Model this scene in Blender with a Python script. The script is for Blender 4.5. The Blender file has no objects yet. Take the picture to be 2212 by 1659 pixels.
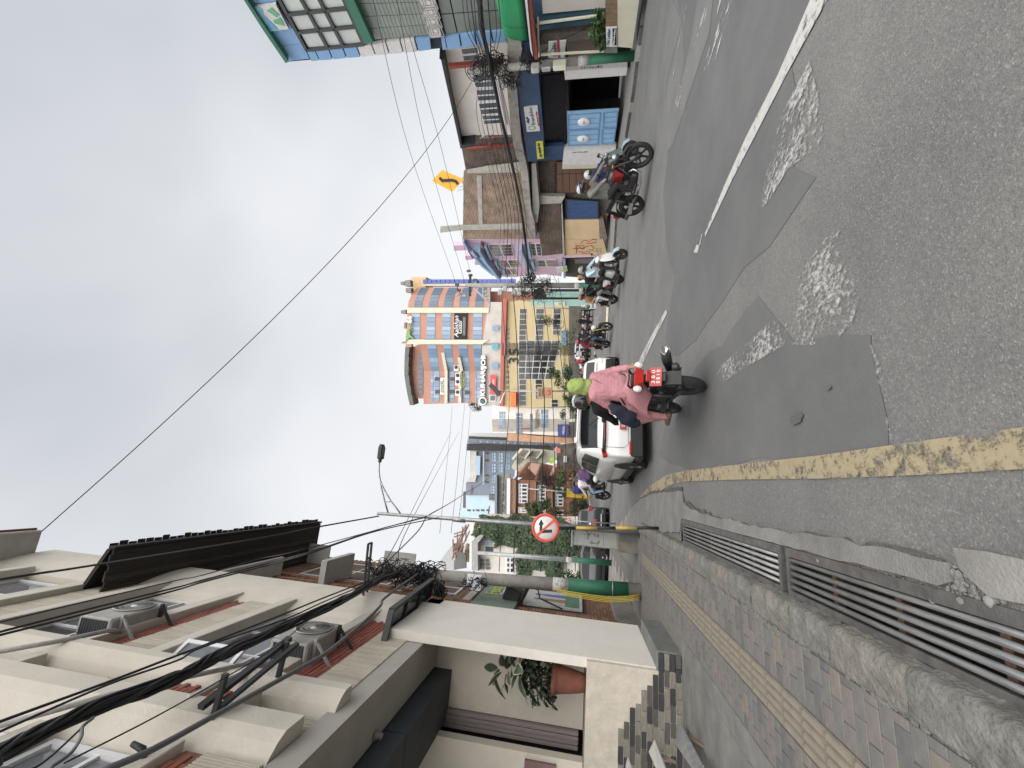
import bpy, bmesh, math, random
import numpy as np
from mathutils import Vector, Matrix, noise as mnoise

random.seed(7)
R_ = math.radians
scn = bpy.context.scene
COL = scn.collection

# ------------------------------------------------------------------ camera
FPX, CAMH = 900.0, 1.45
_w = np.array([210.0, 5350.0, -FPX]); _w /= np.linalg.norm(_w)
_y = np.array([600 - 829.5, -(1248 - 1106.0), -FPX]); _y -= _w * (_y @ _w); _y /= np.linalg.norm(_y)
_x = np.cross(_y, _w)
RW = np.array([_x, _y, _w])                  # upright camera axes -> world
CAMP = np.array([0.0, 0.0, CAMH])
cam_d = bpy.data.cameras.new("camera")
cam_d.sensor_fit = 'HORIZONTAL'; cam_d.sensor_width = 36.0
cam_d.lens = 36.0 * FPX / 2212.0
cam_d.clip_start = 0.05; cam_d.clip_end = 6000
cam = bpy.data.objects.new("camera", cam_d); COL.objects.link(cam)
rx, up, bk = Vector(RW[:, 0]), Vector(RW[:, 1]), Vector(RW[:, 2])
m = Matrix.Identity(4)
for i in range(3):
    m[i][0] = -up[i]; m[i][1] = rx[i]; m[i][2] = bk[i]; m[i][3] = CAMP[i]
cam.matrix_world = m                          # phone held sideways: the picture's left is up
scn.camera = cam

# ------------------------------------------------------------------ world and sun
SUN_EL, SUN_AZ = R_(48), R_(182)              # behind the camera, spread wide by thick cloud
world = bpy.data.worlds.new("World"); scn.world = world; world.use_nodes = True
nt = world.node_tree; nt.nodes.clear()
N = nt.nodes.new; Lk = nt.links.new
wo = N('ShaderNodeOutputWorld'); mixs = N('ShaderNodeMixShader')
sky = N('ShaderNodeTexSky'); sky.sky_type = 'NISHITA'; sky.sun_disc = False
sky.sun_elevation = SUN_EL; sky.sun_rotation = SUN_AZ
b1 = N('ShaderNodeBackground'); b1.inputs['Strength'].default_value = 0.09
Lk(sky.outputs[0], b1.inputs['Color'])
tc = N('ShaderNodeTexCoord')
mp = N('ShaderNodeMapping'); mp.inputs['Scale'].default_value = (1.0, 1.0, 1.3)
Lk(tc.outputs['Generated'], mp.inputs['Vector'])
nz = N('ShaderNodeTexNoise'); nz.inputs['Scale'].default_value = 1.05; nz.inputs['Detail'].default_value = 4
nz.inputs['Roughness'].default_value = 0.45; nz.inputs['Distortion'].default_value = 0.2
Lk(mp.outputs[0], nz.inputs['Vector'])
rp = N('ShaderNodeValToRGB')
rp.color_ramp.elements[0].position = 0.37; rp.color_ramp.elements[0].color = (0.555, 0.585, 0.63, 1)
rp.color_ramp.elements[1].position = 0.66; rp.color_ramp.elements[1].color = (0.92, 0.93, 0.95, 1)
Lk(nz.outputs['Fac'], rp.inputs['Fac'])
sxyz = N('ShaderNodeSeparateXYZ'); Lk(tc.outputs['Generated'], sxyz.inputs[0])
hz = N('ShaderNodeMapRange'); hz.inputs[1].default_value = 0.0; hz.inputs[2].default_value = 0.5; hz.inputs[3].default_value = 0.95; hz.inputs[4].default_value = 0.0
Lk(sxyz.outputs['Z'], hz.inputs[0])                 # cloud layer whitens towards the horizon
hm = N('ShaderNodeMix'); hm.data_type = 'RGBA'; hm.inputs[7].default_value = (0.97, 0.975, 0.985, 1)
Lk(hz.outputs[0], hm.inputs[0]); Lk(rp.outputs['Color'], hm.inputs[6])
b2 = N('ShaderNodeBackground'); b2.inputs['Strength'].default_value = 0.72
Lk(hm.outputs[2], b2.inputs['Color'])
mixs.inputs[0].default_value = 0.93
Lk(b1.outputs[0], mixs.inputs[1]); Lk(b2.outputs[0], mixs.inputs[2]); Lk(mixs.outputs[0], wo.inputs[0])
sun_d = bpy.data.lights.new("sun", 'SUN'); sun_d.energy = 4.5; sun_d.angle = R_(120); sun_d.color = (1.0, 0.965, 0.91)
sun = bpy.data.objects.new("sun", sun_d); COL.objects.link(sun)
sd = Vector((math.sin(SUN_AZ) * math.cos(SUN_EL), math.cos(SUN_AZ) * math.cos(SUN_EL), math.sin(SUN_EL)))
sun.rotation_euler = sd.to_track_quat('Z', 'Y').to_euler()
scn.view_settings.view_transform = 'Standard'; scn.view_settings.look = 'None'
scn.view_settings.gamma = 1.0; scn.view_settings.use_curve_mapping = False
scn.view_settings.exposure = 0.55
scn.cycles.max_bounces = 6

# ------------------------------------------------------------------ measuring helpers (pixel of the 2212 px wide photo -> place in the street)
def ray(px, py):
    return RW @ np.array([(1659 - py) - 829.5, -(px - 1106.0), -FPX])
def G(px, py, z=-0.1):
    d = ray(px, py); t = (z - CAMH) / d[2]; return Vector(CAMP + d * t)
def PY(px, py, Y):
    d = ray(px, py); return Vector(CAMP + d * (Y / d[1]))
def PX(px, py, X):
    d = ray(px, py); return Vector(CAMP + d * (X / d[0]))
def zg(Y):
    return -0.1 + 0.033 * min(max(Y - 22.0, 0.0), 40.0)
def ZM(reg, w):
    s = w / (reg[2] - reg[0])
    return lambda x, y: ((reg[0] + x / s) / 1.8228, (reg[1] + y / s) / 1.8228)

# ------------------------------------------------------------------ materials
MATS = {}
def mat(name, col, rough=0.8, metal=0.0, var=0.14, scale=4.0, bump=0.0, bscale=80.0, dirt=0.0, spec=0.4, dcol=None, coat=0.0, stretch=None):
    if name in MATS: return MATS[name]
    M = bpy.data.materials.new(name); M.use_nodes = True
    t = M.node_tree; b = t.nodes['Principled BSDF']; n = t.nodes.new; l = t.links.new
    b.inputs['Roughness'].default_value = rough; b.inputs['Metallic'].default_value = metal
    b.inputs['Specular IOR Level'].default_value = spec
    if coat: b.inputs['Coat Weight'].default_value = coat; b.inputs['Coat Roughness'].default_value = 0.08
    tc = n('ShaderNodeTexCoord'); vec = tc.outputs['Object']
    if stretch:
        mp = n('ShaderNodeMapping'); mp.inputs['Scale'].default_value = stretch
        l(vec, mp.inputs['Vector']); vec = mp.outputs[0]
    nz = n('ShaderNodeTexNoise'); nz.inputs['Scale'].default_value = scale; nz.inputs['Detail'].default_value = 6
    nz.inputs['Roughness'].default_value = 0.65
    l(vec, nz.inputs['Vector'])
    rp = n('ShaderNodeValToRGB'); c = col
    rp.color_ramp.elements[0].position = 0.3; rp.color_ramp.elements[1].position = 0.72
    rp.color_ramp.elements[0].color = (c[0] * (1 - var), c[1] * (1 - var), c[2] * (1 - var), 1)
    rp.color_ramp.elements[1].color = (min(1, c[0] * (1 + var)), min(1, c[1] * (1 + var)), min(1, c[2] * (1 + var)), 1)
    l(nz.outputs['Fac'], rp.inputs['Fac']); out = rp.outputs['Color']
    if dirt:
        n2 = n('ShaderNodeTexNoise'); n2.inputs['Scale'].default_value = scale * 0.37; n2.inputs['Detail'].default_value = 8
        n2.inputs['Roughness'].default_value = 0.7; n2.inputs['Distortion'].default_value = 0.8
        l(vec, n2.inputs['Vector'])
        r2 = n('ShaderNodeValToRGB'); r2.color_ramp.elements[0].position = 0.5; r2.color_ramp.elements[1].position = 0.72
        r2.color_ramp.elements[0].color = (0, 0, 0, 1); r2.color_ramp.elements[1].color = (dirt, dirt, dirt, 1)
        l(n2.outputs['Fac'], r2.inputs['Fac'])
        mx = n('ShaderNodeMix'); mx.data_type = 'RGBA'
        l(r2.outputs['Color'], mx.inputs['Factor']); l(out, mx.inputs[6])
        dc = dcol or (0.1, 0.09, 0.075); mx.inputs[7].default_value = (*dc, 1); out = mx.outputs[2]
    l(out, b.inputs['Base Color'])
    if bump:
        n3 = n('ShaderNodeTexNoise'); n3.inputs['Scale'].default_value = bscale; n3.inputs['Detail'].default_value = 4
        l(vec, n3.inputs['Vector'])
        bp = n('ShaderNodeBump'); bp.inputs['Strength'].default_value = bump; bp.inputs['Distance'].default_value = 0.02
        l(n3.outputs['Fac'], bp.inputs['Height']); l(bp.outputs[0], b.inputs['Normal'])
    MATS[name] = M
    return M
def asphalt(name, col, coarse=1.0, speck=0.35):
    M = bpy.data.materials.new(name); M.use_nodes = True
    t = M.node_tree; b = t.nodes['Principled BSDF']; n = t.nodes.new; l = t.links.new
    b.inputs['Roughness'].default_value = 0.85; b.inputs['Specular IOR Level'].default_value = 0.3
    tc = n('ShaderNodeTexCoord'); v = tc.outputs['Object']
    vo = n('ShaderNodeTexVoronoi'); vo.inputs['Scale'].default_value = 120 / coarse; l(v, vo.inputs['Vector'])
    nz = n('ShaderNodeTexNoise'); nz.inputs['Scale'].default_value = 0.7; nz.inputs['Detail'].default_value = 9; nz.inputs['Roughness'].default_value = 0.72; l(v, nz.inputs['Vector'])
    fine = n('ShaderNodeTexNoise'); fine.inputs['Scale'].default_value = 75 / coarse; fine.inputs['Detail'].default_value = 5; fine.inputs['Roughness'].default_value = 0.8; l(v, fine.inputs['Vector'])
    r1 = n('ShaderNodeValToRGB'); r1.color_ramp.elements[0].position = 0.25; r1.color_ramp.elements[1].position = 0.8
    r1.color_ramp.elements[0].color = (col[0] * .76, col[1] * .76, col[2] * .77, 1); r1.color_ramp.elements[1].color = (col[0] * 1.24, col[1] * 1.24, col[2] * 1.22, 1)
    l(nz.outputs['Fac'], r1.inputs['Fac'])
    r2 = n('ShaderNodeValToRGB'); r2.color_ramp.elements[0].position = 0.32; r2.color_ramp.elements[1].position = 0.72
    lo, hi = 1 - speck * 1.5, 1 + speck * 1.5
    r2.color_ramp.elements[0].color = (lo, lo, lo, 1); r2.color_ramp.elements[1].color = (hi, hi, hi * .98, 1)
    l(fine.outputs['Fac'], r2.inputs['Fac'])
    mx = n('ShaderNodeMix'); mx.data_type = 'RGBA'; mx.blend_type = 'MULTIPLY'; mx.inputs[0].default_value = 1
    l(r1.outputs['Color'], mx.inputs[6]); l(r2.outputs['Color'], mx.inputs[7])
    # pale exposed stones
    r3 = n('ShaderNodeValToRGB'); r3.color_ramp.elements[0].position = 0.93; r3.color_ramp.elements[1].position = 0.95
    sep = n('ShaderNodeSeparateColor'); l(vo.outputs['Color'], sep.inputs[0]); l(sep.outputs[0], r3.inputs['Fac'])
    mul = n('ShaderNodeMath'); mul.operation = 'MULTIPLY'; mul.inputs[1].default_value = speck * 0.9; l(r3.outputs['Color'], mul.inputs[0])
    m2 = n('ShaderNodeMix'); m2.data_type = 'RGBA'; l(mul.outputs[0], m2.inputs[0]); l(mx.outputs[2], m2.inputs[6]); m2.inputs[7].default_value = (.42, .41, .39, 1)
    l(m2.outputs[2], b.inputs['Base Color'])
    add = n('ShaderNodeMath'); add.operation = 'ADD'; l(fine.outputs['Fac'], add.inputs[0]); l(vo.outputs['Distance'], add.inputs[1])
    bp = n('ShaderNodeBump'); bp.inputs['Strength'].default_value = 0.55 * min(1, speck * 2.4); bp.inputs['Distance'].default_value = 0.012
    l(add.outputs[0], bp.inputs['Height']); l(bp.outputs[0], b.inputs['Normal'])
    MATS[name] = M; return M
def paint_worn(name, col, cover=0.5, scale=14.0, stretch=(1, 1, 1), soft=0.03):
    """thick road paint scuffed off in patches: where it is gone the surface below shows"""
    M = bpy.data.materials.new(name); M.use_nodes = True
    t = M.node_tree; b = t.nodes['Principled BSDF']; n = t.nodes.new; l = t.links.new
    b.inputs['Roughness'].default_value = 0.75
    tc = n('ShaderNodeTexCoord'); mp = n('ShaderNodeMapping'); mp.inputs['Scale'].default_value = stretch; l(tc.outputs['Object'], mp.inputs['Vector'])
    a = n('ShaderNodeTexNoise'); a.inputs['Scale'].default_value = scale; a.inputs['Detail'].default_value = 10; a.inputs['Roughness'].default_value = 0.78; l(mp.outputs[0], a.inputs['Vector'])
    c2 = n('ShaderNodeTexNoise'); c2.inputs['Scale'].default_value = scale * .12; c2.inputs['Detail'].default_value = 3; l(mp.outputs[0], c2.inputs['Vector'])
    s = n('ShaderNodeMath'); s.operation = 'MULTIPLY_ADD'; s.inputs[1].default_value = 0.55; l(c2.outputs['Fac'], s.inputs[0]); l(a.outputs['Fac'], s.inputs[2])
    r = n('ShaderNodeValToRGB'); th = 0.78 + (0.5 - cover) * 0.5
    r.color_ramp.elements[0].position = max(0, th - 0.02); r.color_ramp.elements[1].position = min(1, th + soft)
    l(s.outputs[0], r.inputs['Fac'])
    cr = n('ShaderNodeValToRGB'); cr.color_ramp.elements[0].position = .3; cr.color_ramp.elements[1].position = .75
    cr.color_ramp.elements[0].color = (col[0] * .72, col[1] * .72, col[2] * .72, 1); cr.color_ramp.elements[1].color = (col[0] * 1.08, col[1] * 1.08, col[2] * 1.08, 1)
    l(a.outputs['Fac'], cr.inputs['Fac']); l(cr.outputs['Color'], b.inputs['Base Color'])
    tr = n('ShaderNodeBsdfTransparent'); mx = n('ShaderNodeMixShader')
    l(r.outputs['Color'], mx.inputs[0]); l(tr.outputs[0], mx.inputs[1]); l(b.outputs[0], mx.inputs[2]); l(mx.outputs[0], t.nodes['Material Output'].inputs[0])
    MATS[name] = M; return M
def glass(name, col, rough=0.06, spec=0.7, var=0.3, scale=0.9):
    return mat(name, col, rough=rough, spec=spec, var=var, scale=scale)

# ------------------------------------------------------------------ mesh builder
class MB:
    def __init__(s): s.v = []; s.f = []; s.m = []; s.sm = []; s.cur = 0
    def add(s, vs, fs, smooth=False):
        o = len(s.v); s.v += [tuple(p) for p in vs]
        for f in fs: s.f.append([i + o for i in f]); s.m.append(s.cur); s.sm.append(smooth)
        return s
    def quad(s, *p): return s.add(p, [list(range(len(p)))])
    def box(s, x0, x1, y0, y1, z0, z1, skip=''):
        if x0 > x1: x0, x1 = x1, x0
        if y0 > y1: y0, y1 = y1, y0
        if z0 > z1: z0, z1 = z1, z0
        v = [(x0, y0, z0), (x1, y0, z0), (x1, y1, z0), (x0, y1, z0), (x0, y0, z1), (x1, y0, z1), (x1, y1, z1), (x0, y1, z1)]
        return s.add(v, [[0, 3, 2, 1], [4, 5, 6, 7], [0, 1, 5, 4], [1, 2, 6, 5], [2, 3, 7, 6], [3, 0, 4, 7]])
    def bbox(s, x0, x1, y0, y1, z0, z1, b=0.01):
        """box with chamfered edges (24 verts)"""
        if x0 > x1: x0, x1 = x1, x0
        if y0 > y1: y0, y1 = y1, y0
        if z0 > z1: z0, z1 = z1, z0
        b = min(b, (x1 - x0) * .45, (y1 - y0) * .45, (z1 - z0) * .45)
        def ring(z, ix):
            return [(x0 + ix + (b if ix == 0 else 0), y0 + ix, z)]
        rs = []
        for z, i in ((z0, b), (z0 + b, 0), (z1 - b, 0), (z1, b)):
            a0, a1, c0, c1 = x0 + i, x1 - i, y0 + i, y1 - i; k = b * .7
            rs.append([(a0 + k, c0, z), (a1 - k, c0, z), (a1, c0 + k, z), (a1, c1 - k, z), (a1 - k, c1, z), (a0 + k, c1, z), (a0, c1 - k, z), (a0, c0 + k, z)])
        return s.loft(rs, closed=True, caps=True)
    def loft(s, rings, closed=True, caps=False, smooth=False):
        n = len(rings[0]); vs = [p for r in rings for p in r]; fs = []
        for i in range(len(rings) - 1):
            for j in range(n if closed else n - 1):
                a = i * n + j; b = i * n + (j + 1) % n
                fs.append([a, b, b + n, a + n])
        if caps:
            fs.append(list(range(n))[::-1]); fs.append([(len(rings) - 1) * n + j for j in range(n)])
        return s.add(vs, fs, smooth)
    def tube(s, pts, r, n=8, caps=True, smooth=True):
        pts = [Vector(p) for p in pts]; k = len(pts)
        rr = r if isinstance(r, (list, tuple)) else [r] * k
        rings = []; prev = None
        for i in range(k):
            d = (pts[min(i + 1, k - 1)] - pts[max(i - 1, 0)])
            if d.length < 1e-9: d = Vector((0, 0, 1))
            d.normalize()
            if prev is None:
                a = Vector((0, 0, 1)) if abs(d.z) < .9 else Vector((1, 0, 0)); u = d.cross(a).normalized()
            else:
                u = (prev - d * prev.dot(d))
                u = u.normalized() if u.length > 1e-6 else d.orthogonal().normalized()
            prev = u; w = d.cross(u)
            rings.append([tuple(pts[i] + (u * math.cos(2 * math.pi * j / n) + w * math.sin(2 * math.pi * j / n)) * rr[i]) for j in range(n)])
        return s.loft(rings, True, caps, smooth)
    def bar(s, a, b, w, h=None, up=(0, 0, 1)):
        h = h or w; a = Vector(a); b = Vector(b); d = (b - a).normalized(); upv = Vector(up)
        if abs(d.dot(upv)) > .98: upv = Vector((1, 0, 0)) if abs(d.x) < .9 else Vector((0, 1, 0))
        x = d.cross(upv).normalized() * w / 2; y = x.cross(d).normalized() * h / 2
        return s.loft([[a - x - y, a + x - y, a + x + y, a - x + y], [b - x - y, b + x - y, b + x + y, b - x + y]], True, True)
    def ell(s, c, r, nu=12, nv=8, M=None, smooth=True):
        vs = []; fs = []
        for i in range(nv + 1):
            th = math.pi * i / nv
            for j in range(nu):
                ph = 2 * math.pi * j / nu
                p = Vector((r[0] * math.sin(th) * math.cos(ph), r[1] * math.sin(th) * math.sin(ph), r[2] * math.cos(th)))
                if M: p = M @ p
                vs.append(tuple(Vector(c) + p))
        for i in range(nv):
            for j in range(nu):
                a = i * nu + j; b = i * nu + (j + 1) % nu
                fs.append([a, a + nu, b + nu, b] if 0 < i < nv - 1 else ([a, a + nu, b + nu] if i == 0 else [a, a + nu, b]))
        return s.add(vs, fs, smooth)
    def lathe(s, prof, c=(0, 0, 0), ax='z', n=20, smooth=True, a0=0, a1=2 * math.pi):
        full = abs(a1 - a0 - 2 * math.pi) < 1e-6; k = n if full else n + 1; rings = []
        for r, h in prof:
            ring = []
            for j in range(k):
                a = a0 + (a1 - a0) * j / n; p = (r * math.cos(a), r * math.sin(a), h)
                if ax == 'y': p = (p[0], p[2], p[1])
                elif ax == 'x': p = (p[2], p[0], p[1])
                ring.append((c[0] + p[0], c[1] + p[1], c[2] + p[2]))
            rings.append(ring)
        return s.loft(rings, full, False, smooth)
    def prism(s, poly, y0, y1, ax='y'):
        """polygon in (a,b) extruded along ax"""
        def P(a, b, t): return {'y': (a, t, b), 'x': (t, a, b), 'z': (a, b, t)}[ax]
        n = len(poly)
        return s.add([P(a, b, y0) for a, b in poly] + [P(a, b, y1) for a, b in poly],
                     [list(range(n))[::-1], list(range(n, 2 * n))] + [[j, (j + 1) % n, n + (j + 1) % n, n + j] for j in range(n)])
    def mesh(s, name, mats):
        me = bpy.data.meshes.new(name); me.from_pydata(s.v, [], s.f)
        if not isinstance(mats, (list, tuple)): mats = [mats]
        for mm in mats: me.materials.append(mm)
        me.polygons.foreach_set('material_index', s.m); me.polygons.foreach_set('use_smooth', s.sm); me.update()
        return me
    def fix(s, me):
        bm = bmesh.new(); bm.from_mesh(me); bmesh.ops.recalc_face_normals(bm, faces=bm.faces); bm.to_mesh(me); bm.free()
    def build(s, name, mats, parent=None, **kw):
        me = s.mesh(name, mats); s.fix(me); return link(name, me, parent, **kw)

def link(name, me, parent=None, loc=None, rot=None, scale=None):
    o = bpy.data.objects.new(name, me); COL.objects.link(o)
    if parent is not None: o.parent = parent
    if loc is not None: o.location = loc
    if rot is not None: o.rotation_euler = rot
    if scale is not None: o.scale = scale if isinstance(scale, (tuple, list)) else (scale,) * 3
    return o
def tag(o, label=None, cat=None, group=None, kind=None):
    if label: o['label'] = label
    if cat: o['category'] = cat
    if group: o['group'] = group
    if kind: o['kind'] = kind
    return o
def thing(name, label, cat, loc=(0, 0, 0), rz=0.0, group=None, scale=1.0):
    o = bpy.data.objects.new(name, None); COL.objects.link(o); o.location = loc; o.rotation_euler = (0, 0, rz)
    o.empty_display_size = .2
    if scale != 1.0: o.scale = (scale,) * 3
    return tag(o, label, cat, group)
def copy_tree(o, parent=None):
    c = o.copy(); COL.objects.link(c)
    if parent is not None: c.parent = parent
    for ch in list(o.children): copy_tree(ch, c)
    return c
_tx = {}
def text(body, mt, parent, loc, w=None, h=None, rot=(R_(90), 0, 0), ext=0.012, shear=0.0, name='lettering', bold=0.0, spacing=1.0):
    """raised letters as one mesh; centred at loc, scaled to width w / height h"""
    cu = bpy.data.curves.new('t', 'FONT'); cu.body = body; cu.align_x = 'LEFT'; cu.shear = shear; cu.offset = bold
    cu.space_character = spacing; cu.resolution_u = 3
    ob = bpy.data.objects.new('t', cu); COL.objects.link(ob)
    dg = bpy.context.evaluated_depsgraph_get(); dg.update()
    me = bpy.data.meshes.new_from_object(ob.evaluated_get(dg)); bpy.data.objects.remove(ob); bpy.data.curves.remove(cu)
    n = len(me.vertices); co = np.zeros(n * 3); me.vertices.foreach_get('co', co); co = co.reshape(-1, 3)
    if n == 0: return None
    mn, mx = co.min(0), co.max(0); sz = np.maximum(mx - mn, 1e-6); co -= (mn + mx) / 2
    sx = (w / sz[0]) if w else h / sz[1]; sy = (h / sz[1]) if h else sx
    co[:, 0] *= sx; co[:, 1] *= sy; co[:, 2] = 0
    me.vertices.foreach_set('co', co.ravel()); me.materials.clear(); me.materials.append(mt); me.update()
    bm = bmesh.new(); bm.from_mesh(me)
    r = bmesh.ops.extrude_face_region(bm, geom=bm.faces[:])
    bmesh.ops.translate(bm, verts=[g for g in r['geom'] if isinstance(g, bmesh.types.BMVert)], vec=(0, 0, ext))
    bmesh.ops.recalc_face_normals(bm, faces=bm.faces); bm.to_mesh(me); bm.free()
    return link(name, me, parent, loc, rot)
class Fac:
    """a facade's own frame: x to the right along it, y into the building, z up"""
    def __init__(s, loc, a):
        s.o = np.array(loc, float); s.a = a; s.X = np.array([math.cos(a), math.sin(a), 0]); s.Y = np.array([-math.sin(a), math.cos(a), 0])
    def at(s, px, py, d=0.0):
        r = ray(px, py); t = ((s.o - CAMP) @ s.Y + d) / (r @ s.Y); p = CAMP + r * t - s.o
        return float(p @ s.X), float(p[2])
    def w(s, x, y, z): return Vector(s.o + s.X * x + s.Y * y + np.array([0, 0, z]))
    def thing(s, name, label, cat, group=None): return thing(name, label, cat, tuple(s.o), s.a, group)
def pieces(name, me_list, spots, parent, rots=None):
    """alike pieces as objects sharing meshes"""
    out = []
    for i, p in enumerate(spots):
        o = bpy.data.objects.new(name, me_list[i % len(me_list)] if not callable(me_list) else me_list(i)); COL.objects.link(o); o.parent = parent; o.location = p
        if rots: o.rotation_euler = rots[i]
        out.append(o)
    return out
def ibox(w, d, h, mats, name='piece', b=0.0):
    """a box mesh centred in x and z, front face at y=0, going back d"""
    m_ = MB()
    (m_.bbox(-w / 2, w / 2, 0, d, -h / 2, h / 2, b) if b else m_.box(-w / 2, w / 2, 0, d, -h / 2, h / 2))
    me = m_.mesh(name, mats); m_.fix(me); return me
def rough(me, amp, sc, seed=0.0):
    for v in me.vertices:
        p = v.co * sc + Vector((seed, seed * 1.7, seed * .3)); v.co += Vector((mnoise.noise(p), mnoise.noise(p + Vector((9, 3, 1))), mnoise.noise(p + Vector((2, 7, 5))))) * amp
    me.update()
# =================================================================== GROUND
def Gs(px, py, dz=0.0):
    """where a pixel's ray meets the road, which climbs gently beyond 22 m"""
    z = -0.1
    for _ in range(12):
        p = G(px, py, z + dz) if ray(px, py)[2] < -1e-4 else None
        if p is None: return None
        z = 0.5 * z + 0.5 * zg(p.y)
    return p
A_MAIN = asphalt('asphalt_coarse', (0.142, 0.142, 0.141), 1.0, 0.23)
A_FINE = asphalt('asphalt_fine', (0.112, 0.113, 0.116), 0.55, 0.09)
A_PALE = asphalt('asphalt_pale', (0.145, 0.145, 0.145), 0.6, 0.14)
CONC = mat('concrete', (0.175, 0.173, 0.165), .9, var=.22, scale=3.5, bump=.5, bscale=60, dirt=.45)
CONC2 = mat('concrete_pale', (0.215, 0.21, 0.2), .9, var=.2, scale=5, bump=.4, bscale=70, dirt=.35)
DIRT = mat('dirt', (0.085, 0.081, 0.074), .95, var=.4, scale=14, bump=.8, bscale=90)
BLACK = mat('black', (0.012, 0.012, 0.013), .7, var=.2)
WHITEP = paint_worn('white_paint_line', (0.44, 0.435, 0.42), 0.80, 13, (1, 1, 1), .12)
WORN = paint_worn('white_paint_worn', (0.40, 0.395, 0.385), 0.50, 24, (1, .7, 1), .16)
FADED = paint_worn('white_paint_faded', (0.42, 0.42, 0.41), 0.33, 7, (1, .25, 1))
YELLOWP = paint_worn('yellow_paint_line', (0.30, 0.25, 0.16), 0.74, 14, (1, 1, 1), .12)

ROADMAT = A_MAIN
def sheet(name, polys, mt, z, kind='structure', parent=None):
    b_ = MB()
    for p in polys: b_.quad(*[(q[0], q[1], zg(q[1]) + z) for q in p])
    me = b_.mesh(name, mt); bm = bmesh.new(); bm.from_mesh(me)
    bmesh.ops.triangulate(bm, faces=bm.faces); bmesh.ops.recalc_face_normals(bm, faces=bm.faces)
    for f in bm.faces:
        if f.normal.z < 0: f.normal_flip()
    bm.to_mesh(me); bm.free()
    o = link(name, me, parent)
    if kind and parent is None: o['kind'] = kind
    return o
ys = [-8, -2, 1, 3.6, 6.9]
b_ = MB()
def strip(x0, x1, yy):
    for a, c in zip(yy[:-1], yy[1:]): b_.quad((x0, a, zg(a)), (x1, a, zg(a)), (x1, c, zg(c)), (x0, c, zg(c)))
strip(-0.29, 150, ys); strip(-120, -0.63, ys)
strip(-120, 150, [6.9, 10, 15, 22, 30, 40, 50, 62, 75, 100, 160])
road = b_.build('road', ROADMAT); road['kind'] = 'structure'
b_ = MB(); b_.quad((-3000, -3000, -.62), (3000, -3000, -.62), (3000, 3000, -.62), (-3000, 3000, -.62))
gmat = mat('ground_far', (0.2, 0.19, 0.17), .95, scale=.05, var=.3)
o = b_.build('ground', gmat); o['kind'] = 'structure'

def gp(f, pts, closed=True): return [Gs(*f(x, y)) for x, y in pts]
D_ = lambda x, y: (x, y)
R8 = ZM((2400, 0, 4032, 1200), 2212)
def jag(poly, amp=.03, step=.25, seed=1):
    rnd = random.Random(seed); out = []
    for a, c in zip(poly, poly[1:] + poly[:1]):
        a = Vector(a); c = Vector(c); k = max(1, int((c - a).length / step))
        for i in range(k):
            p = a.lerp(c, i / k); out.append(Vector((p.x + rnd.uniform(-amp, amp), p.y + rnd.uniform(-amp, amp), 0)))
    if max(q.x for q in out) < 1 and min(q.x for q in out) > -3:
        for q in out: q.x = max(q.x, -.284) if q.y < 6.9 else q.x
    return out
# smoother, darker resurfaced strips
pA = gp(R8, [(345, -60), (1120, -60), (1030, 150), (960, 330), (1000, 520), (1030, 760), (1000, 880), (1125, 935), (1060, 1040), (950, 1185), (870, 1320), (725, 1445), (600, 1626), (505, 1760), (420, 1860), (330, 1900), (300, 1800), (345, 1480), (320, 1400), (295, 1180), (285, 1060), (300, 900), (330, 700), (370, 500), (400, 300), (385, 100)])
sheet('road_patch', [jag(pA, .05, .4, 3)], A_FINE, .004)
pB = gp(D_, [(1640, 640), (1560, 740), (1500, 800), (1440, 900), (1425, 985), (1470, 1012), (1600, 1003), (1780, 983), (1930, 955), (1925, 900), (1893, 760), (1880, 720), (1800, 722), (1720, 730), (1690, 700)])
sheet('road_patch', [jag(pB, .04, .3, 5)], A_FINE, .004)
pC = gp(R8, [(330, -60), (345, 0), (385, 130), (310, 420), (300, 520), (210, 520), (205, 380), (195, 100), (215, -60)])
sheet('road_patch', [jag(pC, .05, .5, 8)], A_PALE, .004)
pD = gp(R8, [(560, -60), (540, 150), (480, 330), (420, 540), (340, 760), (305, 820), (320, 640), (390, 440), (440, 200), (480, -60)])
sheet('road_patch', [jag(pD, .05, .5, 9)], A_PALE, .008)
# lane line and worn arrows
def band(name, L, Rr, mt, z, f=D_):
    a = gp(f, L); c = gp(f, Rr); return sheet(name, [[a[i], a[i + 1], c[i + 1], c[i]] for i in range(len(a) - 1)], mt, z)
band('lane_line', [(1236, -380), (1105, -60), (905, 400), (735, 730), (620, 985), (540, 1180), (514, 1245)], [(1345, -340), (1185, -30), (950, 400), (775, 740), (660, 960), (570, 1150), (516, 1262)], WHITEP, .012, R8)
band('lane_line', [(497, 1245), (480, 1325)], [(500, 1250), (485, 1325)], WHITEP, .012, R8)
band('lane_line', [(1440, 668), (1400, 740), (1378, 785)], [(1443, 676), (1408, 745), (1390, 785)], WHITEP, .012)
band('lane_line', [(1507, 528), (1500, 545)], [(1514, 531), (1508, 546)], WHITEP, .012)
T1 = gp(R8, [(1075, 325), (1120, 480), (1150, 720), (1105, 800), (1030, 850), (960, 900), (840, 1100), (815, 1110), (830, 1000), (880, 760), (920, 620), (1000, 470)])
sheet('road_arrow_marking', [T1], WORN, .012)
T2 = gp(D_, [(1813, 486), (1850, 590), (1862, 640), (1845, 700), (1800, 745), (1700, 745), (1620, 790), (1560, 830), (1530, 850), (1560, 790), (1640, 720), (1705, 655), (1730, 590), (1775, 530)])
sheet('road_arrow_marking', [T2], WORN, .012)
band('road_arrow_marking', [(1880, 730), (1895, 790), (1925, 945)], [(1888, 745), (1907, 790), (1932, 948)], WORN, .012)
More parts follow.
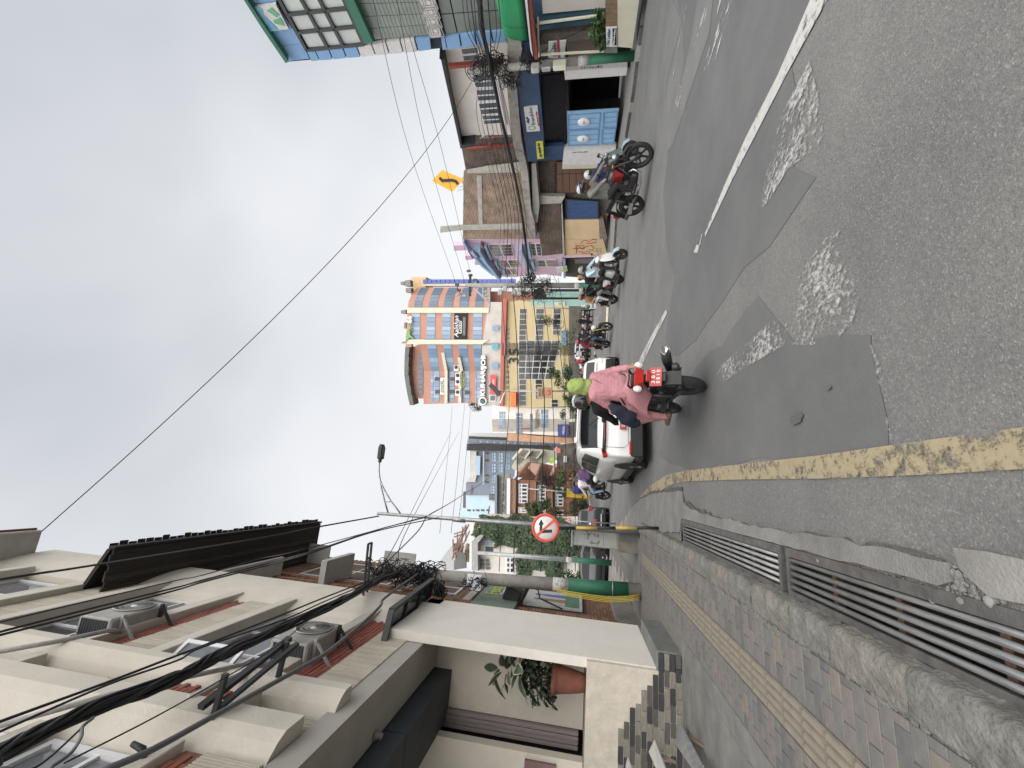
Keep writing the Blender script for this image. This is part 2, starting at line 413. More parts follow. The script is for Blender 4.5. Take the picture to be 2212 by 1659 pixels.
band('faded_marking', [(395, -60), (370, 160), (325, 400), (305, 500)], [(430, -60), (395, 160), (345, 400), (318, 490)], FADED, .012, R8)
band('faded_marking', [(520, -60), (440, 250), (370, 480), (320, 700), (305, 830)], [(560, -60), (470, 250), (400, 480), (340, 700), (312, 830)], FADED, .012, R8)
band('faded_marking', [(600, -60), (570, 120), (500, 380), (470, 520)], [(720, -60), (650, 120), (570, 380), (510, 520)], FADED, .012, R8)
band('yellow_edge_line', [(2260, 915), (2212, 924), (2000, 952), (1780, 983), (1600, 1003), (1480, 1017), (1440, 1027), (1405, 1050), (1385, 1072), (1360, 1105), (1335, 1138)],
     [(2260, 1012), (2212, 1014), (2000, 1026), (1780, 1034), (1600, 1036), (1480, 1040), (1450, 1048), (1415, 1068), (1393, 1086), (1366, 1116), (1340, 1146)], YELLOWP, .012)
# oil drips
b_ = MB()
rnd = random.Random(11)
for cx, cy, r in ((1725, 905, .045), (1795, 838, .015)):
    p = Gs(cx, cy)
    b_.quad(*[(p.x + r * (1 + .4 * rnd.random()) * math.cos(a) * .8, p.y + r * (1 + .5 * rnd.random()) * math.sin(a) * 1.6, p.z + .017) for a in [k * math.pi / 5 for k in range(10)]])
o = b_.build('oil_stain', mat('oil', (.085, .085, .086), .6)); o['kind'] = 'structure'

# concrete apron along the drain, broken edges
def slab(name, poly, z, h, mt, seed=1, amp=.02, parent=None):
    p = jag(poly, amp, .12, seed); b_ = MB()
    b_.prism([(q.x, q.y) for q in p], zg(0) - .05, zg(0) + h * .6, 'z'); me = b_.mesh(name, mt); b_.fix(me)
    o = link(name, me, parent)
    if parent is None: o['kind'] = 'structure'
    return o
ap1 = [Gs(*q) for q in [(1362, 1098), (1385, 1078), (1412, 1066), (1476, 1060), (1478, 1085), (1500, 1103), (1600, 1130), (1700, 1150), (1830, 1168), (1980, 1198), (2052, 1222), (2060, 1262), (2040, 1272), (1900, 1232), (1820, 1212), (1706, 1182), (1600, 1156), (1484, 1126), (1470, 1150), (1420, 1150), (1372, 1150), (1345, 1152)]]
for pp, sd in ((ap1, 41),):
    sheet('dirt_edge', [jag([Vector((p.x + (.05 if p.x > -.15 else 0), p.y, 0)) for p in pp], .03, .1, sd)], DIRT, .016)
slab('concrete_apron', ap1, 0, .03, CONC, 4, .014)
ap2 = [Gs(*q) for q in [(2072, 1188), (2140, 1192), (2260, 1210), (2260, 1312), (2200, 1300), (2150, 1287), (2100, 1250), (2085, 1230)]]
slab('concrete_apron', ap2, 0, .03, CONC2, 6, .012)
# loose stones and rubble between the slabs
b_ = MB(); rnd = random.Random(5)
for k in range(260):
    px, py = rnd.choice([(rnd.uniform(2050, 2180), rnd.uniform(1225, 1300)), (rnd.uniform(1490, 2100), 0)])
    if py == 0: py = 1128 + (px - 1490) * .27 + rnd.uniform(-4, 10) - (28 if rnd.random() < .5 else 0) + (px - 1490) * .0
    p = Gs(px, py); r = rnd.uniform(.004, .014) * (1.8 if rnd.random() < .08 else 1)
    b_.ell((p.x, p.y, p.z + r * .4), (r * rnd.uniform(.7, 1.3), r * rnd.uniform(.7, 1.3), r * .7), 6, 4, smooth=False)
o = b_.build('gravel', CONC); tag(o, 'loose grit and small stones beside the drain grates', 'gravel', kind='stuff')
p = Gs(2146, 1300)
for k, (dx, dy, r, l) in enumerate(((0, 0, .02, 'palest broken stone lying at the edge of the near drain grate'), (-.06, .28, .014, 'small rounded pebble on the rubble beside the near drain grate'))):
    b_ = MB(); b_.ell((0, 0, r * .5), (r * 1.2, r, r * .7), 10, 7); o = b_.build('stone', CONC2); rough(o.data, .008, 30, k); o.location = (p.x + dx, p.y + dy, p.z + .0); tag(o, l, 'stone')

# ------------------------------------------------------------------ drain with grates
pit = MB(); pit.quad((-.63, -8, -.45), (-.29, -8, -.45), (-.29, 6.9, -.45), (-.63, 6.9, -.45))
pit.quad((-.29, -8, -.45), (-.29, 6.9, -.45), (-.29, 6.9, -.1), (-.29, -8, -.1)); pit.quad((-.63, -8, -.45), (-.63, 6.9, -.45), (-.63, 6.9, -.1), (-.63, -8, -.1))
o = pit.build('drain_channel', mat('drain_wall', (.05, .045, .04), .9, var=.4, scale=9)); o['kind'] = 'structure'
STEEL = mat('grate_steel', (.11, .108, .105), .55, metal=.4, var=.4, scale=9, dirt=.5, dcol=(.12, .075, .05), bump=.2)
STEEL2 = mat('bar_steel', (.25, .253, .257), .45, metal=.5, var=.35, scale=7, dirt=.45, dcol=(.15, .11, .085), stretch=(8, 1, 8))
RUST = mat('rust', (.11, .06, .04), .8, var=.4, scale=20)
for y0, y1, lab in ((.9, 3.58, 'near steel drain grate of parallel pipes beside the kerb stones'), (3.66, 6.75, 'farther steel drain grate of parallel bars beside the broken concrete apron')):
    t = thing('drain_grate', lab, 'drain grate', (-.455, y0, -.1), group='steel grates over the roadside drain')
    f = MB(); L = y1 - y0
    f.box(-.165, -.125, 0, L, -.06, .012); f.box(.105, .165, 0, L, -.06, .016); f.box(-.125, .105, 0, .045, -.05, .014); f.box(-.125, .105, L - .045, L, -.05, .014)
    f.build('frame', STEEL, t)
    nb = 5; tb = MB(); tb.tube([(0, .04, 0), (0, L * .5, .002), (0, L - .04, 0)], .0155, 8); me = tb.mesh('bar', STEEL2)
    pieces('bar', [me], [(-.1 + k * .046, 0, -.004 + .003 * (k % 2)) for k in range(nb)], t)
    cb = MB(); cb.box(-.125, .105, -.02, .02, -.06, -.022); me = cb.mesh('cross_bar', RUST)
    pieces('cross_bar', [me], [(0, L * q, 0) for q in (.2, .4, .6, .8)], t)

# ------------------------------------------------------------------ footpath (z = 0)
fp = MB()
fp.quad((-12, -8, -.012), (-.8, -8, -.012), (-.8, 10.6, -.012), (-12, 10.6, -.012))
fp.box(-.82, -.79, -8, 10.6, -.1, -.012)
pave = fp.build('footpath', mat('path_bed', (.16, .15, .135), .95, var=.3, scale=12, bump=.5)); pave['kind'] = 'structure'
BR = [mat('paver_grey', (.138, .135, .13), .9, var=.16, scale=14, bump=.3, bscale=160, dirt=.25), mat('paver_pink', (.156, .141, .134), .9, var=.16, scale=14, bump=.3, bscale=160, dirt=.25), mat('paver_dark', (.115, .113, .111), .9, var=.18, scale=14, bump=.3, bscale=160, dirt=.2), mat('paver_tan', (.172, .152, .132), .9, var=.16, scale=12, bump=.3, bscale=160, dirt=.25)]
def paver(w, d, mt):
    b_ = MB(); b_.bbox(-w / 2 + .002, w / 2 - .002, -d / 2 + .002, d / 2 - .002, -.03, 0, .004); me = b_.mesh('paver', mt); b_.fix(me); return me
rnd = random.Random(21)
def kedge(Y): return -.855 - .012 * math.sin(Y * 2.1) - .01 * math.sin(Y * 5.3 + 1)
PW = .1
far_b = MB()
cache = {}
def getp(w, d, mi):
    k = (round(w, 2), round(d, 3), mi)
    if k not in cache: cache[k] = paver(k[0], d, BR[mi])
    return cache[k]
npav = 0
def row(y, xs, parts):
    global npav
    for a, c in zip(xs[:-1], xs[1:]):
        w = c - a
        mi = rnd.choices([0, 1, 2, 3], [5, 3, 3, 1])[0]; z = rnd.uniform(-.003, .001)
        if parts:
            o = bpy.data.objects.new('brick', getp(w, PW, mi)); COL.objects.link(o); o.parent = pave; o.location = ((a + c) / 2, y, z); o.rotation_euler = (rnd.uniform(-.012, .012), rnd.uniform(-.01, .01), rnd.uniform(-.008, .008)); npav += 1
        else:
            far_b.cur = mi; far_b.bbox(a + .002, c - .002, y - PW / 2 + .002, y + PW / 2 - .002, -.03, z, .003)
y = 1.5; i = 0
while y < 10.4:
    e_ = -.86; t0 = -1.205
    xs = [t0, t0 + .2, e_] if i % 2 == 0 else [t0, t0 + .12, t0 + .3, e_]
    xs = [q for j, q in enumerate(xs) if j == 0 or q - xs[j - 1] > .02]
    row(y, xs, y < 6.2)
    if y > 2.3:
        t1 = -1.47; e2 = -1.8
        xs = [e2, e2 + .18, t1] if i % 2 else [e2, e2 + .09, e2 + .26, t1]
        row(y, xs, y < 6.2)
    y += PW; i += 1
o = far_b.build('brick', BR, pave); o['kind'] = 'stuff'
TACT = mat('tactile', (.165, .145, .115), .9, var=.18, scale=6, bump=.3, bscale=120, dirt=.3, dcol=(.16, .13, .1))
tb = MB(); TL = .262
tb.bbox(-.125, .125, -TL / 2 + .003, TL / 2 - .003, -.03, 0, .005)
for k in range(4):
    tb.cur = 1; x = -.092 + k * .0613; tb.prism([(x - .02, .0), (x - .012, .011), (x + .012, .011), (x + .02, .0)], -TL / 2 + .02, TL / 2 - .02, 'y')
tme = tb.mesh('tactile_tile', [TACT, mat('tactile_worn', (.215, .19, .152), .9, var=.12, scale=9, dirt=.2)]); tb.fix(tme)
pieces('tactile_tile', [tme], [(-1.3375, 1.6 + k * TL, rnd.uniform(-.002, .002)) for k in range(33)], pave)
# kerb stones, weathered and mortared
KST = [mat('kerb_stone', (.155, .153, .142), .92, var=.38, scale=7, bump=1, bscale=38, dirt=.75, dcol=(.075, .075, .06)), mat('kerb_stone_warm', (.172, .163, .145), .92, var=.38, scale=7, bump=1, bscale=38, dirt=.7, dcol=(.1, .1, .085))]
y = .6; k = 0
while y < 10.2:
    L = rnd.uniform(.42, .68); b_ = MB()
    rings = []
    for q in range(31):
        yy = -L / 2 + L * q / 30; sq = 1 - .14 * (abs(q / 15 - 1) ** 9)
        prof = [(-.125, -.1), (-.125, -.03), (-.122, .0), (-.1, .01), (-.06, .012), (-.03, .013), (0, .013), (.03, .012), (.065, .01), (.09, .0), (.1, -.03), (.104, -.06), (.108, -.08), (.112, -.1)]
        rings.append([(a * (1 if a < 0 else sq), yy, z * sq - (1 - sq) * .1) for a, z in prof])
    b_.loft(rings, False, False, True); b_.add(rings[0], [list(range(14))]); b_.add(rings[-1], [list(range(14))])
    me = b_.mesh('kerb_stone', KST[k % 2]); b_.fix(me); rough(me, .006, 9, k * 3.1); rough(me, .009, 34, k); rough(me, .006, 80, k)
    o = link('kerb_stone', me, pave, (-.725, y + L / 2, 0)); y += L + .006; k += 1
b_ = MB()  # crumbling mortar line behind the kerb
for k in range(420):
    yy = rnd.uniform(1.4, 10); r = rnd.uniform(.008, .022); x = kedge(yy) + rnd.uniform(-.005, .02)
    b_.ell((x, yy, -.006), (r, r * 1.4, r * .55), 6, 4, smooth=False)
o = b_.build('mortar', KST[0], pave); o['kind'] = 'stuff'
# concrete margin between the pavers and the building, cast in slabs
b_ = MB()
me_s = []
CM = mat('margin_concrete', (.16, .157, .148), .9, var=.28, scale=3, bump=.4, bscale=50, dirt=.55)
for (x0, x1, y0, y1, z) in ((-2.02, -1.815, .5, 3.2, .0), (-2.02, -1.815, 3.21, 4.6, .003), (-2.02, -1.815, 4.61, 6.6, .0), (-2.65, -2.03, 2.0, 4.3, .004), (-2.65, -2.03, 4.31, 6.1, -.004), (-4.5, -2.66, 1.0, 4.3, .002), (-4.5, -2.66, 4.31, 6.2, .0), (-4.5, -2.03, 6.2, 6.9, -.008)):
    b_ = MB(); b_.bbox(x0, x1, y0, y1, -.05, z, .008); b_.build('concrete_slab', CM, pave)
# grey flagged forecourt and cross-footpath beyond the pole
FLAG = mat('flagstone', (.215, .2, .18), .9, var=.2, scale=2, bump=.3, bscale=40, dirt=.4)
b_ = MB(); b_.box(-9, -1.0, 10.62, 11.9, -.1, -.02); o = b_.build('cross_footpath', CONC); o['kind'] = 'structure'
fc = MB(); fc.quad((-16, 11.91, -.085), (-1.9, 11.91, -.085), (-2.3, 21.2, -.085), (-16, 22, -.085)); fore = fc.build('forecourt', mat('flag_joint', (.12, .11, .1), .95)); fore['kind'] = 'structure'
yy = 12.0; k = 0
while yy < 20.5:
    xx = -2.1 - .02 * yy - .3 * (k % 2); d = .62
    while xx > -8:
        w = rnd.uniform(.55, 1.0)
        b_ = MB(); j = [rnd.uniform(-.05, .05) for _ in range(8)]
        b_.prism([(xx - w + .02 + j[0], yy + .02 + j[1]), (xx - .02 + j[0] * .5, yy + .02 + j[2]), (xx - .02 + j[3], yy + d - .02 + j[4]), (xx - w + .02 + j[3], yy + d - .02 + j[5])], -.084, -.07 + rnd.uniform(-.004, .004), 'z')
        b_.build('flagstone', FLAG, fore); xx -= w
    yy += d; k += 1
# right-hand footpath with striped kerb blocks
kr = [Gs(x, y) for x, y in ((1404, -80), (1390, 60), (1372, 200), (1350, 330), (1336, 440), (1328, 560), (1318, 650))]
fpR = MB()
for a, c in zip(kr[:-1], kr[1:]):
    for bb in (MB(),): pass
    fpR.add([(a.x + .12, a.y, -.1), (a.x + 9, a.y + 2, -.1), (c.x + 9, c.y + 2, -.1), (c.x + .12, c.y, -.1), (a.x + .12, a.y, 0.0), (a.x + 9, a.y + 2, 0.0), (c.x + 9, c.y + 2, 0.0), (c.x + .12, c.y, 0.0)], [[4, 5, 6, 7], [0, 1, 5, 4], [2, 3, 7, 6], [0, 3, 7, 4]])
pr = fpR.build('footpath_right', CONC2); pr['kind'] = 'structure'
KD = mat('kerb_dark', (.085, .082, .08), .9, var=.3, dirt=.3); KP = mat('kerb_pale', (.28, .27, .25), .9, var=.25, dirt=.4)
n = 0
for a, c in zip(kr[:-1], kr[1:]):
    L = (c - a).length; k = max(1, int(L / .52)); d = (c - a) / k
    for q in range(k):
        p0 = a + d * q; p1 = a + d * (q + .965); b_ = MB(); b_.bar((p0.x + .06, p0.y, -.045), (p1.x + .06, p1.y, -.045), .12, .125)
        b_.build('kerb_block', KD if n % 4 != 3 else KP, pr); n += 1
# =================================================================== LEFT SIDE BUILDINGS
BEIGE = mat('beige_plaster', (0.56, 0.52, 0.455), .9, var=.08, scale=1.6, bump=.25, bscale=35, dirt=.3, dcol=(.3, .26, .2))
WHITEW = mat('white_plaster', (0.66, 0.625, 0.57), .9, var=.05, scale=2.2, bump=.2, bscale=40, dirt=.14, dcol=(.36, .31, .24))
PEEL = mat('peeling_plaster', (0.50, 0.455, 0.39), .9, var=.15, scale=7, bump=.5, bscale=30, dirt=.4, dcol=(.37, .3, .22))
RIB = mat('ribbed_plaster', (0.47, 0.43, 0.36), .9, var=.14, scale=5, bump=.3, bscale=70, dirt=.4, dcol=(.2, .18, .15), stretch=(1, 1, .25))
GREYW = mat('grey_plaster', (.36, .34, .31), .9, var=.1, scale=2, dirt=.2)
REDBR = [mat('red_brick', (.27, .088, .06), .85, var=.2, scale=16, bump=.35, bscale=110), mat('red_brick_dark', (.21, .07, .052), .85, var=.2, scale=16, bump=.35, bscale=110)]
MORTAR = mat('mortar_red', (.2, .1, .075), .95, var=.2, scale=20)
UPVC = mat('white_frame', (.68, .68, .69), .5, var=.05, scale=6, dirt=.12)
PANE = glass('window_glass_grey', (.16, .17, .185), .08, .7, .3, 1.3)
PANEB = glass('window_glass_dark', (.05, .055, .062), .06, .7, .4, 1.6)
DARKM = mat('dark_metal', (.035, .036, .038), .5, metal=.3, var=.3)
GALV = mat('galvanised', (.36, .37, .375), .45, metal=.55, var=.25, scale=9, dirt=.25)
BLKCAB = mat('cable_black', (.016, .016, .018), .6, var=.3, scale=20)
GREYCAB = mat('cable_grey', (.12, .12, .13), .6)
HOSE = mat('grey_hose', (.36, .345, .33), .8, var=.2, scale=20, dirt=.4)

F1 = Fac((-2.25, 0, 0), R_(90))
bb = F1.thing('apartment_building', 'tall cream plastered building with projecting piers, ribbed panels and red brick strips', 'building')
ZT = 13.2
w = MB(); w.box(-1.0, 8.44, .42, 7, 3.9, ZT); w.build('wall', BEIGE, bb)
def pier(x0, x1, z0, prof):
    b_ = MB(); pts = [(x1, .5), (x1, 0), (x0, 0)] + prof + [(prof[-1][0], .5)]
    b_.prism(pts, z0, ZT, 'z'); b_.build('pier', BEIGE, bb)
pier(3.96, 4.22, 3.90, [(3.86, .05), (3.78, .12), (3.72, .2), (3.68, .3)])
pier(4.78, 4.91, 3.80, [(4.70, .04), (4.63, .1), (4.58, .19), (4.55, .3)])
pier(8.22, 8.5, 3.9, [(8.05, .012), (7.86, .035), (7.66, .07), (7.46, .115), (7.32, .17), (7.31, .26)])
pier(1.2, 1.5, 3.9, [(1.1, .05), (1.02, .14), (.98, .3)])
# ground-floor shell: soffit slab, back walls, thick beam
s_ = MB(); s_.box(-1.0, 7.5, .14, .70, 3.63, 3.885); s_.build('soffit_beam', GREYW, bb)
s_ = MB(); s_.box(-1.0, 8.4, .715, 7, 3.80, 3.895); s_.build('soffit', GREYW, bb)
BEAM = mat('dark_beam', (.055, .062, .07), .8, var=.2, scale=2)
for x0, x1 in ((-1.0, 4.05), (4.07, 5.6), (5.62, 7.49)):
    s_ = MB(); s_.box(x0, x1, .74, 1.42, 3.36, 3.79); s_.build('beam_casing', BEAM, bb)
s_ = MB(); s_.box(7.5, 7.75, .03, 1.27, 1.24, 3.8); s_.build('back_wall', BEIGE, bb)
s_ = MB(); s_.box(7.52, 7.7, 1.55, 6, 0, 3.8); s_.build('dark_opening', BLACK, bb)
SHUT = mat('mauve_shutter', (.25, .215, .215), .7, var=.15, scale=8, stretch=(6, 6, .4))
for k in range(4):
    s_ = MB(); s_.bbox(7.42 - .012 * (k % 2), 7.5, 1.275 + .06 * k, 1.33 + .06 * k, 1.3, 3.72, .01); s_.build('shutter_strip', SHUT, bb)
s_ = MB(); s_.box(6.95, 7.1, 1.40, 6, 1.24, 3.78); s_.build('inner_wall', BEIGE, bb)
s_ = MB(); s_.box(6.90, 6.948, 1.47, 6, 1.6, 2.04); s_.build('door_frame', mat('mauve_wood', (.2, .12, .115), .7), bb)
# white wall, its low return and the plinth
s_ = MB(); s_.box(6.67, 8.5, 0, .13, .31, 4.17); s_.build('white_wall', WHITEW, bb)
s_ = MB(); s_.box(6.60, 6.72, .02, 3, -.05, 1.235); s_.box(6.722, 7.5, .02, 3, 1.18, 1.232); s_.build('low_wall', PEEL, bb)
s_ = MB(); s_.bbox(6.62, 8.1, -.22, .33, -.06, .31, .012); s_.build('plinth', mat('plinth_concrete', (.14, .145, .138), .85, var=.25, scale=4, bump=.3, dirt=.4, dcol=(.1, .1, .09)), bb)
# split-stone cladding left where the plaster has fallen away
TILE = [mat('stone_tile_dark', (.04, .04, .042), .8, var=.3, scale=18, bump=.4), mat('stone_tile_grey', (.19, .175, .15), .85, var=.25, scale=18, bump=.4, dirt=.3), mat('stone_tile_mid', (.085, .08, .075), .85, var=.25, scale=18, bump=.4, dirt=.3)]
rnd = random.Random(31); TH = .0735; k = 0
tc_ = {}
for r in range(12):
    z = .035 + r * TH
    if z > .80: break
    start = -.20 if z < .3 else (.02 + max(0, (z - .3)) * 1.55 + rnd.uniform(-.04, .05))
    x = start - rnd.uniform(0, .1) * (z >= .3) * 0
    while x < 2.2:
        L = rnd.choice([.16, .2, .2, .24]); mi = rnd.choices([0, 1, 2], [5, 4, 3])[0]; hgt = TH - .006
        key = (L, mi)
        if key not in tc_: tc_[key] = ibox(L - .006, .04, hgt, TILE[mi], 'stone_tile', .004)
        o = bpy.data.objects.new('stone_tile', tc_[key]); COL.objects.link(o); o.parent = bb
        o.location = (6.588 + rnd.uniform(-.006, .004), x + L / 2, z); o.rotation_euler = (0, 0, R_(-90)); x += L
# bays
def bricks(parent, x0, x1, z0, z1, y, bw=.2, bh=.065, stand=False, dep=.05):
    m_ = MB(); m_.box(x0, x1, y + .012, y + dep, z0, z1); m_.build('mortar_bed', MORTAR, parent)
    if stand: bw, bh = bh, z1 - z0 - .006
    mes = [ibox(bw - .008, .03, bh - .008, REDBR[i], 'brick', .004) for i in (0, 1)]
    r = 0; z = z0 + bh / 2
    while z < z1 - bh * .35:
        x = x0 + bw / 2 - (bw / 2 if r % 2 and not stand else 0)
        while x < x1 - bw * .3:
            xx = max(x, x0 + bw * .3)
            o = bpy.data.objects.new('brick', mes[rnd.random() < .4]); COL.objects.link(o); o.parent = parent; o.location = (xx, y + rnd.uniform(-.004, .003), z)
            if xx > x + .01: o.scale = (.55, 1, 1)
            x += bw
        z += bh; r += 1
def ribs(parent, x0, x1, z0, z1, y, top_y=None):
    """panel of vertical grooves"""
    b_ = MB(); b_.box(x0, x1, y + .02, y + .2, z0, z1); x = x0
    while x < x1 - .01:
        wv = rnd.uniform(.022, .04); a = min(x + wv, x1)
        b_.prism([(x + .002, y + .022), (x + .006, y + rnd.uniform(0, .008)), (a - .008, y + rnd.uniform(0, .008)), (a - .002, y + .022)], z0 + .002, z1 - .002, 'z'); x = a
    b_.build('ribbed_panel', RIB, parent)
def slabp(parent, x0, x1, z0, z1, y0, y1, mt=None): b_ = MB(); b_.bbox(x0, x1, y0, y1, z0, z1, .008); return b_.build('sill', mt or BEIGE, parent)
def window(parent, x0, x1, z0, z1, y, cols=3, rows=2, glassm=None, fr=.05, frm=None, name='window', rfrac=None):
    f = MB(); dd = .06
    f.box(x0, x0 + fr, y, y + dd, z0, z1); f.box(x1 - fr, x1, y, y + dd, z0, z1); f.box(x0 + fr, x1 - fr, y, y + dd, z0, z0 + fr); f.box(x0 + fr, x1 - fr, y, y + dd, z1 - fr, z1)
    cw = (x1 - x0 - 2 * fr) / cols; rz = [z0 + fr + (z1 - z0 - 2 * fr) * q for q in (rfrac or [i / rows for i in range(rows + 1)])]
    for i in range(1, cols): f.box(x0 + fr + cw * i - fr * .35, x0 + fr + cw * i + fr * .35, y + .004, y + dd - .004, z0 + fr, z1 - fr)
    for q in rz[1:-1]: f.box(x0 + fr, x1 - fr, y + .008, y + dd - .008, q - fr * .35, q + fr * .35)
    o = f.build(name, frm or UPVC, parent)
    for i in range(cols):
        for j in range(len(rz) - 1):
            p = MB(); a = x0 + fr + cw * i; p.box(a + fr * .3, a + cw - fr * .3, y + .03, y + .042, rz[j] + fr * .3, rz[j + 1] - fr * .3)
            g = p.build('pane', glassm[(i + j) % len(glassm)] if isinstance(glassm, list) else (glassm or PANE), o)
    return o
RB = .15
ribs(bb, 4.92, 7.5, 3.885, 4.38, RB - .03); bricks(bb, 4.92, 7.45, 4.385, 4.775, RB); slabp(bb, 4.92, 7.75, 4.78, 4.96, .06, .4)
window(bb, 4.95, 7.3, 4.965, 6.38, RB + .1, 3, 2, [PANE, PANE, PANEB])
slabp(bb, 4.92, 7.6, 6.39, 6.57, .05, .4); ribs(bb, 4.92, 7.4, 6.58, 7.16, RB - .03); bricks(bb, 4.92, 7.4, 7.17, 7.46, RB); slabp(bb, 4.92, 7.6, 7.48, 7.68, .06, .4)
window(bb, 4.95, 7.3, 7.69, 9.06, RB + .1, 3, 2, [PANE, PANEB]); slabp(bb, 4.92, 7.6, 9.07, 9.26, .05, .4)
ribs(bb, 4.92, 7.45, 9.27, 9.96, RB - .03); slabp(bb, 4.92, 7.4, 9.98, 10.22, .03, .4)
window(bb, 4.95, 7.2, 10.24, 12.0, RB + .1, 3, 2, PANE); slabp(bb, 4.92, 7.4, 12.02, 12.2, .05, .4)
ribs(bb, 4.23, 4.57, 3.885, 4.34, .2); slabp(bb, 4.23, 4.57, 4.62, 4.74, .02, .4); bricks(bb, 4.23, 4.6, 5.0, 5.8, .12, stand=False); slabp(bb, 4.23, 4.57, 5.86, 5.98, .08, .4)
ribs(bb, 4.23, 4.57, 6.5, 7.1, .16); slabp(bb, 4.23, 4.57, 7.42, 7.56, .05, .4); bricks(bb, 4.23, 4.6, 8.4, 9.0, .12); window(bb, 4.23, 4.57, 9.1, 10.4, .24, 1, 2, PANEB)
ribs(bb, 1.55, 3.7, 3.885, 4.42, .1); bricks(bb, 1.55, 3.7, 4.43, 4.62, .12); slabp(bb, 1.55, 3.7, 4.64, 4.8, .05, .4)
window(bb, 1.6, 3.66, 4.81, 5.9, .22, 2, 2, PANE, .06); slabp(bb, 1.55, 3.66, 5.95, 6.1, .1, .4)
window(bb, 1.6, 3.66, 6.2, 7.6, .26, 2, 2, PANE, .06); ribs(bb, 1.55, 3.66, 7.7, 8.3, .15)
# eave over the cornice with maroon fascia
e_ = MB(); e_.bbox(-1, 8.12, -.46, .5, ZT - .02, ZT + .1, .02); e_.build('eave_slab', mat('eave_grey', (.42, .41, .385), .9, var=.1, dirt=.2), bb)
MAROON = mat('maroon_tile', (.17, .045, .038), .7, var=.25, scale=8)
e_ = MB(); e_.tube([(-1, -.47, ZT + .12), (8.08, -.47, ZT + .12)], .035, 8); e_.tube([(-1, -.4, ZT + .19), (8.0, -.4, ZT + .19)], .05, 8); e_.box(-1, 8.0, -.36, .4, ZT + .101, ZT + .24); e_.build('roof_edge_tile', MAROON, bb)
lamp = MB(); lamp.lathe([(.0, 0), (.05, -.005), (.06, -.02), (.03, -.05), (.035, -.09), (.0, -.1)], (5.3, .64, 3.63), n=14); lamp.build('ceiling_lamp', mat('lamp_grey', (.2, .2, .19), .5), bb)
# open window sash
t = MB(); t.box(0, .42, -.02, .02, 0, .05); t.box(0, .42, -.02, .02, .8, .85); t.box(0, .05, -.02, .02, .05, .8); t.box(.37, .42, -.02, .02, .05, .8)
o = t.build('open_sash', UPVC, bb); o.location = (4.99, RB + .08, 5.5); o.rotation_euler = (0, 0, R_(-30)); t = MB(); t.box(.05, .37, -.004, .004, .05, .8); t.build('pane', PANE, o)
# cables/hoses fixed on the facade
t = MB(); t.tube([(4.2, .02, 7.9), (4.7, -.02, 7.5), (5.2, .0, 7.42), (5.45, .1, 7.5)], .028, 8); t.tube([(4.15, .0, 5.1), (4.5, -.03, 5.0), (5.0, .02, 5.02), (5.4, .08, 5.0)], .03, 8); t.tube([(3.2, .06, 6.3), (3.9, -.03, 5.75), (4.25, -.03, 5.55), (5.1, .0, 5.05)], .026, 8); t.build('drain_hose', HOSE, bb)['kind'] = 'stuff'

# air-conditioner outdoor units on brackets
ACW = mat('ac_white', (.34, .335, .315), .6, var=.12, scale=7, dirt=.35, dcol=(.22, .2, .17))
COIL = mat('ac_coil', (.04, .045, .05), .6, var=.4, scale=60)
def ac_unit(loc, label, rz=0, w=.82, h=.53, d=.27, rust=False):
    t = thing('air_conditioner', label, 'air conditioner', loc, rz, 'air conditioner outdoor units on the cream building')
    b_ = MB(); b_.bbox(-w / 2, w / 2, -d, 0, 0, h, .02); b_.build('casing', ACW, t)
    cm = MB(); cm.box(-w / 2 - .006, -w / 2 + .01, -d + .03, -.03, .05, h - .05)
    for k in range(11): cm.box(-w / 2 - .012, -w / 2 - .004, -d + .03, -.03, .06 + k * .04, .072 + k * .04)
    cm.build('coil', COIL, t)
    g = MB(); cx, cz = .1, h / 2; R0 = h * .43
    g.lathe([(R0, -.004), (R0 + .02, -.01), (R0 + .02, -.02), (R0, -.022)], (cx, -d, cz), 'y', 28)
    g.build('fan_ring', ACW, t)
    g = MB(); g.lathe([(0, -.002), (R0, -.002)], (cx, -d, cz), 'y', 28); g.build('fan_opening', COIL, t)
    g = MB()
    for k in range(44):
        a = 2 * math.pi * k / 44; p = []
        for q in range(5):
            r = .05 + (R0 - .05) * q / 4; aa = a + .9 * (q / 4) ** 1.2; p.append((cx + r * math.cos(aa), -d - .014, cz + r * math.sin(aa)))
        g.tube(p, .0028, 4, False)
    for r in (.45, .72): g.lathe([(R0 * r - .003, -.014), (R0 * r + .003, -.014), (R0 * r + .003, -.018), (R0 * r - .003, -.018)], (cx, -d, cz), 'y', 28)
    g.build('grille', mat('grille_wire', (.3, .3, .29), .5), t)
    g = MB(); g.lathe([(0, -.02), (.035, -.02), (.045, -.012)], (cx, -d, cz), 'y', 16); g.build('fan_hub', UPVC, t)
    for sx in (-.28, .28):
        k = MB(); k.box(sx - .02, sx + .02, -d - .03, .06, -.045, -.002); k.box(sx - .024, sx + .024, .03, .075, -.34, -.045); k.bar((sx, -d + .02, -.045), (sx, .05, -.32), .03); k.build('bracket', DARKM if sx > 0 else GALV, t)
    return t
for (x, y, z, lab) in ((5.86, .17, 4.73, 'lowest air conditioner unit on the cream wall, behind the thick black cable bundle'), (5.71, .18, 7.53, 'middle air conditioner unit on the cream wall, higher up with dirt streaked casing'), (4.1, .03, 10.4, 'topmost air conditioner unit on the cream wall, cut by the picture edge')):
    p = F1.w(x, y, z); ac_unit((p.x, p.y, p.z), lab, R_(90))
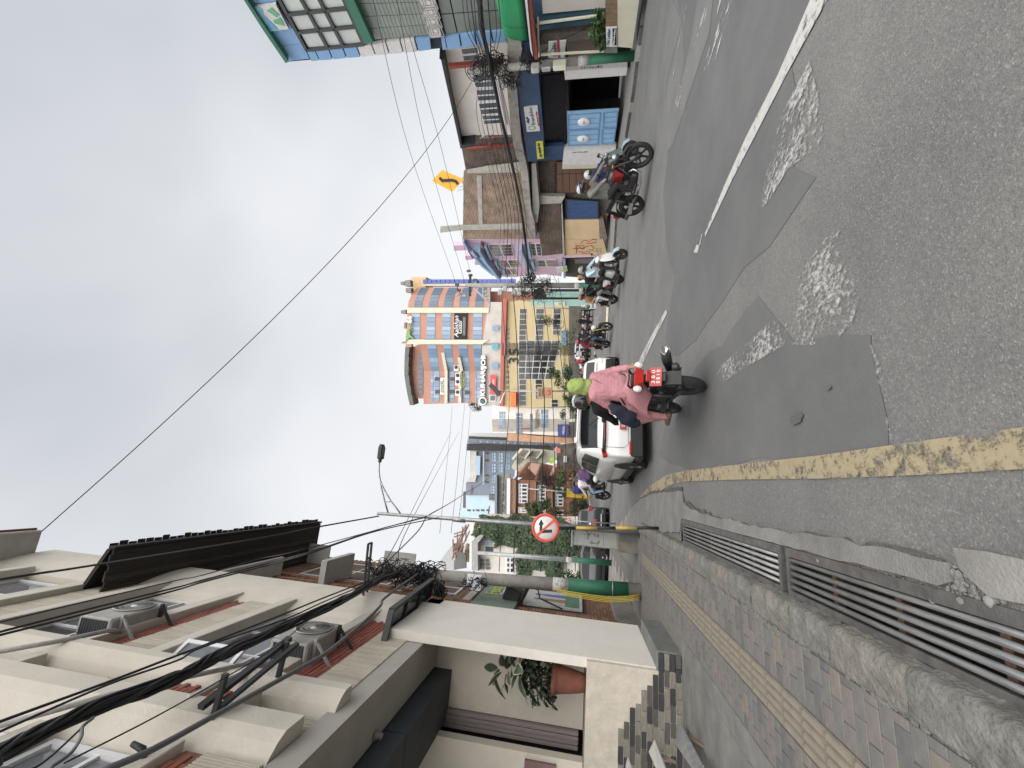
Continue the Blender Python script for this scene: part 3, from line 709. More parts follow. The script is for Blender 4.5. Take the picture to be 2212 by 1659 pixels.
# dark glazed canopy over the white wall and its beam
cn = thing('canopy', 'dark framed glass canopy slanting out above the white wall', 'canopy', (-2.25, 7.0, 4.2), R_(90))
o_in = [(-.55, .28, -.03), (1.55, -.02, .04)]; o_out = [(-.25, -.23, .02), (1.75, -.29, .06)]
fr = MB()
for a, c in ((o_in[0], o_out[0]), (o_out[0], o_out[1]), (o_out[1], o_in[1]), (o_in[1], o_in[0])): fr.bar(a, c, .05, .09)
fr.build('frame', DARKM, cn)
for q in (.33, .66):
    r1 = Vector(o_in[0]).lerp(Vector(o_in[1]), q); r2 = Vector(o_out[0]).lerp(Vector(o_out[1]), q); b_ = MB(); b_.bar(r1, r2, .04, .06); b_.build('crossbar', DARKM, cn)
b_ = MB(); b_.add([o_in[0], o_out[0], o_out[1], o_in[1]] + [(p[0], p[1], p[2] + .02) for p in (o_in[0], o_out[0], o_out[1], o_in[1])], [[0, 1, 2, 3], [4, 7, 6, 5], [0, 4, 5, 1], [1, 5, 6, 2], [2, 6, 7, 3], [3, 7, 4, 0]]); b_.build('glass_panel', glass('smoked_glass', (.03, .033, .038), .15), cn)
b_ = MB(); b_.bar((-.2, .12, -.11), (-.2, 1.25, -.14), .075, .07); b_.build('support_beam', DARKM, cn)
# cable brackets fixed to the near pier
t = thing('cable_bracket', 'dark steel angle bracket carrying cables off the cream pier', 'bracket', F1.w(4.45, -.03, 4.62), R_(90))
b_ = MB(); b_.bar((-.55, -.05, .12), (.45, -.32, .02), .045, .07); b_.bar((-.5, -.02, .0), (.4, -.30, -.12), .035, .05); b_.build('rail', DARKM, t)
for x in (-.5, .35): b_ = MB(); b_.bar((x, .2, .02), (x, -.32, -.02), .045); b_.build('arm', DARKM, t)
t = thing('conduit', 'burnt black stub of pipe sticking out of the cream wall recess', 'pipe', F1.w(3.42, .12, 4.75), R_(90)); b_ = MB(); b_.tube([(0, .1, -.1), (0, -.12, .02), (0, -.14, .12)], [.028, .028, .02], 8); b_.build('pipe', DARKM, t)
# plant in a clay pot on the ledge
pc = F1.w(6.95, .43, 1.235)
pot = thing('potted_plant', 'terracotta pot with variegated rubber plant on the wall ledge', 'potted plant', pc, 0, None, 1.18)
b_ = MB(); b_.lathe([(0, 0), (.095, 0), (.11, .06), (.135, .2), (.15, .3), (.16, .35), (.175, .36), (.18, .41), (.16, .415), (.15, .39), (0, .385)], n=24); b_.build('pot', mat('terracotta', (.17, .062, .042), .8, var=.2, scale=10, bump=.2, dirt=.2), pot)
b_ = MB(); b_.lathe([(0, .392), (.15, .392)], n=20); b_.build('soil', DIRT, pot)
LEAF = mat('leaf_dark', (.04, .058, .036), .45, var=.35, scale=14); LEAFV = mat('leaf_green', (.075, .10, .075), .4, var=.3, scale=18); LEDGE = mat('leaf_cream_edge', (.42, .42, .28), .5, var=.12)
def leaf_mesh(L, W, mts, curl=.25, edge=True, name='leaf'):
    b_ = MB(); n = 7; rows = []
    for i in range(n + 1):
        t_ = i / n; wv = W * math.sin(math.pi * min(1, t_ * .96 + .03)) ** .7; x = L * t_; z = -curl * L * t_ * t_
        rows.append([(x, -wv, z + .18 * wv), (x, -wv * .78, z + .11 * wv), (x, 0, z), (x, wv * .78, z + .11 * wv), (x, wv, z + .18 * wv)])
    for i in range(n):
        for j in range(4):
            b_.cur = 1 if edge and j in (0, 3) else 0
            b_.add([rows[i][j], rows[i][j + 1], rows[i + 1][j + 1], rows[i + 1][j]], [[0, 1, 2, 3]], True)
    return b_.mesh(name, mts)
big = [leaf_mesh(.25, .06, [LEAFV, LEDGE], .2), leaf_mesh(.28, .07, [LEAFV, LEDGE], .45), leaf_mesh(.22, .056, [LEAFV, LEDGE], .1)]
sml = [leaf_mesh(.10, .024, [LEAF, LEAF], .3, False), leaf_mesh(.085, .02, [LEAF, LEAF], .1, False)]
st = MB(); rnd = random.Random(77)
for k in range(4):
    a = k * 1.6; tip = (.09 * math.cos(a), .09 * math.sin(a), .62 + .08 * k); st.tube([(.02 * math.cos(a), .02 * math.sin(a), .38), (.05 * math.cos(a), .05 * math.sin(a), .5), tip], [.012, .009, .005], 6)
st.build('stem', mat('stem_brown', (.1, .08, .05), .8), pot)
for k in range(26):
    z = .68 + .46 * (k / 26); a = k * 2.4; r = .06
    o = link('leaf', big[k % 3], pot, (.03 + r * math.cos(a), r * math.sin(a), z)); o.rotation_euler = (rnd.uniform(-.4, .4), rnd.uniform(-.85, .25), a)
for cl in range(85):
    a = rnd.uniform(0, 6.28); r = rnd.uniform(.05, .27); z = rnd.uniform(.42, .82); c = Vector((r * math.cos(a), r * math.sin(a), z - .3 * max(0, r - .12)))
    for q in range(6):
        o = link('leaf', sml[q % 2], pot, c); o.rotation_euler = (rnd.uniform(-.3, .3), rnd.uniform(-.1, .6), q * 1.05 + rnd.random())
# ramp plates and boards lying at the foot of the low wall
STRIPE = mat('ribbed_sheet', (.55, .54, .51), .6, var=.08)
def board(name, label, cat, pts, th, mt, ribn=0):
    t = thing(name, label, cat, pts[0]); P = [Vector(p) - Vector(pts[0]) for p in pts]; nrm = (P[1] - P[0]).cross(P[3] - P[0]).normalized()
    b_ = MB(); b_.add([*P, *[p - nrm * th for p in P]], [[0, 1, 2, 3], [7, 6, 5, 4], [0, 4, 5, 1], [1, 5, 6, 2], [2, 6, 7, 3], [3, 7, 4, 0]]); b_.build('sheet', mt, t)
    if ribn:
        for k in range(ribn):
            q = (k + .5) / ribn; b_ = MB(); b_.bar(P[0].lerp(P[1], q) + nrm * .006, P[3].lerp(P[2], q) + nrm * .006, .01, .012); b_.build('rib', mat('rib_dark', (.3, .3, .29), .6), t)
    return t
Z3 = lambda x, y: ((2016 + x / 1.6458) / 1.8228, (2016 + y / 1.6458) / 1.8228)
def at(px, Y): return PY(px[0], px[1], Y)
board('ramp_plate', 'grey galvanised ramp plate leaning on the slab by the stone clad wall', 'ramp', [at(Z3(1060, 1500), 6.3), at(Z3(1098, 1368), 6.4), at(Z3(1240, 1640), 4.95), at(Z3(1195, 1700), 4.8)], .012, GALV, 5)
board('ribbed_board', 'white ribbed board leaning against the dark stone cladding', 'board', [at(Z3(892, 1560), 6.45), at(Z3(930, 1478), 6.5), at(Z3(1010, 1690), 5.75), at(Z3(950, 1690), 5.75)], .015, STRIPE, 7)
board('white_board', 'small white board corner sticking up at the low wall foot', 'board', [at(Z3(745, 1640), 6.3), at(Z3(757, 1595), 6.3), at(Z3(800, 1720), 5.9), at(Z3(740, 1720), 5.9)], .015, STRIPE, 0)
WOOD = mat('weathered_wood', (.16, .12, .085), .9, var=.3, scale=12, stretch=(1, 8, 8))
for k, (a, c, l) in enumerate(((at(Z3(965, 1575), 6.3), at(Z3(1065, 1625), 6.0), 'thin wooden stick between the white board and ramp plate'), (at(Z3(1140, 1450), 6.0), at(Z3(1240, 1520), 5.6), 'wooden prop stick beside the galvanised ramp plate'))):
    b_ = MB(); b_.bar((0, 0, 0), c - a, .03, .02); o = b_.build('wooden_stick', WOOD); o.location = a; tag(o, l, 'stick')

# ------------------------------------------------------------------ brick shop house beyond
F2 = Fac((-2.8, 8.52, 0), R_(90))
bh = F2.thing('brick_house', 'brown brick shop house with deep dark eave beyond the cream building', 'house')
BRM = mat('brown_brick', (.19, .10, .065), .88, var=.25, scale=22, bump=.3, bscale=90); BRM2 = mat('brown_brick_light', (.25, .14, .09), .88, var=.22, scale=22, bump=.3, bscale=90); BRJ = mat('brick_joint', (.115, .085, .068), .95, var=.2, scale=20)
LW = 5.35
b_ = MB(); b_.box(0, LW, .02, 7, -.05, 9.6); b_.build('wall', BRJ, bh)
cB = MB(); z = .5; r = 0
OPEN = [(.3, 2.1, 6.2, 8.8), (2.7, 4.9, 6.2, 9.0), (2.0, 4.7, 1.15, 2.75), (.3, 4.9, 2.8, 3.75), (2.6, 4.8, 4.3, 5.6), (.3, 1.7, 4.4, 5.6)]
def inop(x, z): return any(a - .02 < x < c + .02 and e - .02 < z < g + .02 for a, c, e, g in OPEN)
while z < 9.5:
    x = -.1 * (r % 2)
    while x < LW - .1:
        a, c = max(0, x), min(LW, x + .23)
        if c - a > .05 and not inop((a + c) / 2, z + .03):
            cB.cur = rnd.random() < .4; d = rnd.uniform(0, .006); cB.box(a + .005, c - .005, .0 + d, .03, z + .004, z + .071)
        x += .23
    z += .078; r += 1
o = cB.build('brick', [BRM, BRM2], bh); o['kind'] = 'stuff'
# soldier-course pilaster strips: bricks on edge, proud of the wall
sm = [ibox(.10, .09, .068, q, 'brick', .005) for q in (BRM, BRM2)]
for x, z0, z1 in ((1.95, .55, 9.5), (2.35, 5.0, 9.5)):
    z = z0
    while z < z1:
        o = bpy.data.objects.new('brick', sm[rnd.random() < .5]); COL.objects.link(o); o.parent = bh; o.location = (x, -.085, z); o.scale = (1.6, 1, 1); z += .078
b_ = MB(); b_.bbox(-.1, LW + .05, -.06, .1, -.05, .5, .02); b_.build('plinth', mat('plinth_grey', (.2, .185, .165), .9, var=.2, dirt=.4), bh)
window(bh, .4, 2.0, 6.3, 8.7, .0, 2, 2, [glass('pane_green', (.08, .13, .12), .1)], .07, mat('old_white_frame', (.5, .5, .48), .7, dirt=.3), rfrac=[0, .55, 1])
window(bh, 2.8, 4.8, 6.3, 8.9, .0, 2, 2, [glass('pane_teal', (.16, .30, .36), .12), PANE], .07, MATS['old_white_frame'], rfrac=[0, .55, 1])
window(bh, 2.7, 4.7, 4.4, 5.5, .0, 3, 1, PANEB, .07, MATS['old_white_frame']); window(bh, .4, 1.6, 4.5, 5.5, .0, 2, 1, PANEB, .07, MATS['old_white_frame'])
OLDW = mat('old_white_panel', (.40, .39, .37), .8, var=.15, scale=4, dirt=.45, dcol=(.2, .19, .17))
for x0, x1, z0, z1, d in ((1.75, 3.1, 7.5, 7.66, .62), (.2, 2.2, 9.0, 9.1, .5)): b_ = MB(); b_.bbox(x0, x1, -d, 0, z0, z1, .01); b_.build('window_hood', OLDW, bh)
for x0, z0, z1 in ((4.15, 8.9, 9.75), (4.35, 6.2, 7.2)): b_ = MB(); b_.box(x0, x0 + .05, -.55, .0, z0, z1); b_.build('projecting_panel', OLDW, bh)
b_ = MB(); b_.bbox(.2, 5.2, -.05, .02, 5.65, 5.85, .01); b_.bbox(.2, 5.2, -.05, .02, 3.9, 4.1, .01); b_.build('string_course', OLDW, bh)
# roof: deep eave of dark boards
ROOFD = [mat('dark_board', (.028, .024, .022), .85, var=.4, scale=6, stretch=(1, 12, 1)), mat('dark_board_brown', (.05, .04, .034), .85, var=.4, scale=6, stretch=(1, 12, 1))]
XE0, XE1 = -1.75, 4.55
nb = 13
for k in range(nb):
    y0 = -1.12 + k * 1.15 / nb; b_ = MB(); b_.box(XE0 + (.0 if k % 3 else .03), XE1, y0 + .0015, y0 + 1.15 / nb - .0015, 9.6 + rnd.uniform(0, .004), 9.635); b_.build('eave_board', ROOFD[k % 2 if k > 3 else 0], bh)
b_ = MB(); b_.add([(XE0, -1.13, 9.645), (XE1, -1.13, 9.645), (XE1, 3, 11.6), (XE0, 3, 11.6), (XE0, -1.13, 9.72), (XE1, -1.13, 9.72), (XE1, 3, 11.72), (XE0, 3, 11.72)], [[0, 1, 2, 3], [4, 7, 6, 5], [0, 4, 5, 1], [1, 5, 6, 2], [2, 6, 7, 3], [3, 7, 4, 0]]); b_.build('roof_deck', ROOFD[0], bh)
RT = mat('roof_tile_dark', (.03, .027, .026), .8, var=.3)
tm = MB(); tm.lathe([(.078, -.16), (.084, .16)], (0, 0, 0), 'y', 8, False, a0=0, a1=math.pi); tme2 = tm.mesh('roof_tile', RT)
for o in pieces('roof_tile', [tme2], [(XE0 + .09 + k * .165, -1.08 + rnd.uniform(-.03, .03), 9.705) for k in range(38)], bh): o.scale = (1, 1, .3)
b_ = MB(); b_.bbox(XE0, XE1, -1.18, -1.135, 9.56, 9.7, .008); b_.build('fascia', ROOFD[0], bh)
# shop sign and poster
SG = mat('sign_green', (.17, .22, .185), .7, var=.12); SGT = mat('sign_lime', (.42, .47, .12), .7); SGW = mat('sign_white', (.62, .63, .6), .7)
sg = thing('shop_sign', 'green shop sign board with lime lettering beside the white wall', 'shop sign', F2.w(1.5, -.08, 3.3), R_(90))
b_ = MB(); b_.bbox(-.1, 3.0, -.06, .06, -.55, .45, .01); b_.build('board', SG, sg)
for s_, mt, x, z, w_ in (('Fem Emb', SGT, 1.95, .16, 1.8), ('Custom Embroidery', SGW, 2.0, -.12, 1.7), ('& Logo', SGW, 2.1, -.34, .9)): text(s_, mt, sg, (x, -.062, z), w_)
ps = thing('poster', 'shop window poster with green foot and two pictured figures', 'poster', F2.w(3.2, -.03, 1.95), R_(90))
b_ = MB(); b_.bbox(-.7, .75, -.03, .03, -.72, .72, .01); b_.build('frame', MATS['old_white_frame'], ps)
b_ = MB(); b_.box(-.62, .67, -.036, -.03, -.3, .64); b_.build('sheet', mat('poster_pale', (.45, .48, .44), .6), ps)
b_ = MB(); b_.box(-.62, .67, -.036, -.031, -.64, -.302); b_.build('foot_panel', mat('poster_green', (.09, .2, .14), .6), ps)
for k, (x, c) in enumerate(((-.2, (.3, .16, .12)), (.25, (.12, .14, .3)))):
    b_ = MB(); b_.prism([(x - .14, -.3), (x + .14, -.3), (x + .1, .2), (x + .06, .32), (x - .06, .32), (x - .1, .2)], -.042, -.037, 'y'); b_.lathe([(0, -.0375), (.085, -.0375), (.085, -.0425), (0, -.0425)], (x, 0, .42), 'y', 14); b_.build('printed_figure', mat('print%d' % k, c, .6), ps)
dn = MB(); dn.tube([(0, 0, 0), (-.3, -.02, -.25), (-.9, .03, -.35), (-1.3, .1, -.9)], .02, 6); o = dn.build('hanging_cable', BLKCAB); o.location = F2.w(3.3, -.25, 2.6); o.rotation_euler = (0, 0, R_(90)); tag(o, 'black cable sagging across the brick house window to its wall', 'cable')
b_ = MB(); b_.bbox(-.3, .3, -.16, .16, -.2, .2, .03); o = b_.build('meter_box', DARKM); o.location = F2.w(2.4, -.25, 2.9); o.rotation_euler = (R_(20), 0, R_(90)); o.scale = (.7, 1, 1); tag(o, 'dark box lamp hanging in front of the green shop sign', 'lamp box')
# =================================================================== RIGHT SIDE BUILDINGS
def fpoly(parent, name, mt, fac, f, pts, d0=0.0, d1=.1, ref=None):
    """a piece of facade from its measured corners, d0 (front) to d1 (back) deep"""
    b_ = MB(); b_.prism([fac.at(*f(*p), d=(d0 if ref is None else ref)) for p in pts], d0, d1, 'y'); return b_.build(name, mt, parent)
def lerp2(a, b, t): return (a[0] + (b[0] - a[0]) * t, a[1] + (b[1] - a[1]) * t)
def grid4(parent, name, mts, fac, f, TL, TR, BR, BL, nx, nz, dl=0.0, dr=None, gap=.04, th=.04, cols=None, rows=None, skip=None):
    dr = dl if dr is None else dr
    P = []
    for c, d in ((TL, dl), (TR, dr), (BR, dr), (BL, dl)):
        s_, z_ = fac.at(*f(*c), d=d); P.append(Vector((s_, d, z_)))
    cols = cols or [i / nx for i in range(nx + 1)]; rows = rows or [j / nz for j in range(nz + 1)]
    def pt(u, v): return P[0].lerp(P[1], u).lerp(P[3].lerp(P[2], u), v)
    out = []
    for i in range(len(cols) - 1):
        for j in range(len(rows) - 1):
            if skip and skip(i, j): continue
            a, b2, c, d = pt(cols[i], rows[j]), pt(cols[i + 1], rows[j]), pt(cols[i + 1], rows[j + 1]), pt(cols[i], rows[j + 1])
            cen = (a + b2 + c + d) / 4; w_ = (b2 - a).length; h_ = (d - a).length; k = Vector((1 - gap / max(w_, .05), 1, 1 - gap / max(h_, .05)))
            q = [Vector((cen.x + (p.x - cen.x) * k.x, cen.y + (p.y - cen.y) * k.x, cen.z + (p.z - cen.z) * k.z)) for p in (a, b2, c, d)]
            n_ = (q[1] - q[0]).cross(q[3] - q[0]).normalized() * th
            if n_.y < 0: n_ = -n_
            b_ = MB(); b_.add([*q, *[p + n_ for p in q]], [[0, 1, 2, 3], [7, 6, 5, 4], [0, 4, 5, 1], [1, 5, 6, 2], [2, 6, 7, 3], [3, 7, 4, 0]])
            out.append(b_.build(name, mts(i, j) if callable(mts) else mts, parent))
    return out
W4 = ZM((900, 0, 2600, 600), 2212); W3 = ZM((1700, 400, 2600, 1100), 2133); BZ = ZM((900, 0, 1700, 400), 2212)
RZ = ZM((1700, 0, 2600, 500), 2212); PZ = ZM((1750, 850, 2350, 1250), 2212); FZ = ZM((1900, 400, 2500, 800), 2212)
FR = Fac((17.0, 13.5, 0), math.atan2(-.967, -.254))
BLUEP = mat('blue_cladding', (.22, .38, .62), .55, var=.06, scale=2, dirt=.1); GREENP = mat('green_cladding', (.045, .17, .11), .5, var=.12, scale=2, dirt=.15)
GREENB = mat('green_awning', (.025, .25, .10), .45, var=.15, scale=1.5); STONEW = mat('white_stone_block', (.66, .645, .64), .8, var=.08, scale=4, dirt=.15)
FROST = glass('frosted_pane', (.55, .58, .56), .25, .5, .12, 1.2); FROST2 = glass('film_glass', (.25, .275, .25), .2, .5, .2, 1.0); DFR = mat('dark_frame', (.06, .065, .07), .5); JOINT = mat('joint_dark', (.03, .04, .055), .8)
bl = FR.thing('office_building', 'blue clad office building with green trim and large framed windows', 'building')
fpoly(bl, 'wall', JOINT, FR, BZ, [(100, -150), (650, 672), (2212, 535), (2990, 455), (3000, -150)], .06, .5)
s0, z0_ = FR.at(*BZ(650, 672)); s1, z1_ = FR.at(*W4(1540, 0))
b_ = MB(); sL = FR.at(*BZ(1400, 600))[0]; b_.box(sL + .02, sL + 14, .5, 9, 0, z0_ - .3); b_.build('body', mat('body_blue', (.16, .25, .4), .8), bl)
fpoly(bl, 'roof_fascia', GREENP, FR, BZ, [(110, -80), (165, 0), (390, 350), (622, 690), (652, 672), (420, 325), (200, 0), (140, -85)], -.25, .5)
tops = [((205, 0), (520, 0)), ((285, 82), (515, 48)), ((450, 343), (690, 303)), ((548, 502), (802, 478)), ((655, 668), (880, 642))]
for i in range(len(tops) - 1):
    a, c = tops[i], tops[i + 1]; fpoly(bl, 'cladding_panel', BLUEP, FR, BZ, [lerp2(a[0], c[0], .01), lerp2(c[0], a[0], .02), lerp2(c[1], a[1], .02), a[1]], 0, .05)
bz = [((850, 543), (898, 646)), ((940, 532), (993, 640)), ((1088, 512), (1138, 628)), ((1240, 492), (1288, 613)), ((1392, 476), (1440, 601)), ((1560, 474), (1605, 583)), ((1712, 437), (1752, 571)), ((1868, 424), (1905, 555)), ((2028, 408), (2064, 541))]
x2 = lambda p: (BZ(*p)); bz2 = [((90, 345), (105, 465)), ((125, 345), (150, 465)), ((270, 320), (290, 445)), ((415, 300), (440, 425)), ((575, 290), (600, 405)), ((715, 280), (722, 390))]
for L_, f_, cols in ((bz, BZ, [BLUEP] * 4 + [STONEW] * 4), (bz2, RZ, [BLUEP] * 5)):
    for i in range(len(L_) - 1):
        a, c = L_[i], L_[i + 1]; fpoly(bl, 'cladding_block', cols[i], FR, f_, [lerp2(a[0], c[0], .04), lerp2(c[0], a[0], .06), lerp2(c[1], a[1], .06), lerp2(a[1], c[1], .04)], -.07, .06, 0)
fpoly(bl, 'cladding_block', BLUEP, FR, BZ, [(2034, 405), (2190, 395), (2205, 520), (2072, 538)], -.07, .06, 0)
grid4(bl, 'pane', lambda i, j: FROST, FR, BZ, (870, 515), (520, -110), (1210, -110), (1462, 462), 0, 0, -.02, gap=.0, th=.03, cols=[0, .37, .69, 1.0], rows=[0, .12, .36, .63, 1.0])
for a, c in (((850, 530), (505, -110)), ((1075, 497), (745, -110)), ((1240, 472), (945, -110)), ((1470, 462), (1215, -110)), ((850, 528), (1470, 464)), ((760, 335), (1375, 272)), ((640, 138), (1290, 72))):
    P0, P1 = FR.at(*BZ(*a)), FR.at(*BZ(*c)); b_ = MB(); b_.bar((P0[0], -.05, P0[1]), (P1[0], -.05, P1[1]), .12, .1, up=(0, 1, 0)); b_.build('window_mullion', DFR, bl)
fpoly(bl, 'green_band', GREENP, FR, BZ, [(1210, -110), (1262, 0), (1478, 478), (1575, 468), (1365, 0), (1320, -110)], -.3, .06)
grid4(bl, 'glass_panel', FROST2, FR, BZ, (1595, 432), (1355, -110), (2045, -110), (2190, 382), 4, 1, .0, gap=.03, th=.03)
for k in range(14):
    a = lerp2((1680, 425), (2185, 384), k / 13); c = lerp2((1480, -110), (2040, -110), k / 13); P0, P1 = FR.at(*BZ(*a)), FR.at(*BZ(*c)); b_ = MB(); b_.bar((P0[0], -.005, P0[1]), (P1[0], -.005, P1[1]), .02, .02, up=(0, 1, 0)); b_.build('glazing_rib', FROST2, bl)
fpoly(bl, 'ornament_strip', STONEW, FR, W4, [(965, -60), (980, 0), (1037, 196), (1090, 190), (1056, 0), (1045, -60)], -.12, .06)
for k in range(4):
    cx, cz = FR.at(*W4(*lerp2((1058, 160), (1022, 15), k / 3)), d=-.13); b_ = MB()
    for q in (.11, .2, .29): b_.box(cx - q, cx + q, -.135, -.12, cz - q, cz - q + .03); b_.box(cx - q, cx + q, -.135, -.12, cz + q - .03, cz + q); b_.box(cx - q, cx - q + .03, -.135, -.12, cz - q, cz + q); b_.box(cx + q - .03, cx + q, -.135, -.12, cz - q, cz + q)
    b_.build('scroll_ornament', DFR if False else mat('ornament_grey', (.42, .41, .4), .8), bl)
grid4(bl, 'glass_panel', glass('film_glass_grey', (.17, .19, .175), .15, .5, .25, .8), FR, W4, (1115, 190), (1055, -60), (1390, -60), (1422, 150), 2, 2, .0, gap=.05, th=.03, rows=[0, .2, .62, 1])
a = [FR.at(*W4(*p)) for p in ((1415, 200), (1540, 200), (1530, -60), (1400, -60))]
b_ = MB(); zt, zb = a[0][1], a[1][1]; s_l, s_r = a[0][0], a[2][0] + 1
b_.loft([[(x, -.4 * math.sin(t_ * math.pi / 2) * (0.45 if x == s_l else 1), zb + (zt - zb) * math.cos(t_ * math.pi / 2)) for t_ in [i / 8 for i in range(9)]] + [(x, .1, zb), (x, .1, zt)] for x in (s_l, s_l + .35, s_r)], True, True, True)
b_.build('awning', GREENB, bl)
for k in range(2):
    b_ = MB(); xx = s_l + .9 + k * 1.3; b_.tube([(xx, -.41 * math.sin(t_ * math.pi / 2) - .005, zb + (zt - zb) * math.cos(t_ * math.pi / 2)) for t_ in [i / 8 for i in range(9)]], .012, 5); b_.build('awning_seam', GREENP, bl)
mb = FR.thing('mural_board', 'pale board with blue and green patches high on the blue building', 'sign')
fpoly(mb, 'board', SGW, FR, BZ, [(287, 82), (450, 342), (655, 316), (515, 52)], -.12, -.02); fpoly(mb, 'blue_patch', mat('mural_blue', (.16, .42, .62), .6), FR, BZ, [(300, 88), (455, 336), (540, 325), (470, 250), (440, 225), (375, 160), (370, 105), (340, 84)], -.14, -.11)
for p in ([(415, 120), (470, 85), (500, 120), (555, 165), (520, 190), (470, 155)], [(490, 225), (560, 195), (590, 235), (610, 285), (560, 270), (500, 255)]): fpoly(mb, 'green_patch', mat('mural_green', (.16, .40, .24), .6), FR, BZ, p, -.14, -.11)
# shop front below the awning
REDM = mat('red_steel', (.25, .05, .035), .6, var=.2, scale=6, dirt=.2); CREAM = mat('cream_paint', (.60, .58, .47), .8, var=.06, dirt=.12); NAVY = mat('navy_panel', (.032, .065, .135), .45, var=.2, scale=1.2); TEALD = mat('dark_teal', (.035, .075, .11), .5, var=.15)
fpoly(bl, 'canopy_beam', REDM, FR, W4, [(1545, -60), (1586, 290), (1568, 292), (1550, 190), (1530, -60)], -1.2, -.9, -1.1); fpoly(bl, 'canopy_edge', STONEW, FR, W4, [(1528, -60), (1550, 190), (1560, 270), (1548, 240), (1515, -60)], -1.25, -.85, -1.1)
fpoly(bl, 'shop_wall', WHITEW, FR, W4, [(1600, -60), (1610, 70), (1930, 40), (1930, -60)], .1, .3, .1)
for p in ([(1590, 88), (1600, 112), (1890, 72), (1890, 50)], [(1590, 125), (1592, 145), (1880, 110), (1885, 84)]): fpoly(bl, 'blue_pilaster', TEALD, FR, W4, p, .02, .3, .1)
fpoly(bl, 'brick_side_wall', mat('old_brick_far', (.14, .11, .085), .95, var=.35, scale=12, bump=.5, bscale=30), FR, W4, [(1728, 210), (1740, 290), (1935, 262), (1930, 110), (1728, 160)], .25, .5, .3); fpoly(bl, 'weathered_post', mat('old_post', (.17, .15, .13), .95, var=.35, scale=6), FR, W4, [(1590, 155), (1595, 210), (1860, 180), (1870, 135)], .15, .4, .3)
for a, c in (((1592, 118), (1885, 80)), ((1600, 280), (1925, 262)), ((1585, 90), (1590, 290))):
    P0, P1 = FR.at(*W4(*a), d=-.9), FR.at(*W4(*c), d=-.9); b_ = MB(); b_.bar((P0[0], -.9, P0[1]), (P1[0], -.9, P1[1]), .06); b_.build('cream_post', CREAM, bl)
# planter wall with its timber trough, notice and greenery
PLd = -1.15
pl = FR.thing('planter', 'white walled planter with timber trough and leafy bush', 'planter')
fpoly(pl, 'base_wall', CREAM, FR, W4, [(1993, -60), (1993, 240), (2068, 246), (2112, -60)], PLd, PLd + .6)
TIMB = mat('timber_slat', (.21, .145, .085), .7, var=.2, scale=5)
for k in range(6):
    a, c = (1930 + 0 * k, 140 - k * 24), (1992, 140 - k * 24); fpoly(pl, 'timber_slat', TIMB, FR, W4, [(1932, 140 - k * 24), (1932, 140 - (k + .93) * 24), (1992, 140 - (k + .93) * 24), (1992, 140 - k * 24)], PLd + .02, PLd + .08)
fpoly(pl, 'concrete_end', CONC, FR, W4, [(1930, 242), (1930, 272), (1992, 272), (1992, 242)], PLd + .05, PLd + .6)
nb_ = FR.thing('notice_board', 'white notice board reading Uni Ladder on the planter', 'sign')
fpoly(nb_, 'board', SGW, FR, W4, [(1933, 142), (1935, 240), (1990, 240), (1990, 140)], PLd - .03, PLd + .01)
fpoly(nb_, 'strip', BLACK, FR, W4, [(1967, 147), (1968, 232), (1987, 232), (1987, 147)], PLd - .04, PLd - .028)
INK = mat('ink_black', (.02, .02, .025), .6); INKB = mat('ink_blue', (.03, .05, .16), .6); INKR = mat('ink_red', (.45, .05, .05), .6); INKW = mat('ink_white', (.8, .8, .8), .6)
def ptext(s_, mt, parent, fac, f, pc_, pl_, pr_, d, hpx=None, **kw):
    """text centred on a pixel, as wide as the pixels pl_..pr_ are apart"""
    c = fac.at(*f(*pc_), d=d); w_ = abs(fac.at(*f(*pl_), d=d)[0] - fac.at(*f(*pr_), d=d)[0]); h_ = None
    if hpx: h_ = abs(fac.at(*f(*hpx[0]), d=d)[1] - fac.at(*f(*hpx[1]), d=d)[1])
    return text(s_, mt, parent, (c[0], d, c[1]), w_, h_, **kw)
ptext('Uni Ladder', INKB, nb_, FR, W4, (1946, 190), (1946, 230), (1946, 150), PLd - .032); ptext('Study in UK, & More', INKW, nb_, FR, W4, (1977, 190), (1977, 228), (1977, 151), PLd - .042)
LF = [mat('leaf_bush_a', (.06, .105, .035), .6, var=.35, scale=9), mat('leaf_bush_b', (.035, .07, .025), .6, var=.35, scale=9), mat('leaf_bush_c', (.10, .15, .055), .6, var=.3, scale=9)]
def foliage(name, parent, centers, n, size, mts=None, seed=1, kind=None, flat=.7):
    """leaf-sized faces scattered through several uneven clumps"""
    rnd = random.Random(seed); b_ = MB(); mts = mts or LF
    for k in range(n):
        c, r = rnd.choice(centers); r = r if isinstance(r, (tuple, list)) else (r, r, r * flat)
        v = Vector((rnd.gauss(0, 1), rnd.gauss(0, 1), rnd.gauss(0, 1))).normalized() * (rnd.random() ** .45)
        p = Vector((c[0] + v.x * r[0], c[1] + v.y * r[1], c[2] + v.z * r[2])); s_ = size * rnd.uniform(.6, 1.4)
        u = Vector((rnd.uniform(-1, 1), rnd.uniform(-1, 1), rnd.uniform(-.6, .4))).normalized(); w_ = u.orthogonal().normalized(); w_ = (Matrix.Rotation(rnd.uniform(0, 6.28), 3, u) @ w_)
        b_.cur = rnd.choices(range(len(mts)), [4, 3, 2][:len(mts)])[0]
        b_.add([p - u * s_, p + w_ * s_ * .42, p + u * s_, p - w_ * s_ * .42], [[0, 1, 2, 3]])
    me = b_.mesh(name, mts); o = link(name, me, parent)
    if kind: o['kind'] = kind
    return o
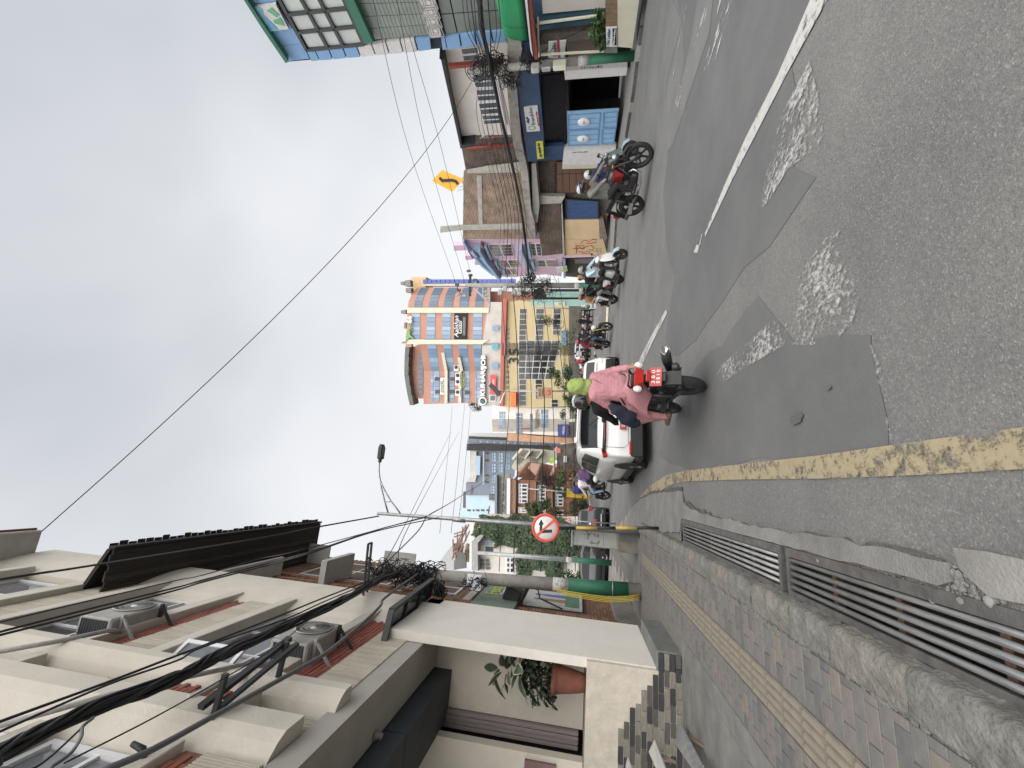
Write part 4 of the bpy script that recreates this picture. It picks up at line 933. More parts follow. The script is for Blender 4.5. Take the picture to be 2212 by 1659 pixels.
c = FR.at(*W4(1900, 150), d=PLd + .3); foliage('foliage', pl, [((c[0], PLd + .3, c[1]), (.55, .35, .42)), ((c[0] - .3, PLd + .2, c[1] - .1), (.4, .3, .3)), ((c[0] + .4, PLd + .3, c[1] + .05), (.35, .3, .3))], 900, .085, seed=3)
# ------------------------------------------------------------------ Franklin college gate building
fk = FR.thing('college_building', 'cream upper storey college above navy fascia and open blue gate', 'building')
CREAMW = mat('cream_render', (.70, .645, .60), .9, var=.05, scale=1.5, dirt=.12); OLDC = mat('weathered_concrete', (.33, .31, .285), .95, var=.3, scale=3, bump=.4, bscale=20, dirt=.7, dcol=(.09, .085, .08))
U = .8
fpoly(fk, 'upper_wall', CREAMW, FR, W4, [(1108, 248), (1186, 705), (1262, 692), (1450, 690), (1440, 250), (1420, 205), (1130, 240)], U, U + .3)
for k in range(3):
    a = ((1175, 482), (1185, 595), (1140, 380))[k]; c = ((1258, 470), (1285, 590), (1230, 372))[k]
b_ = MB(); s_a, z_a = FR.at(*W4(1150, 400), d=U); b_.box(s_a - 4.5, s_a + 5, U + .3, U + 7, 3, z_a - .6); b_.build('upper_body', CREAMW, fk)
fpoly(fk, 'roof_edge', DARKM, FR, W4, [(1082, 240), (1090, 245), (1140, 480), (1190, 718), (1264, 705), (1266, 690), (1198, 698), (1150, 480), (1108, 245)], U - .5, U + .5, U)
for (TL, TR, BR, BL) in (((1262, 452), (1240, 388), (1362, 380), (1370, 448)), ((1274, 520), (1262, 460), (1372, 455), (1380, 515)), ((1290, 590), (1275, 530), (1382, 522), (1392, 582)), ((1306, 640), (1292, 592), (1398, 588), (1408, 632)), ((1200, 318), (1184, 250), (1280, 238), (1290, 312))):
    fpoly(fk, 'window', UPVC, FR, W4, [TL, TR, BR, BL], U - .06, U + .02); grid4(fk, 'pane', PANEB, FR, W4, TL, TR, BR, BL, 2, 1, U - .075, gap=.13, th=.02)
fpoly(fk, 'sill', UPVC, FR, W4, [(1362, 378), (1376, 372), (1424, 632), (1410, 640)], U - .12, U, U)
fpoly(fk, 'concrete_ledge', OLDC, FR, W4, [(1430, 200), (1428, 430), (1452, 690), (1478, 800), (1520, 800), (1500, 690), (1475, 400), (1480, 380), (1505, 220), (1500, 205)], -.5, .7, -.3)
fpoly(fk, 'fascia', NAVY, FR, W3, [(808, 0), (760, -300), (830, -560), (1000, -560), (990, -330), (1020, 0), (1050, 370), (1047, 540), (900, 552)], -.35, .2, -.3)
fpoly(fk, 'side_panel', NAVY, FR, W3, [(1050, 420), (1052, 552), (1220, 540), (1235, 410)], -.1, .1)
fpoly(fk, 'dark_glass', glass('navy_glass', (.008, .009, .014), .25, .08), FR, W3, [(1020, -240), (1022, 0), (1055, 412), (1258, 405), (1258, -260)], .1, .14)
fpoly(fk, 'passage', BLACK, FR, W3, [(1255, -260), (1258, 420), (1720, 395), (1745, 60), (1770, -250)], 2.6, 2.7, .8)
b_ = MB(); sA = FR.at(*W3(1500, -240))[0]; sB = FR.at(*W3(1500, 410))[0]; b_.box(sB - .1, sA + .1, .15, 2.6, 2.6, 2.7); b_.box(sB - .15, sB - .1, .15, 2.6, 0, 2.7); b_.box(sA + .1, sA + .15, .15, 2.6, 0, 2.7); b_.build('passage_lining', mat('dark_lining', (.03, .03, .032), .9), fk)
def gate_post(pts, hpts):
    fpoly(fk, 'gate_post', STONEW, FR, W3, pts, -.25, .15, 0)
gate_post([(1235, 412), (1222, 552), (1690, 540), (1720, 400)], None)
fpoly(fk, 'gate_post', STONEW, FR, RZ, [(1285, 628), (1292, 715), (1885, 672), (1895, 588)], -.25, .15, 0)
fpoly(fk, 'post_side', CREAM, FR, W3, [(1222, 555), (1218, 600), (1560, 590), (1600, 548)], -.2, .15, 0)
for f_, pc_, hh in ((RZ, [(1455, 655), (1640, 645)], None), (W3, [(1320, 475), (1450, 470)], None)):
    for k, ch in enumerate('FRANKLIN'):
        c = FR.at(*f_(*lerp2(pc_[0], pc_[1], k / 7)), d=-.26); text(ch, INK, fk, (c[0], -.252, c[1]), .1, .085, ext=.008)
GBL = mat('gate_blue', (.27, .45, .65), .5, var=.07, scale=3, dirt=.12); GBD = mat('gate_blue_rib', (.14, .29, .5), .5)
gt = FR.thing('gate', 'light blue double steel gate with two round plaques', 'gate')
fpoly(gt, 'leaf', GBL, FR, W3, [(1265, 95), (1268, 415), (1703, 396), (1748, 65)], -.06, -.02)
for TL, TR, BR, BL in (((1275, 395), (1275, 262), (1560, 245), (1550, 385)), ((1275, 250), (1275, 110), (1575, 90), (1560, 232)), ((1585, 380), (1592, 245), (1715, 238), (1700, 370)), ((1600, 230), (1605, 90), (1735, 78), (1722, 222))):
    for P0, P1 in ((TL, TR), (TR, BR), (BR, BL), (BL, TL)):
        A0, A1 = FR.at(*W3(*P0)), FR.at(*W3(*P1)); b_ = MB(); b_.bar((A0[0], -.075, A0[1]), (A1[0], -.075, A1[1]), .05, .03, up=(0, 1, 0)); b_.build('frame_bar', GBD, gt)
    for q in (.33, .66):
        A0, A1 = FR.at(*W3(*lerp2(TL, TR, q))), FR.at(*W3(*lerp2(BL, BR, q))); b_ = MB(); b_.bar((A0[0], -.07, A0[1]), (A1[0], -.07, A1[1]), .03, .02, up=(0, 1, 0)); b_.build('rib', GBD, gt)
for p in ((1420, 175), (1413, 332)):
    c = FR.at(*W3(*p)); b_ = MB(); b_.lathe([(0, -.11), (.29, -.11), (.30, -.1), (.30, -.06)], (c[0], 0, c[1]), 'y', 28); b_.build('plaque', INKW, gt); text('Franklin', mat('ink_grey', (.2, .2, .22), .6), gt, (c[0], -.112, c[1]), .26, .05)
for lab, f_, pts, d in (('white college sign reading Franklin on the navy fascia', W3, [(858, 55), (888, 284), (1010, 274), (986, 40)], -.4), ('smaller white Franklin sign behind the right utility pole', RZ, [(1130, 412), (1125, 560), (1282, 565), (1300, 395)], -.42)):
    sg = FR.thing('college_sign', lab, 'sign'); fpoly(sg, 'board', SGW, FR, f_, pts, d, d + .05)
    if f_ is W3:
        ptext('franklin', INKB, sg, FR, W3, (935, 140), (938, 222), (925, 60), d - .004, ((916, 140), (950, 140))); c = FR.at(*W3(935, 245), d=d); b_ = MB(); b_.lathe([(.13, -.004), (.18, -.006), (.18, .0)], (c[0], d - .002, c[1]), 'y', 20); b_.build('emblem_ring', mat('ink_teal', (.1, .25, .2), .6), sg)
        c = FR.at(*W3(898, 172), d=d); b_ = MB(); b_.prism([(c[0] - .3, c[1] - .02), (c[0] - .12, c[1] + .1), (c[0] + .02, c[1] + .02), (c[0] + .2, c[1] + .1), (c[0] + .26, c[1] - .0), (c[0] + .05, c[1] - .08)], d - .008, d + .001, 'y'); b_.build('emblem_bird', INKB, sg); ptext('international college', INKR, sg, FR, W3, (987, 160), (990, 225), (985, 90), d - .004)
    else:
        ptext('franklin', INKB, sg, FR, RZ, (1190, 480), (1190, 550), (1190, 415), d - .004); c = FR.at(*RZ(1228, 470), d=d); b_ = MB(); b_.box(c[0] - .5, c[0] + .4, d - .006, d + .001, c[1] - .05, c[1] + .05); b_.build('red_strip', INKR, sg)
sg = FR.thing('yellow_sign', 'small yellow sign with dark Devanagari script at the fascia end', 'sign'); fpoly(sg, 'board', mat('sign_yellow', (.55, .54, .10), .6), FR, W3, [(972, 377), (985, 537), (1048, 530), (1036, 373)], -.42, -.37)
ptext('उच्च माध्यमिक सेवा', INK, sg, FR, W3, (1010, 455), (1012, 522), (1008, 392), -.424)
# steel frame verandah between
GYB = mat('grey_block', (.31, .31, .305), .9, var=.15, scale=3, dirt=.3)
vr = FR.thing('verandah', 'grey walled balcony with maroon steel frame behind the wires', 'balcony')
fpoly(vr, 'wall', GYB, FR, W3, [(330, 430), (335, 660), (780, 640), (750, 300), (530, 300), (420, 360)], 1.4, 1.6)
for a, c, w_ in (((325, 440), (770, 405), .14), ((530, 320), (750, 300), .09), ((530, 605), (790, 580), .09), ((545, 320), (530, 605), .09), ((640, 305), (630, 595), .05)):
    P0, P1 = FR.at(*W3(*a), d=1.0), FR.at(*W3(*c), d=1.0); b_ = MB(); b_.bar((P0[0], 1.0, P0[1]), (P1[0], 1.0, P1[1]), w_, w_, up=(0, 1, 0)); b_.build('steel_post', REDM, vr)
P0, P1 = FR.at(*RZ(165, 640), d=.3), FR.at(*RZ(690, 590), d=.3); b_ = MB(); b_.bar((P0[0], .3, P0[1]), (P1[0], .3, P1[1]), .16, .16, up=(0, 1, 0)); o = b_.build('steel_post', REDM, vr)
# ------------------------------------------------------------------ unfinished brick house, garage and yellow wall
FB = Fac((18.2, 24.0, 0), math.atan2(-.906, .42))
uf = FB.thing('unfinished_house', 'raw brick unfinished house with concrete columns over a brown garage shutter', 'house')
def brickmat(name, c1, c2, mo, sc=1.0):
    M = bpy.data.materials.new(name); M.use_nodes = True; t = M.node_tree; b = t.nodes['Principled BSDF']; n = t.nodes.new; l = t.links.new
    b.inputs['Roughness'].default_value = .9; tc = n('ShaderNodeTexCoord'); sx = n('ShaderNodeSeparateXYZ'); cb = n('ShaderNodeCombineXYZ'); l(tc.outputs['Object'], sx.inputs[0]); l(sx.outputs[0], cb.inputs[0]); l(sx.outputs[2], cb.inputs[1])
    br = n('ShaderNodeTexBrick'); br.inputs['Scale'].default_value = 1.0; br.inputs['Brick Width'].default_value = .26 * sc; br.inputs['Row Height'].default_value = .10 * sc; br.inputs['Mortar Size'].default_value = .016 * sc; br.inputs['Bias'].default_value = -.1
    br.inputs['Color1'].default_value = (*c1, 1); br.inputs['Color2'].default_value = (*c2, 1); br.inputs['Mortar'].default_value = (*mo, 1); l(cb.outputs[0], br.inputs['Vector'])
    nz = n('ShaderNodeTexNoise'); nz.inputs['Scale'].default_value = 1.6; nz.inputs['Detail'].default_value = 8; l(tc.outputs['Object'], nz.inputs['Vector']); rp = n('ShaderNodeValToRGB'); rp.color_ramp.elements[0].color = (.62, .6, .58, 1); rp.color_ramp.elements[1].color = (1.2, 1.18, 1.15, 1); rp.color_ramp.elements[0].position = .3; rp.color_ramp.elements[1].position = .7
    l(nz.outputs['Fac'], rp.inputs[0]); mx = n('ShaderNodeMix'); mx.data_type = 'RGBA'; mx.blend_type = 'MULTIPLY'; mx.inputs[0].default_value = 1; l(br.outputs['Color'], mx.inputs[6]); l(rp.outputs[0], mx.inputs[7]); l(mx.outputs[2], b.inputs['Base Color'])
    bp = n('ShaderNodeBump'); bp.inputs['Strength'].default_value = .8; bp.inputs['Distance'].default_value = .03; bp.invert = True; l(br.outputs['Fac'], bp.inputs['Height']); l(bp.outputs[0], b.inputs['Normal']); MATS[name] = M; return M
RAWB = brickmat('raw_brick', (.36, .255, .19), (.27, .205, .165), (.13, .115, .1)); RAWD = brickmat('sooty_brick', (.17, .125, .1), (.11, .09, .075), (.07, .06, .055))
fpoly(uf, 'brick_wall', RAWB, FB, W3, [(298, 655), (290, 1285), (960, 1275), (900, 640)], 0, .3)
b_ = MB(); p0 = FB.at(*W3(700, 1270)); p1 = FB.at(*W3(700, 640)); zt = FB.at(*W3(300, 900))[1]; b_.box(p0[0] + .2, p1[0] + 2, .3, 6, .2, zt - .4); b_.build('body', RAWD, uf)
CCOL = mat('raw_concrete', (.36, .35, .32), .9, var=.2, scale=4, dirt=.35)
for p in ([(80, 1168), (78, 1225), (285, 1200), (840, 1190), (860, 1135), (285, 1152)], [(420, 690), (440, 1150), (475, 1150), (465, 690)], [(330, 640), (332, 668), (900, 660), (880, 560), (530, 600)]): fpoly(uf, 'concrete_column', CCOL, FB, W3, p, -.04, .05)
fpoly(uf, 'ledge', OLDC, FB, W3, [(800, 430), (840, 700), (905, 1240), (975, 1265), (960, 1100), (930, 1000), (900, 640), (860, 430)], -1.0, .2, -.8)
fpoly(uf, 'canopy', mat('canopy_concrete', (.30, .29, .27), .9, var=.15, dirt=.3), FB, W3, [(935, 560), (950, 1100), (990, 1110), (1008, 960), (1002, 860), (975, 555)], -.7, .2, -.4)
fpoly(uf, 'lower_brick', RAWD, FB, W3, [(1010, 950), (985, 1110), (1030, 1440), (1220, 1420), (1200, 945)], -.12, .2)
fpoly(uf, 'garage_opening', BLACK, FB, W3, [(975, 555), (1005, 860), (1165, 855), (1140, 555)], .35, .4, .1)
fpoly(uf, 'beam_post', CCOL, FB, W3, [(1002, 865), (1005, 945), (1210, 935), (1245, 870)], -.3, .1, -.1)
gd = FB.thing('garage_door', 'brown paneled steel garage shutter with spiked top rail', 'door')
BRN = mat('brown_door', (.125, .068, .045), .6, var=.12, scale=2)
fpoly(gd, 'backing', JOINT, FB, W3, [(1165, 560), (1168, 860), (1650, 845), (1640, 540)], .16, .25)
grid4(gd, 'door_panel', BRN, FB, W3, (1168, 855), (1165, 562), (1640, 545), (1650, 840), 0, 0, .1, gap=.03, th=.05, cols=[0, .62, 1.0], rows=[0, .12, .25, .38, .5, .62, .74, .87, 1.0])
for k in range(15): fpoly(gd, 'spike', BLACK, FB, W3, [(1142, 560 + k * 20), (1145, 567 + k * 20), (1164, 572 + k * 20), (1164, 562 + k * 20)], .1, .14)
yw = FB.thing('boundary_wall', 'cream yellow boundary wall with red graffiti and stained foot', 'wall')
YELW = mat('yellow_plaster', (.53, .40, .25), .9, var=.08, scale=1.5, dirt=.3, dcol=(.28, .2, .12)); PINK = mat('pink_paint', (.60, .42, .51), .8, var=.06, scale=2, dirt=.1); SOOT = mat('stained_foot', (.2, .175, .14), .95, var=.35, scale=4, dirt=.5, dcol=(.05, .045, .04))
fpoly(yw, 'panel', YELW, FB, W3, [(1240, 1105), (1240, 1285), (1565, 1282), (1560, 1100)], -.14, .2); fpoly(yw, 'panel', YELW, FB, W3, [(1238, 1287), (1240, 1432), (1640, 1428), (1600, 1284)], -.17, .2)
fpoly(yw, 'foot', SOOT, FB, W3, [(1562, 1100), (1566, 1282), (1640, 1278), (1600, 1095)], -.16, .2); fpoly(yw, 'pink_edge', PINK, FB, W3, [(1236, 1434), (1236, 1458), (1630, 1448), (1640, 1430)], -.2, .2)
fpoly(yw, 'coping', CCOL, FB, W3, [(1208, 945), (1225, 1440), (1242, 1440), (1218, 945)], -.35, .3, -.2)
GRF = mat('graffiti_red', (.36, .07, .03), .7); GRG = mat('graffiti_green', (.16, .2, .12), .7)
def strokes(parent, fac, f, lines, mt, d, r=.018, name='graffiti'):
    for ln in lines:
        b_ = MB(); b_.tube([(fac.at(*f(*p), d=d)[0], d, fac.at(*f(*p), d=d)[1]) for p in ln], r, 5, True, False); b_.build(name, mt, parent)
strokes(yw, FB, W3, [[(1315, 1370), (1370, 1372), (1420, 1375)], [(1345, 1330), (1350, 1415), (1362, 1345), (1420, 1345), (1420, 1380)], [(1375, 1355), (1400, 1370), (1440, 1355), (1470, 1345)], [(1370, 1400), (1415, 1405), (1460, 1395), (1480, 1415), (1400, 1418)], [(1390, 1325), (1410, 1300), (1450, 1295), (1470, 1310), (1500, 1285), (1545, 1292)], [(1440, 1320), (1480, 1325), (1520, 1310), (1540, 1315)], [(1480, 1340), (1510, 1360), (1500, 1390), (1470, 1380)]], GRF, -.18, .026)
strokes(yw, FB, W3, [[(1530, 1372), (1560, 1376), (1590, 1372)], [(1525, 1392), (1550, 1400), (1590, 1396)], [(1540, 1380), (1545, 1412)], [(1570, 1378), (1575, 1410)]], GRG, -.18, .014)
bd = FB.thing('blue_door', 'dark blue ribbed steel door between the garage and yellow wall', 'door')
BLD = mat('dark_blue_door', (.045, .085, .20), .6, var=.15, scale=3)
fpoly(bd, 'frame', DARKM, FB, W3, [(1240, 905), (1245, 1105), (1562, 1100), (1560, 930)], -.02, .15); grid4(bd, 'door_leaf', BLD, FB, W3, (1262, 1095), (1262, 915), (1550, 935), (1552, 1092), 14, 1, -.05, gap=.02, th=.03)
fpoly(bd, 'dark_gap', BLACK, FB, W3, [(1205, 905), (1225, 1440), (1245, 1440), (1245, 905)], .25, .4, .1)
# yellow diamond sign on the roof
DS = Fac((22.5, 31.0, 0), math.atan2(-.75, .66))
ds = DS.thing('roof_sign', 'yellow diamond shaped hoarding with black curved mark on a roof', 'sign')
YS = mat('hoarding_yellow', (.62, .36, .04), .6, var=.06); fpoly(ds, 'board', YS, DS, W3, [(0, 740), (95, 640), (300, 728), (190, 842)], 0, .12)
strokes(ds, DS, W3, [[(72, 712), (95, 738), (150, 735), (190, 735), (225, 745), (243, 772)]], INK, -.02, .13, 'curved_mark')
for a, c in (((250, 800), (300, 790)), ((280, 740), (300, 780)), ((240, 830), (300, 820)), ((290, 700), (300, 840))):
    P0, P1 = DS.at(*W3(*a), d=.2), DS.at(*W3(*c), d=.2); b_ = MB(); b_.bar((P0[0], .2, P0[1]), (P1[0], .2, P1[1]), .07); b_.build('strut', GALV, ds)
# ------------------------------------------------------------------ pink house with receding bays
FP = Fac((17.6, 26.4, 0), math.atan2(-.97, -.242))
ph = FP.thing('pink_house', 'pink painted house with pale blue cornices and white windows', 'house')
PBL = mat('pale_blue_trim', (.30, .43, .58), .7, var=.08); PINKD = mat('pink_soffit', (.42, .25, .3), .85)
fpoly(ph, 'wall', PINK, FP, PZ, [(270, 345), (360, 495), (520, 640), (760, 880), (950, 890), (1480, 850), (1700, 880), (1720, 560), (1420, 580), (1400, 335)], 0, .5)
b_ = MB(); p0 = FP.at(*PZ(1000, 860)); p1 = FP.at(*PZ(1000, 350)); b_.box(p0[0] + .3, p1[0] - .1, .5, 8, .1, FP.at(*PZ(560, 640))[1] - .2); b_.build('body', PINK, ph)
fpoly(ph, 'cornice', PBL, FP, PZ, [(445, 470), (560, 620), (640, 720), (780, 890), (815, 890), (700, 735), (620, 640), (520, 470)], -.7, .1, -.4)
fpoly(ph, 'cornice', PBL, FP, PZ, [(265, 350), (330, 470), (540, 720), (700, 850), (730, 850), (560, 705), (350, 470), (285, 350)], -.35, .1, -.2)
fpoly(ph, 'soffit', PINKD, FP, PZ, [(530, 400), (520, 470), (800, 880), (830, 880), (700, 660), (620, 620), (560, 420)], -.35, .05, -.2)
for p in ([(1080, 470), (1130, 600), (1240, 850), (1290, 850), (1180, 620), (1120, 460)], [(1720, 580), (1730, 870), (1760, 880), (1755, 600)]): fpoly(ph, 'cornice', PBL, FP, PZ, p, -.5, .1, -.3)
for TL, TR, BR, BL in (((700, 590), (620, 420), (970, 415), (1010, 580)), ((820, 745), (765, 650), (1055, 645), (1100, 740)), ((1275, 580), (1235, 410), (1400, 405), (1415, 575)), ((1330, 735), (1300, 650), (1620, 645), (1640, 735)), ((930, 850), (880, 780), (1000, 770), (1050, 850))):
    o = fpoly(ph, 'window', UPVC, FP, PZ, [TL, TR, BR, BL], -.08, .02); grid4(ph, 'pane', PANEB, FP, PZ, TL, TR, BR, BL, 4, 2, -.1, gap=.12, th=.02)
    fpoly(ph, 'window_hood', PBL, FP, PZ, [(TL[0] - 8, TL[1] + 20), (TR[0] - 8, TR[1] - 8), (TR[0] - 48, TR[1] - 8), (TL[0] - 40, TL[1] + 12)], -.3, .05, -.1)
for p in ([(135, 430), (140, 505), (330, 500), (320, 425)], [(300, 580), (305, 640), (420, 635), (400, 575)], [(440, 655), (445, 715), (520, 710), (500, 655)]): fpoly(ph, 'roof_column', PINK, FP, PZ, p, 2.0, 2.4, 2.0)
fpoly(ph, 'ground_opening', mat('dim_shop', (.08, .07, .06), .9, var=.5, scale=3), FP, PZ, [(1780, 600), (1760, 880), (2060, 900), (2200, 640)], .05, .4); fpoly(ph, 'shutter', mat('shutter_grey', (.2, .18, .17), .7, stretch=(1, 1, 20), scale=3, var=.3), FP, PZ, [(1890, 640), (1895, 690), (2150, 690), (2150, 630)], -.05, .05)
sg = FP.thing('shop_sign', 'dark violet sign hung on the pink house cornice', 'sign'); fpoly(sg, 'board', mat('violet', (.07, .07, .2), .6), FP, PZ, [(335, 510), (405, 620), (510, 615), (430, 500)], -.8, -.74); ptext('SCHOOL', INKW, sg, FP, PZ, (420, 560), (470, 605), (410, 515), -.81)
sg = FP.thing('notice_board', 'pale notice board with lime strip by the pink house corner', 'sign'); fpoly(sg, 'board', SGW, FP, PZ, [(1615, 760), (1630, 830), (1790, 800), (1775, 730)], -.6, -.55); fpoly(sg, 'lime_strip', SGT, FP, PZ, [(1720, 740), (1725, 805), (1785, 795), (1770, 735)], -.62, -.59)
# =================================================================== FAR SIDE OF THE JUNCTION
Z4 = ZM((1550, 1050, 2250, 1400), 2212); Z5 = ZM((1550, 1350, 2250, 1700), 2212); Z6 = ZM((1700, 1700, 2400, 2050), 2212); K_ = ZM((1700, 2050, 2600, 2500), 2212)
TW = Fac((18.8, 51.7, 0), R_(-20))
tw = TW.thing('office_tower', 'tall orange tower with bowed bands of blue curtain wall and cream piers', 'tower')
ORG = mat('orange_cladding', (.43, .225, .17), .7, var=.06, scale=.6, dirt=.15); CRM = mat('cream_pier', (.57, .54, .44), .8, var=.05, scale=.7, dirt=.12); PALEC = mat('pale_tower_wall', (.46, .44, .415), .85, var=.1, scale=1, dirt=.25)
CW = [glass('curtain_blue', (.18, .29, .42), .15, .6, .1, .5), glass('curtain_blue_deep', (.14, .235, .36), .15, .6, .12, .5), glass('curtain_blue_pale', (.25, .365, .48), .15, .6, .1, .5)]
CWS = [glass('curtain_slate', (.095, .14, .20), .12, .6, .2, .5), glass('curtain_slate_b', (.12, .17, .24), .12, .6, .2, .5)]
def q4(parent, name, mt, fac, f, TL, TR, BR, BL, dl, dr, th=.4, proud=0.0):
    P = []
    for c, d in ((TL, dl), (TR, dr), (BR, dr), (BL, dl)):
        s_, z_ = fac.at(*f(*c), d=d); P.append(Vector((s_, d - proud, z_)))
    Q = [p + Vector((0, th, 0)) for p in P]
    b_ = MB(); b_.add([*P, *Q], [[0, 1, 2, 3], [7, 6, 5, 4], [0, 4, 5, 1], [1, 5, 6, 2], [2, 6, 7, 3], [3, 7, 4, 0]]); return b_.build(name, mt, parent)
rc_ = lambda m: (lambda i, j: random.Random(i * 31 + j * 7 + id(m) % 3).choice(m))
# centre bay
RD, LD = 2.3, 3.2
rows_c = [(225, 332), (412, 520), (605, 715), (990, 1105)]
q4(tw, 'wall', ORG, TW, Z4, (155, 905), (170, 575), (1175, 575), (1165, 905), 0, 0, .5)
for a, c in rows_c: grid4(tw, 'pane', rc_(CW), TW, Z4, (a - 8, 905), (a, 577), (c, 577), (c - 5, 905), 6, 1, -.06, gap=.07, th=.05)
# right bowed bay: three facets stepping back
def bow(y): t_ = (505 - y) / 245.0; return RD * t_ ** 1.6, (75 * t_ ** 1.9)
ybr = [505, 430, 350, 258]
for i in range(3):
    y0, y1 = ybr[i], ybr[i + 1]; d0, o0 = bow(y0); d1, o1 = bow(y1)
    q4(tw, 'wall', ORG, TW, Z4, (175 + o0, y0), (175 + o1 * 1.6, y1), (1185 + o1 * .3, y1), (1185, y0), d0, d1, .5)
    for a, c in [(248, 352), (430, 545), (615, 735), (808, 930), (1005, 1115)]:
        k = 1.35 - (a / 1000) * .7
        grid4(tw, 'pane', rc_(CWS), TW, Z4, (a + o0 * k, y0), (a + o1 * k, y1), (c + o1 * k, y1), (c + o0 * k, y0), 2, 1, d0 - .06, d1 - .06, gap=.06, th=.05)
# left wing: receding facet, then a flat one
q4(tw, 'wall', ORG, TW, Z5, (375, 350), (330, 15), (1100, 15), (1095, 350), LD, .35, .5); q4(tw, 'wall', ORG, TW, Z5, (372, 762), (375, 350), (1095, 350), (1085, 745), LD, LD, .5)
for (a0, c0, a1, c1) in ((462, 572, 415, 528), (668, 757, 608, 720), (848, 945, 798, 916), (1015, 1088, 985, 1096)):
    grid4(tw, 'pane', rc_(CW), TW, Z5, (a0, 345), (a1, 18), (c1, 18), (c0, 345), 6, 1, LD - .06, .29, gap=.07, th=.05)
    grid4(tw, 'pane', rc_(CW), TW, Z5, (a0, 735), (a0, 352), (c0, 352), (c0 - 2, 735), 8, 2, LD - .06, gap=.06, th=.05, rows=[0, .28, 1])
for (a, y) in ((510, 450), (515, 610), (700, 450), (695, 610), (885, 620)): q4(tw, 'open_sash', DFR, TW, Z5, (a, y + 25), (a, y - 25), (a + 52, y - 20), (a + 52, y + 20), LD - .5, LD - .3, .05)
for a0, a1, y0, y1 in ((622, 600, 350, 120), (815, 798, 350, 178)): q4(tw, 'cream_ledge', CRM, TW, Z5, (a0 + 18, y0), (a1, y1), (a1 + 38, y1), (a0 + 55, y0), LD - .2, 1.4, .3, .3)
for a in (640, 812): q4(tw, 'cream_ledge', CRM, TW, Z5, (a, 748), (a + 3, 350), (a + 38, 350), (a + 36, 748), LD - .2, LD - .2, .3, .3)
# piers, head and crown
for y0, y1 in ((575, 508), (965, 908)): q4(tw, 'pier', CRM, TW, Z4, (165, y1 + 60 if False else y0), (170, y1), (1185, y1), (1180 if y0 < 700 else 1105, y0), -.3, -.3, .6)
q4(tw, 'crown_block', ORG, TW, Z4, (148, 1000), (150, 905), (222, 908), (222, 1000), -.2, -.2, .6)
GRF_ = mat('grey_roof_sheet', (.13, .13, .125), .7, var=.15, scale=1.2)
fpoly(tw, 'attic_wall', ORG, TW, Z5, [(230, 60), (205, 200), (195, 350), (200, 560), (220, 690), (375, 700), (378, 350), (330, 40), (290, 20)], LD + .3, LD + .8, LD)
for k, (a, c) in enumerate(((45, 170), (170, 290), (290, 400), (400, 520), (520, 640), (640, 770))):
    f0 = 150 + 14 * abs((a - 330) / 300.0) ** 2 + (10 if a > 500 else 0) * (a - 400) / 100; f1 = 150 + 14 * abs((c - 330) / 300.0) ** 2 + (10 if c > 500 else 0) * (c - 400) / 100
    fpoly(tw, 'roof_sheet', GRF_, TW, Z5, [(f0, a + 1), (f1, c - 1), (f1 + 48, c - 1), (f0 + 55, a + 1)], LD - 1.0, LD + 1, LD - .5)
grid4(tw, 'pane', [CWS[0]][0], TW, Z5, (302, 645), (302, 130), (368, 350 - 220), (368, 645), 8, 1, LD + .2, gap=.1, th=.05)
b_ = MB(); pL = TW.at(*Z5(700, 740), d=LD)[0]; pR = TW.at(*Z4(700, 262), d=RD)[0]; zt = TW.at(*Z4(240, 700))[1]; b_.box(pL + .3, pR - .3, 4.0, 14, 6, zt); b_.build('core', ORG, tw)
q4(tw, 'side_tower', mat('yellow_side', (.60, .44, .25), .8, var=.08, dirt=.15), TW, Z4, (205, 330), (215, 130), (400, 130), (400, 300), RD + .6, RD + .8, 3)
BLT = mat('blue_tile_band', (.09, .13, .38), .5, var=.1)
grid4(tw, 'blue_panel', BLT, TW, Z4, (362, 212), (362, 155), (1520, 150), (1520, 205), 1, 20, RD + .4, gap=.08, th=.3); q4(tw, 'side_edge', CRM, TW, Z4, (362, 240), (362, 212), (1520, 205), (1520, 240), RD + .5, RD + .5, 1)
for (p, n_) in (([(85, 185), (88, 222), (135, 222), (132, 185)], 'chimney'), ([(140, 170), (140, 240), (210, 240), (205, 165)], 'roof_tank'), ([(150, 265), (150, 320), (215, 320), (215, 262)], 'roof_tank'), ([(90, 545), (92, 585), (150, 585), (150, 535)], 'roof_tank'), ([(128, 700), (128, 770), (152, 770), (152, 695)], 'roof_plant'), ([(100, 935), (104, 955), (150, 955), (150, 930)], 'chimney')): fpoly(tw, n_, mat('roof_grey', (.2, .2, .19), .8, var=.3), TW, Z4, p, 1.0, 2.0, 1)
# lettering and signs of the tower
SHW = mat('letter_white', (.80, .80, .79), .5, var=.02); SHB = mat('letter_shadow', (.03, .03, .03), .6); LGRN = mat('letter_green', (.16, .34, .12), .5)
fpoly(tw, 'sign_board', BLACK, TW, Z4, [(755, 577), (752, 905), (905, 908), (915, 577)], -.25, -.1)
def tw_text(s_, mt, pc, pl_, pr_, d, f=Z4, **kw): return ptext(s_, mt, tw, TW, f, pc, pl_, pr_, d, **kw)
tw_text('Aalishan', SHW, (780, 745), (780, 880), (780, 610), -.27, shear=.25, ext=.03); tw_text('Gazal', SHW, (825, 750), (825, 832), (825, 668), -.27, shear=.25, ext=.03)
fpoly(tw, 'sign_strip', mat('sign_grey', (.10, .10, .105), .6), TW, Z4, [(862, 622), (858, 858), (893, 858), (897, 624)], -.27, -.24); tw_text('RESTAURANT', mat('letter_dim', (.3, .3, .3), .6), (878, 740), (878, 845), (878, 635), -.28, ext=.01)
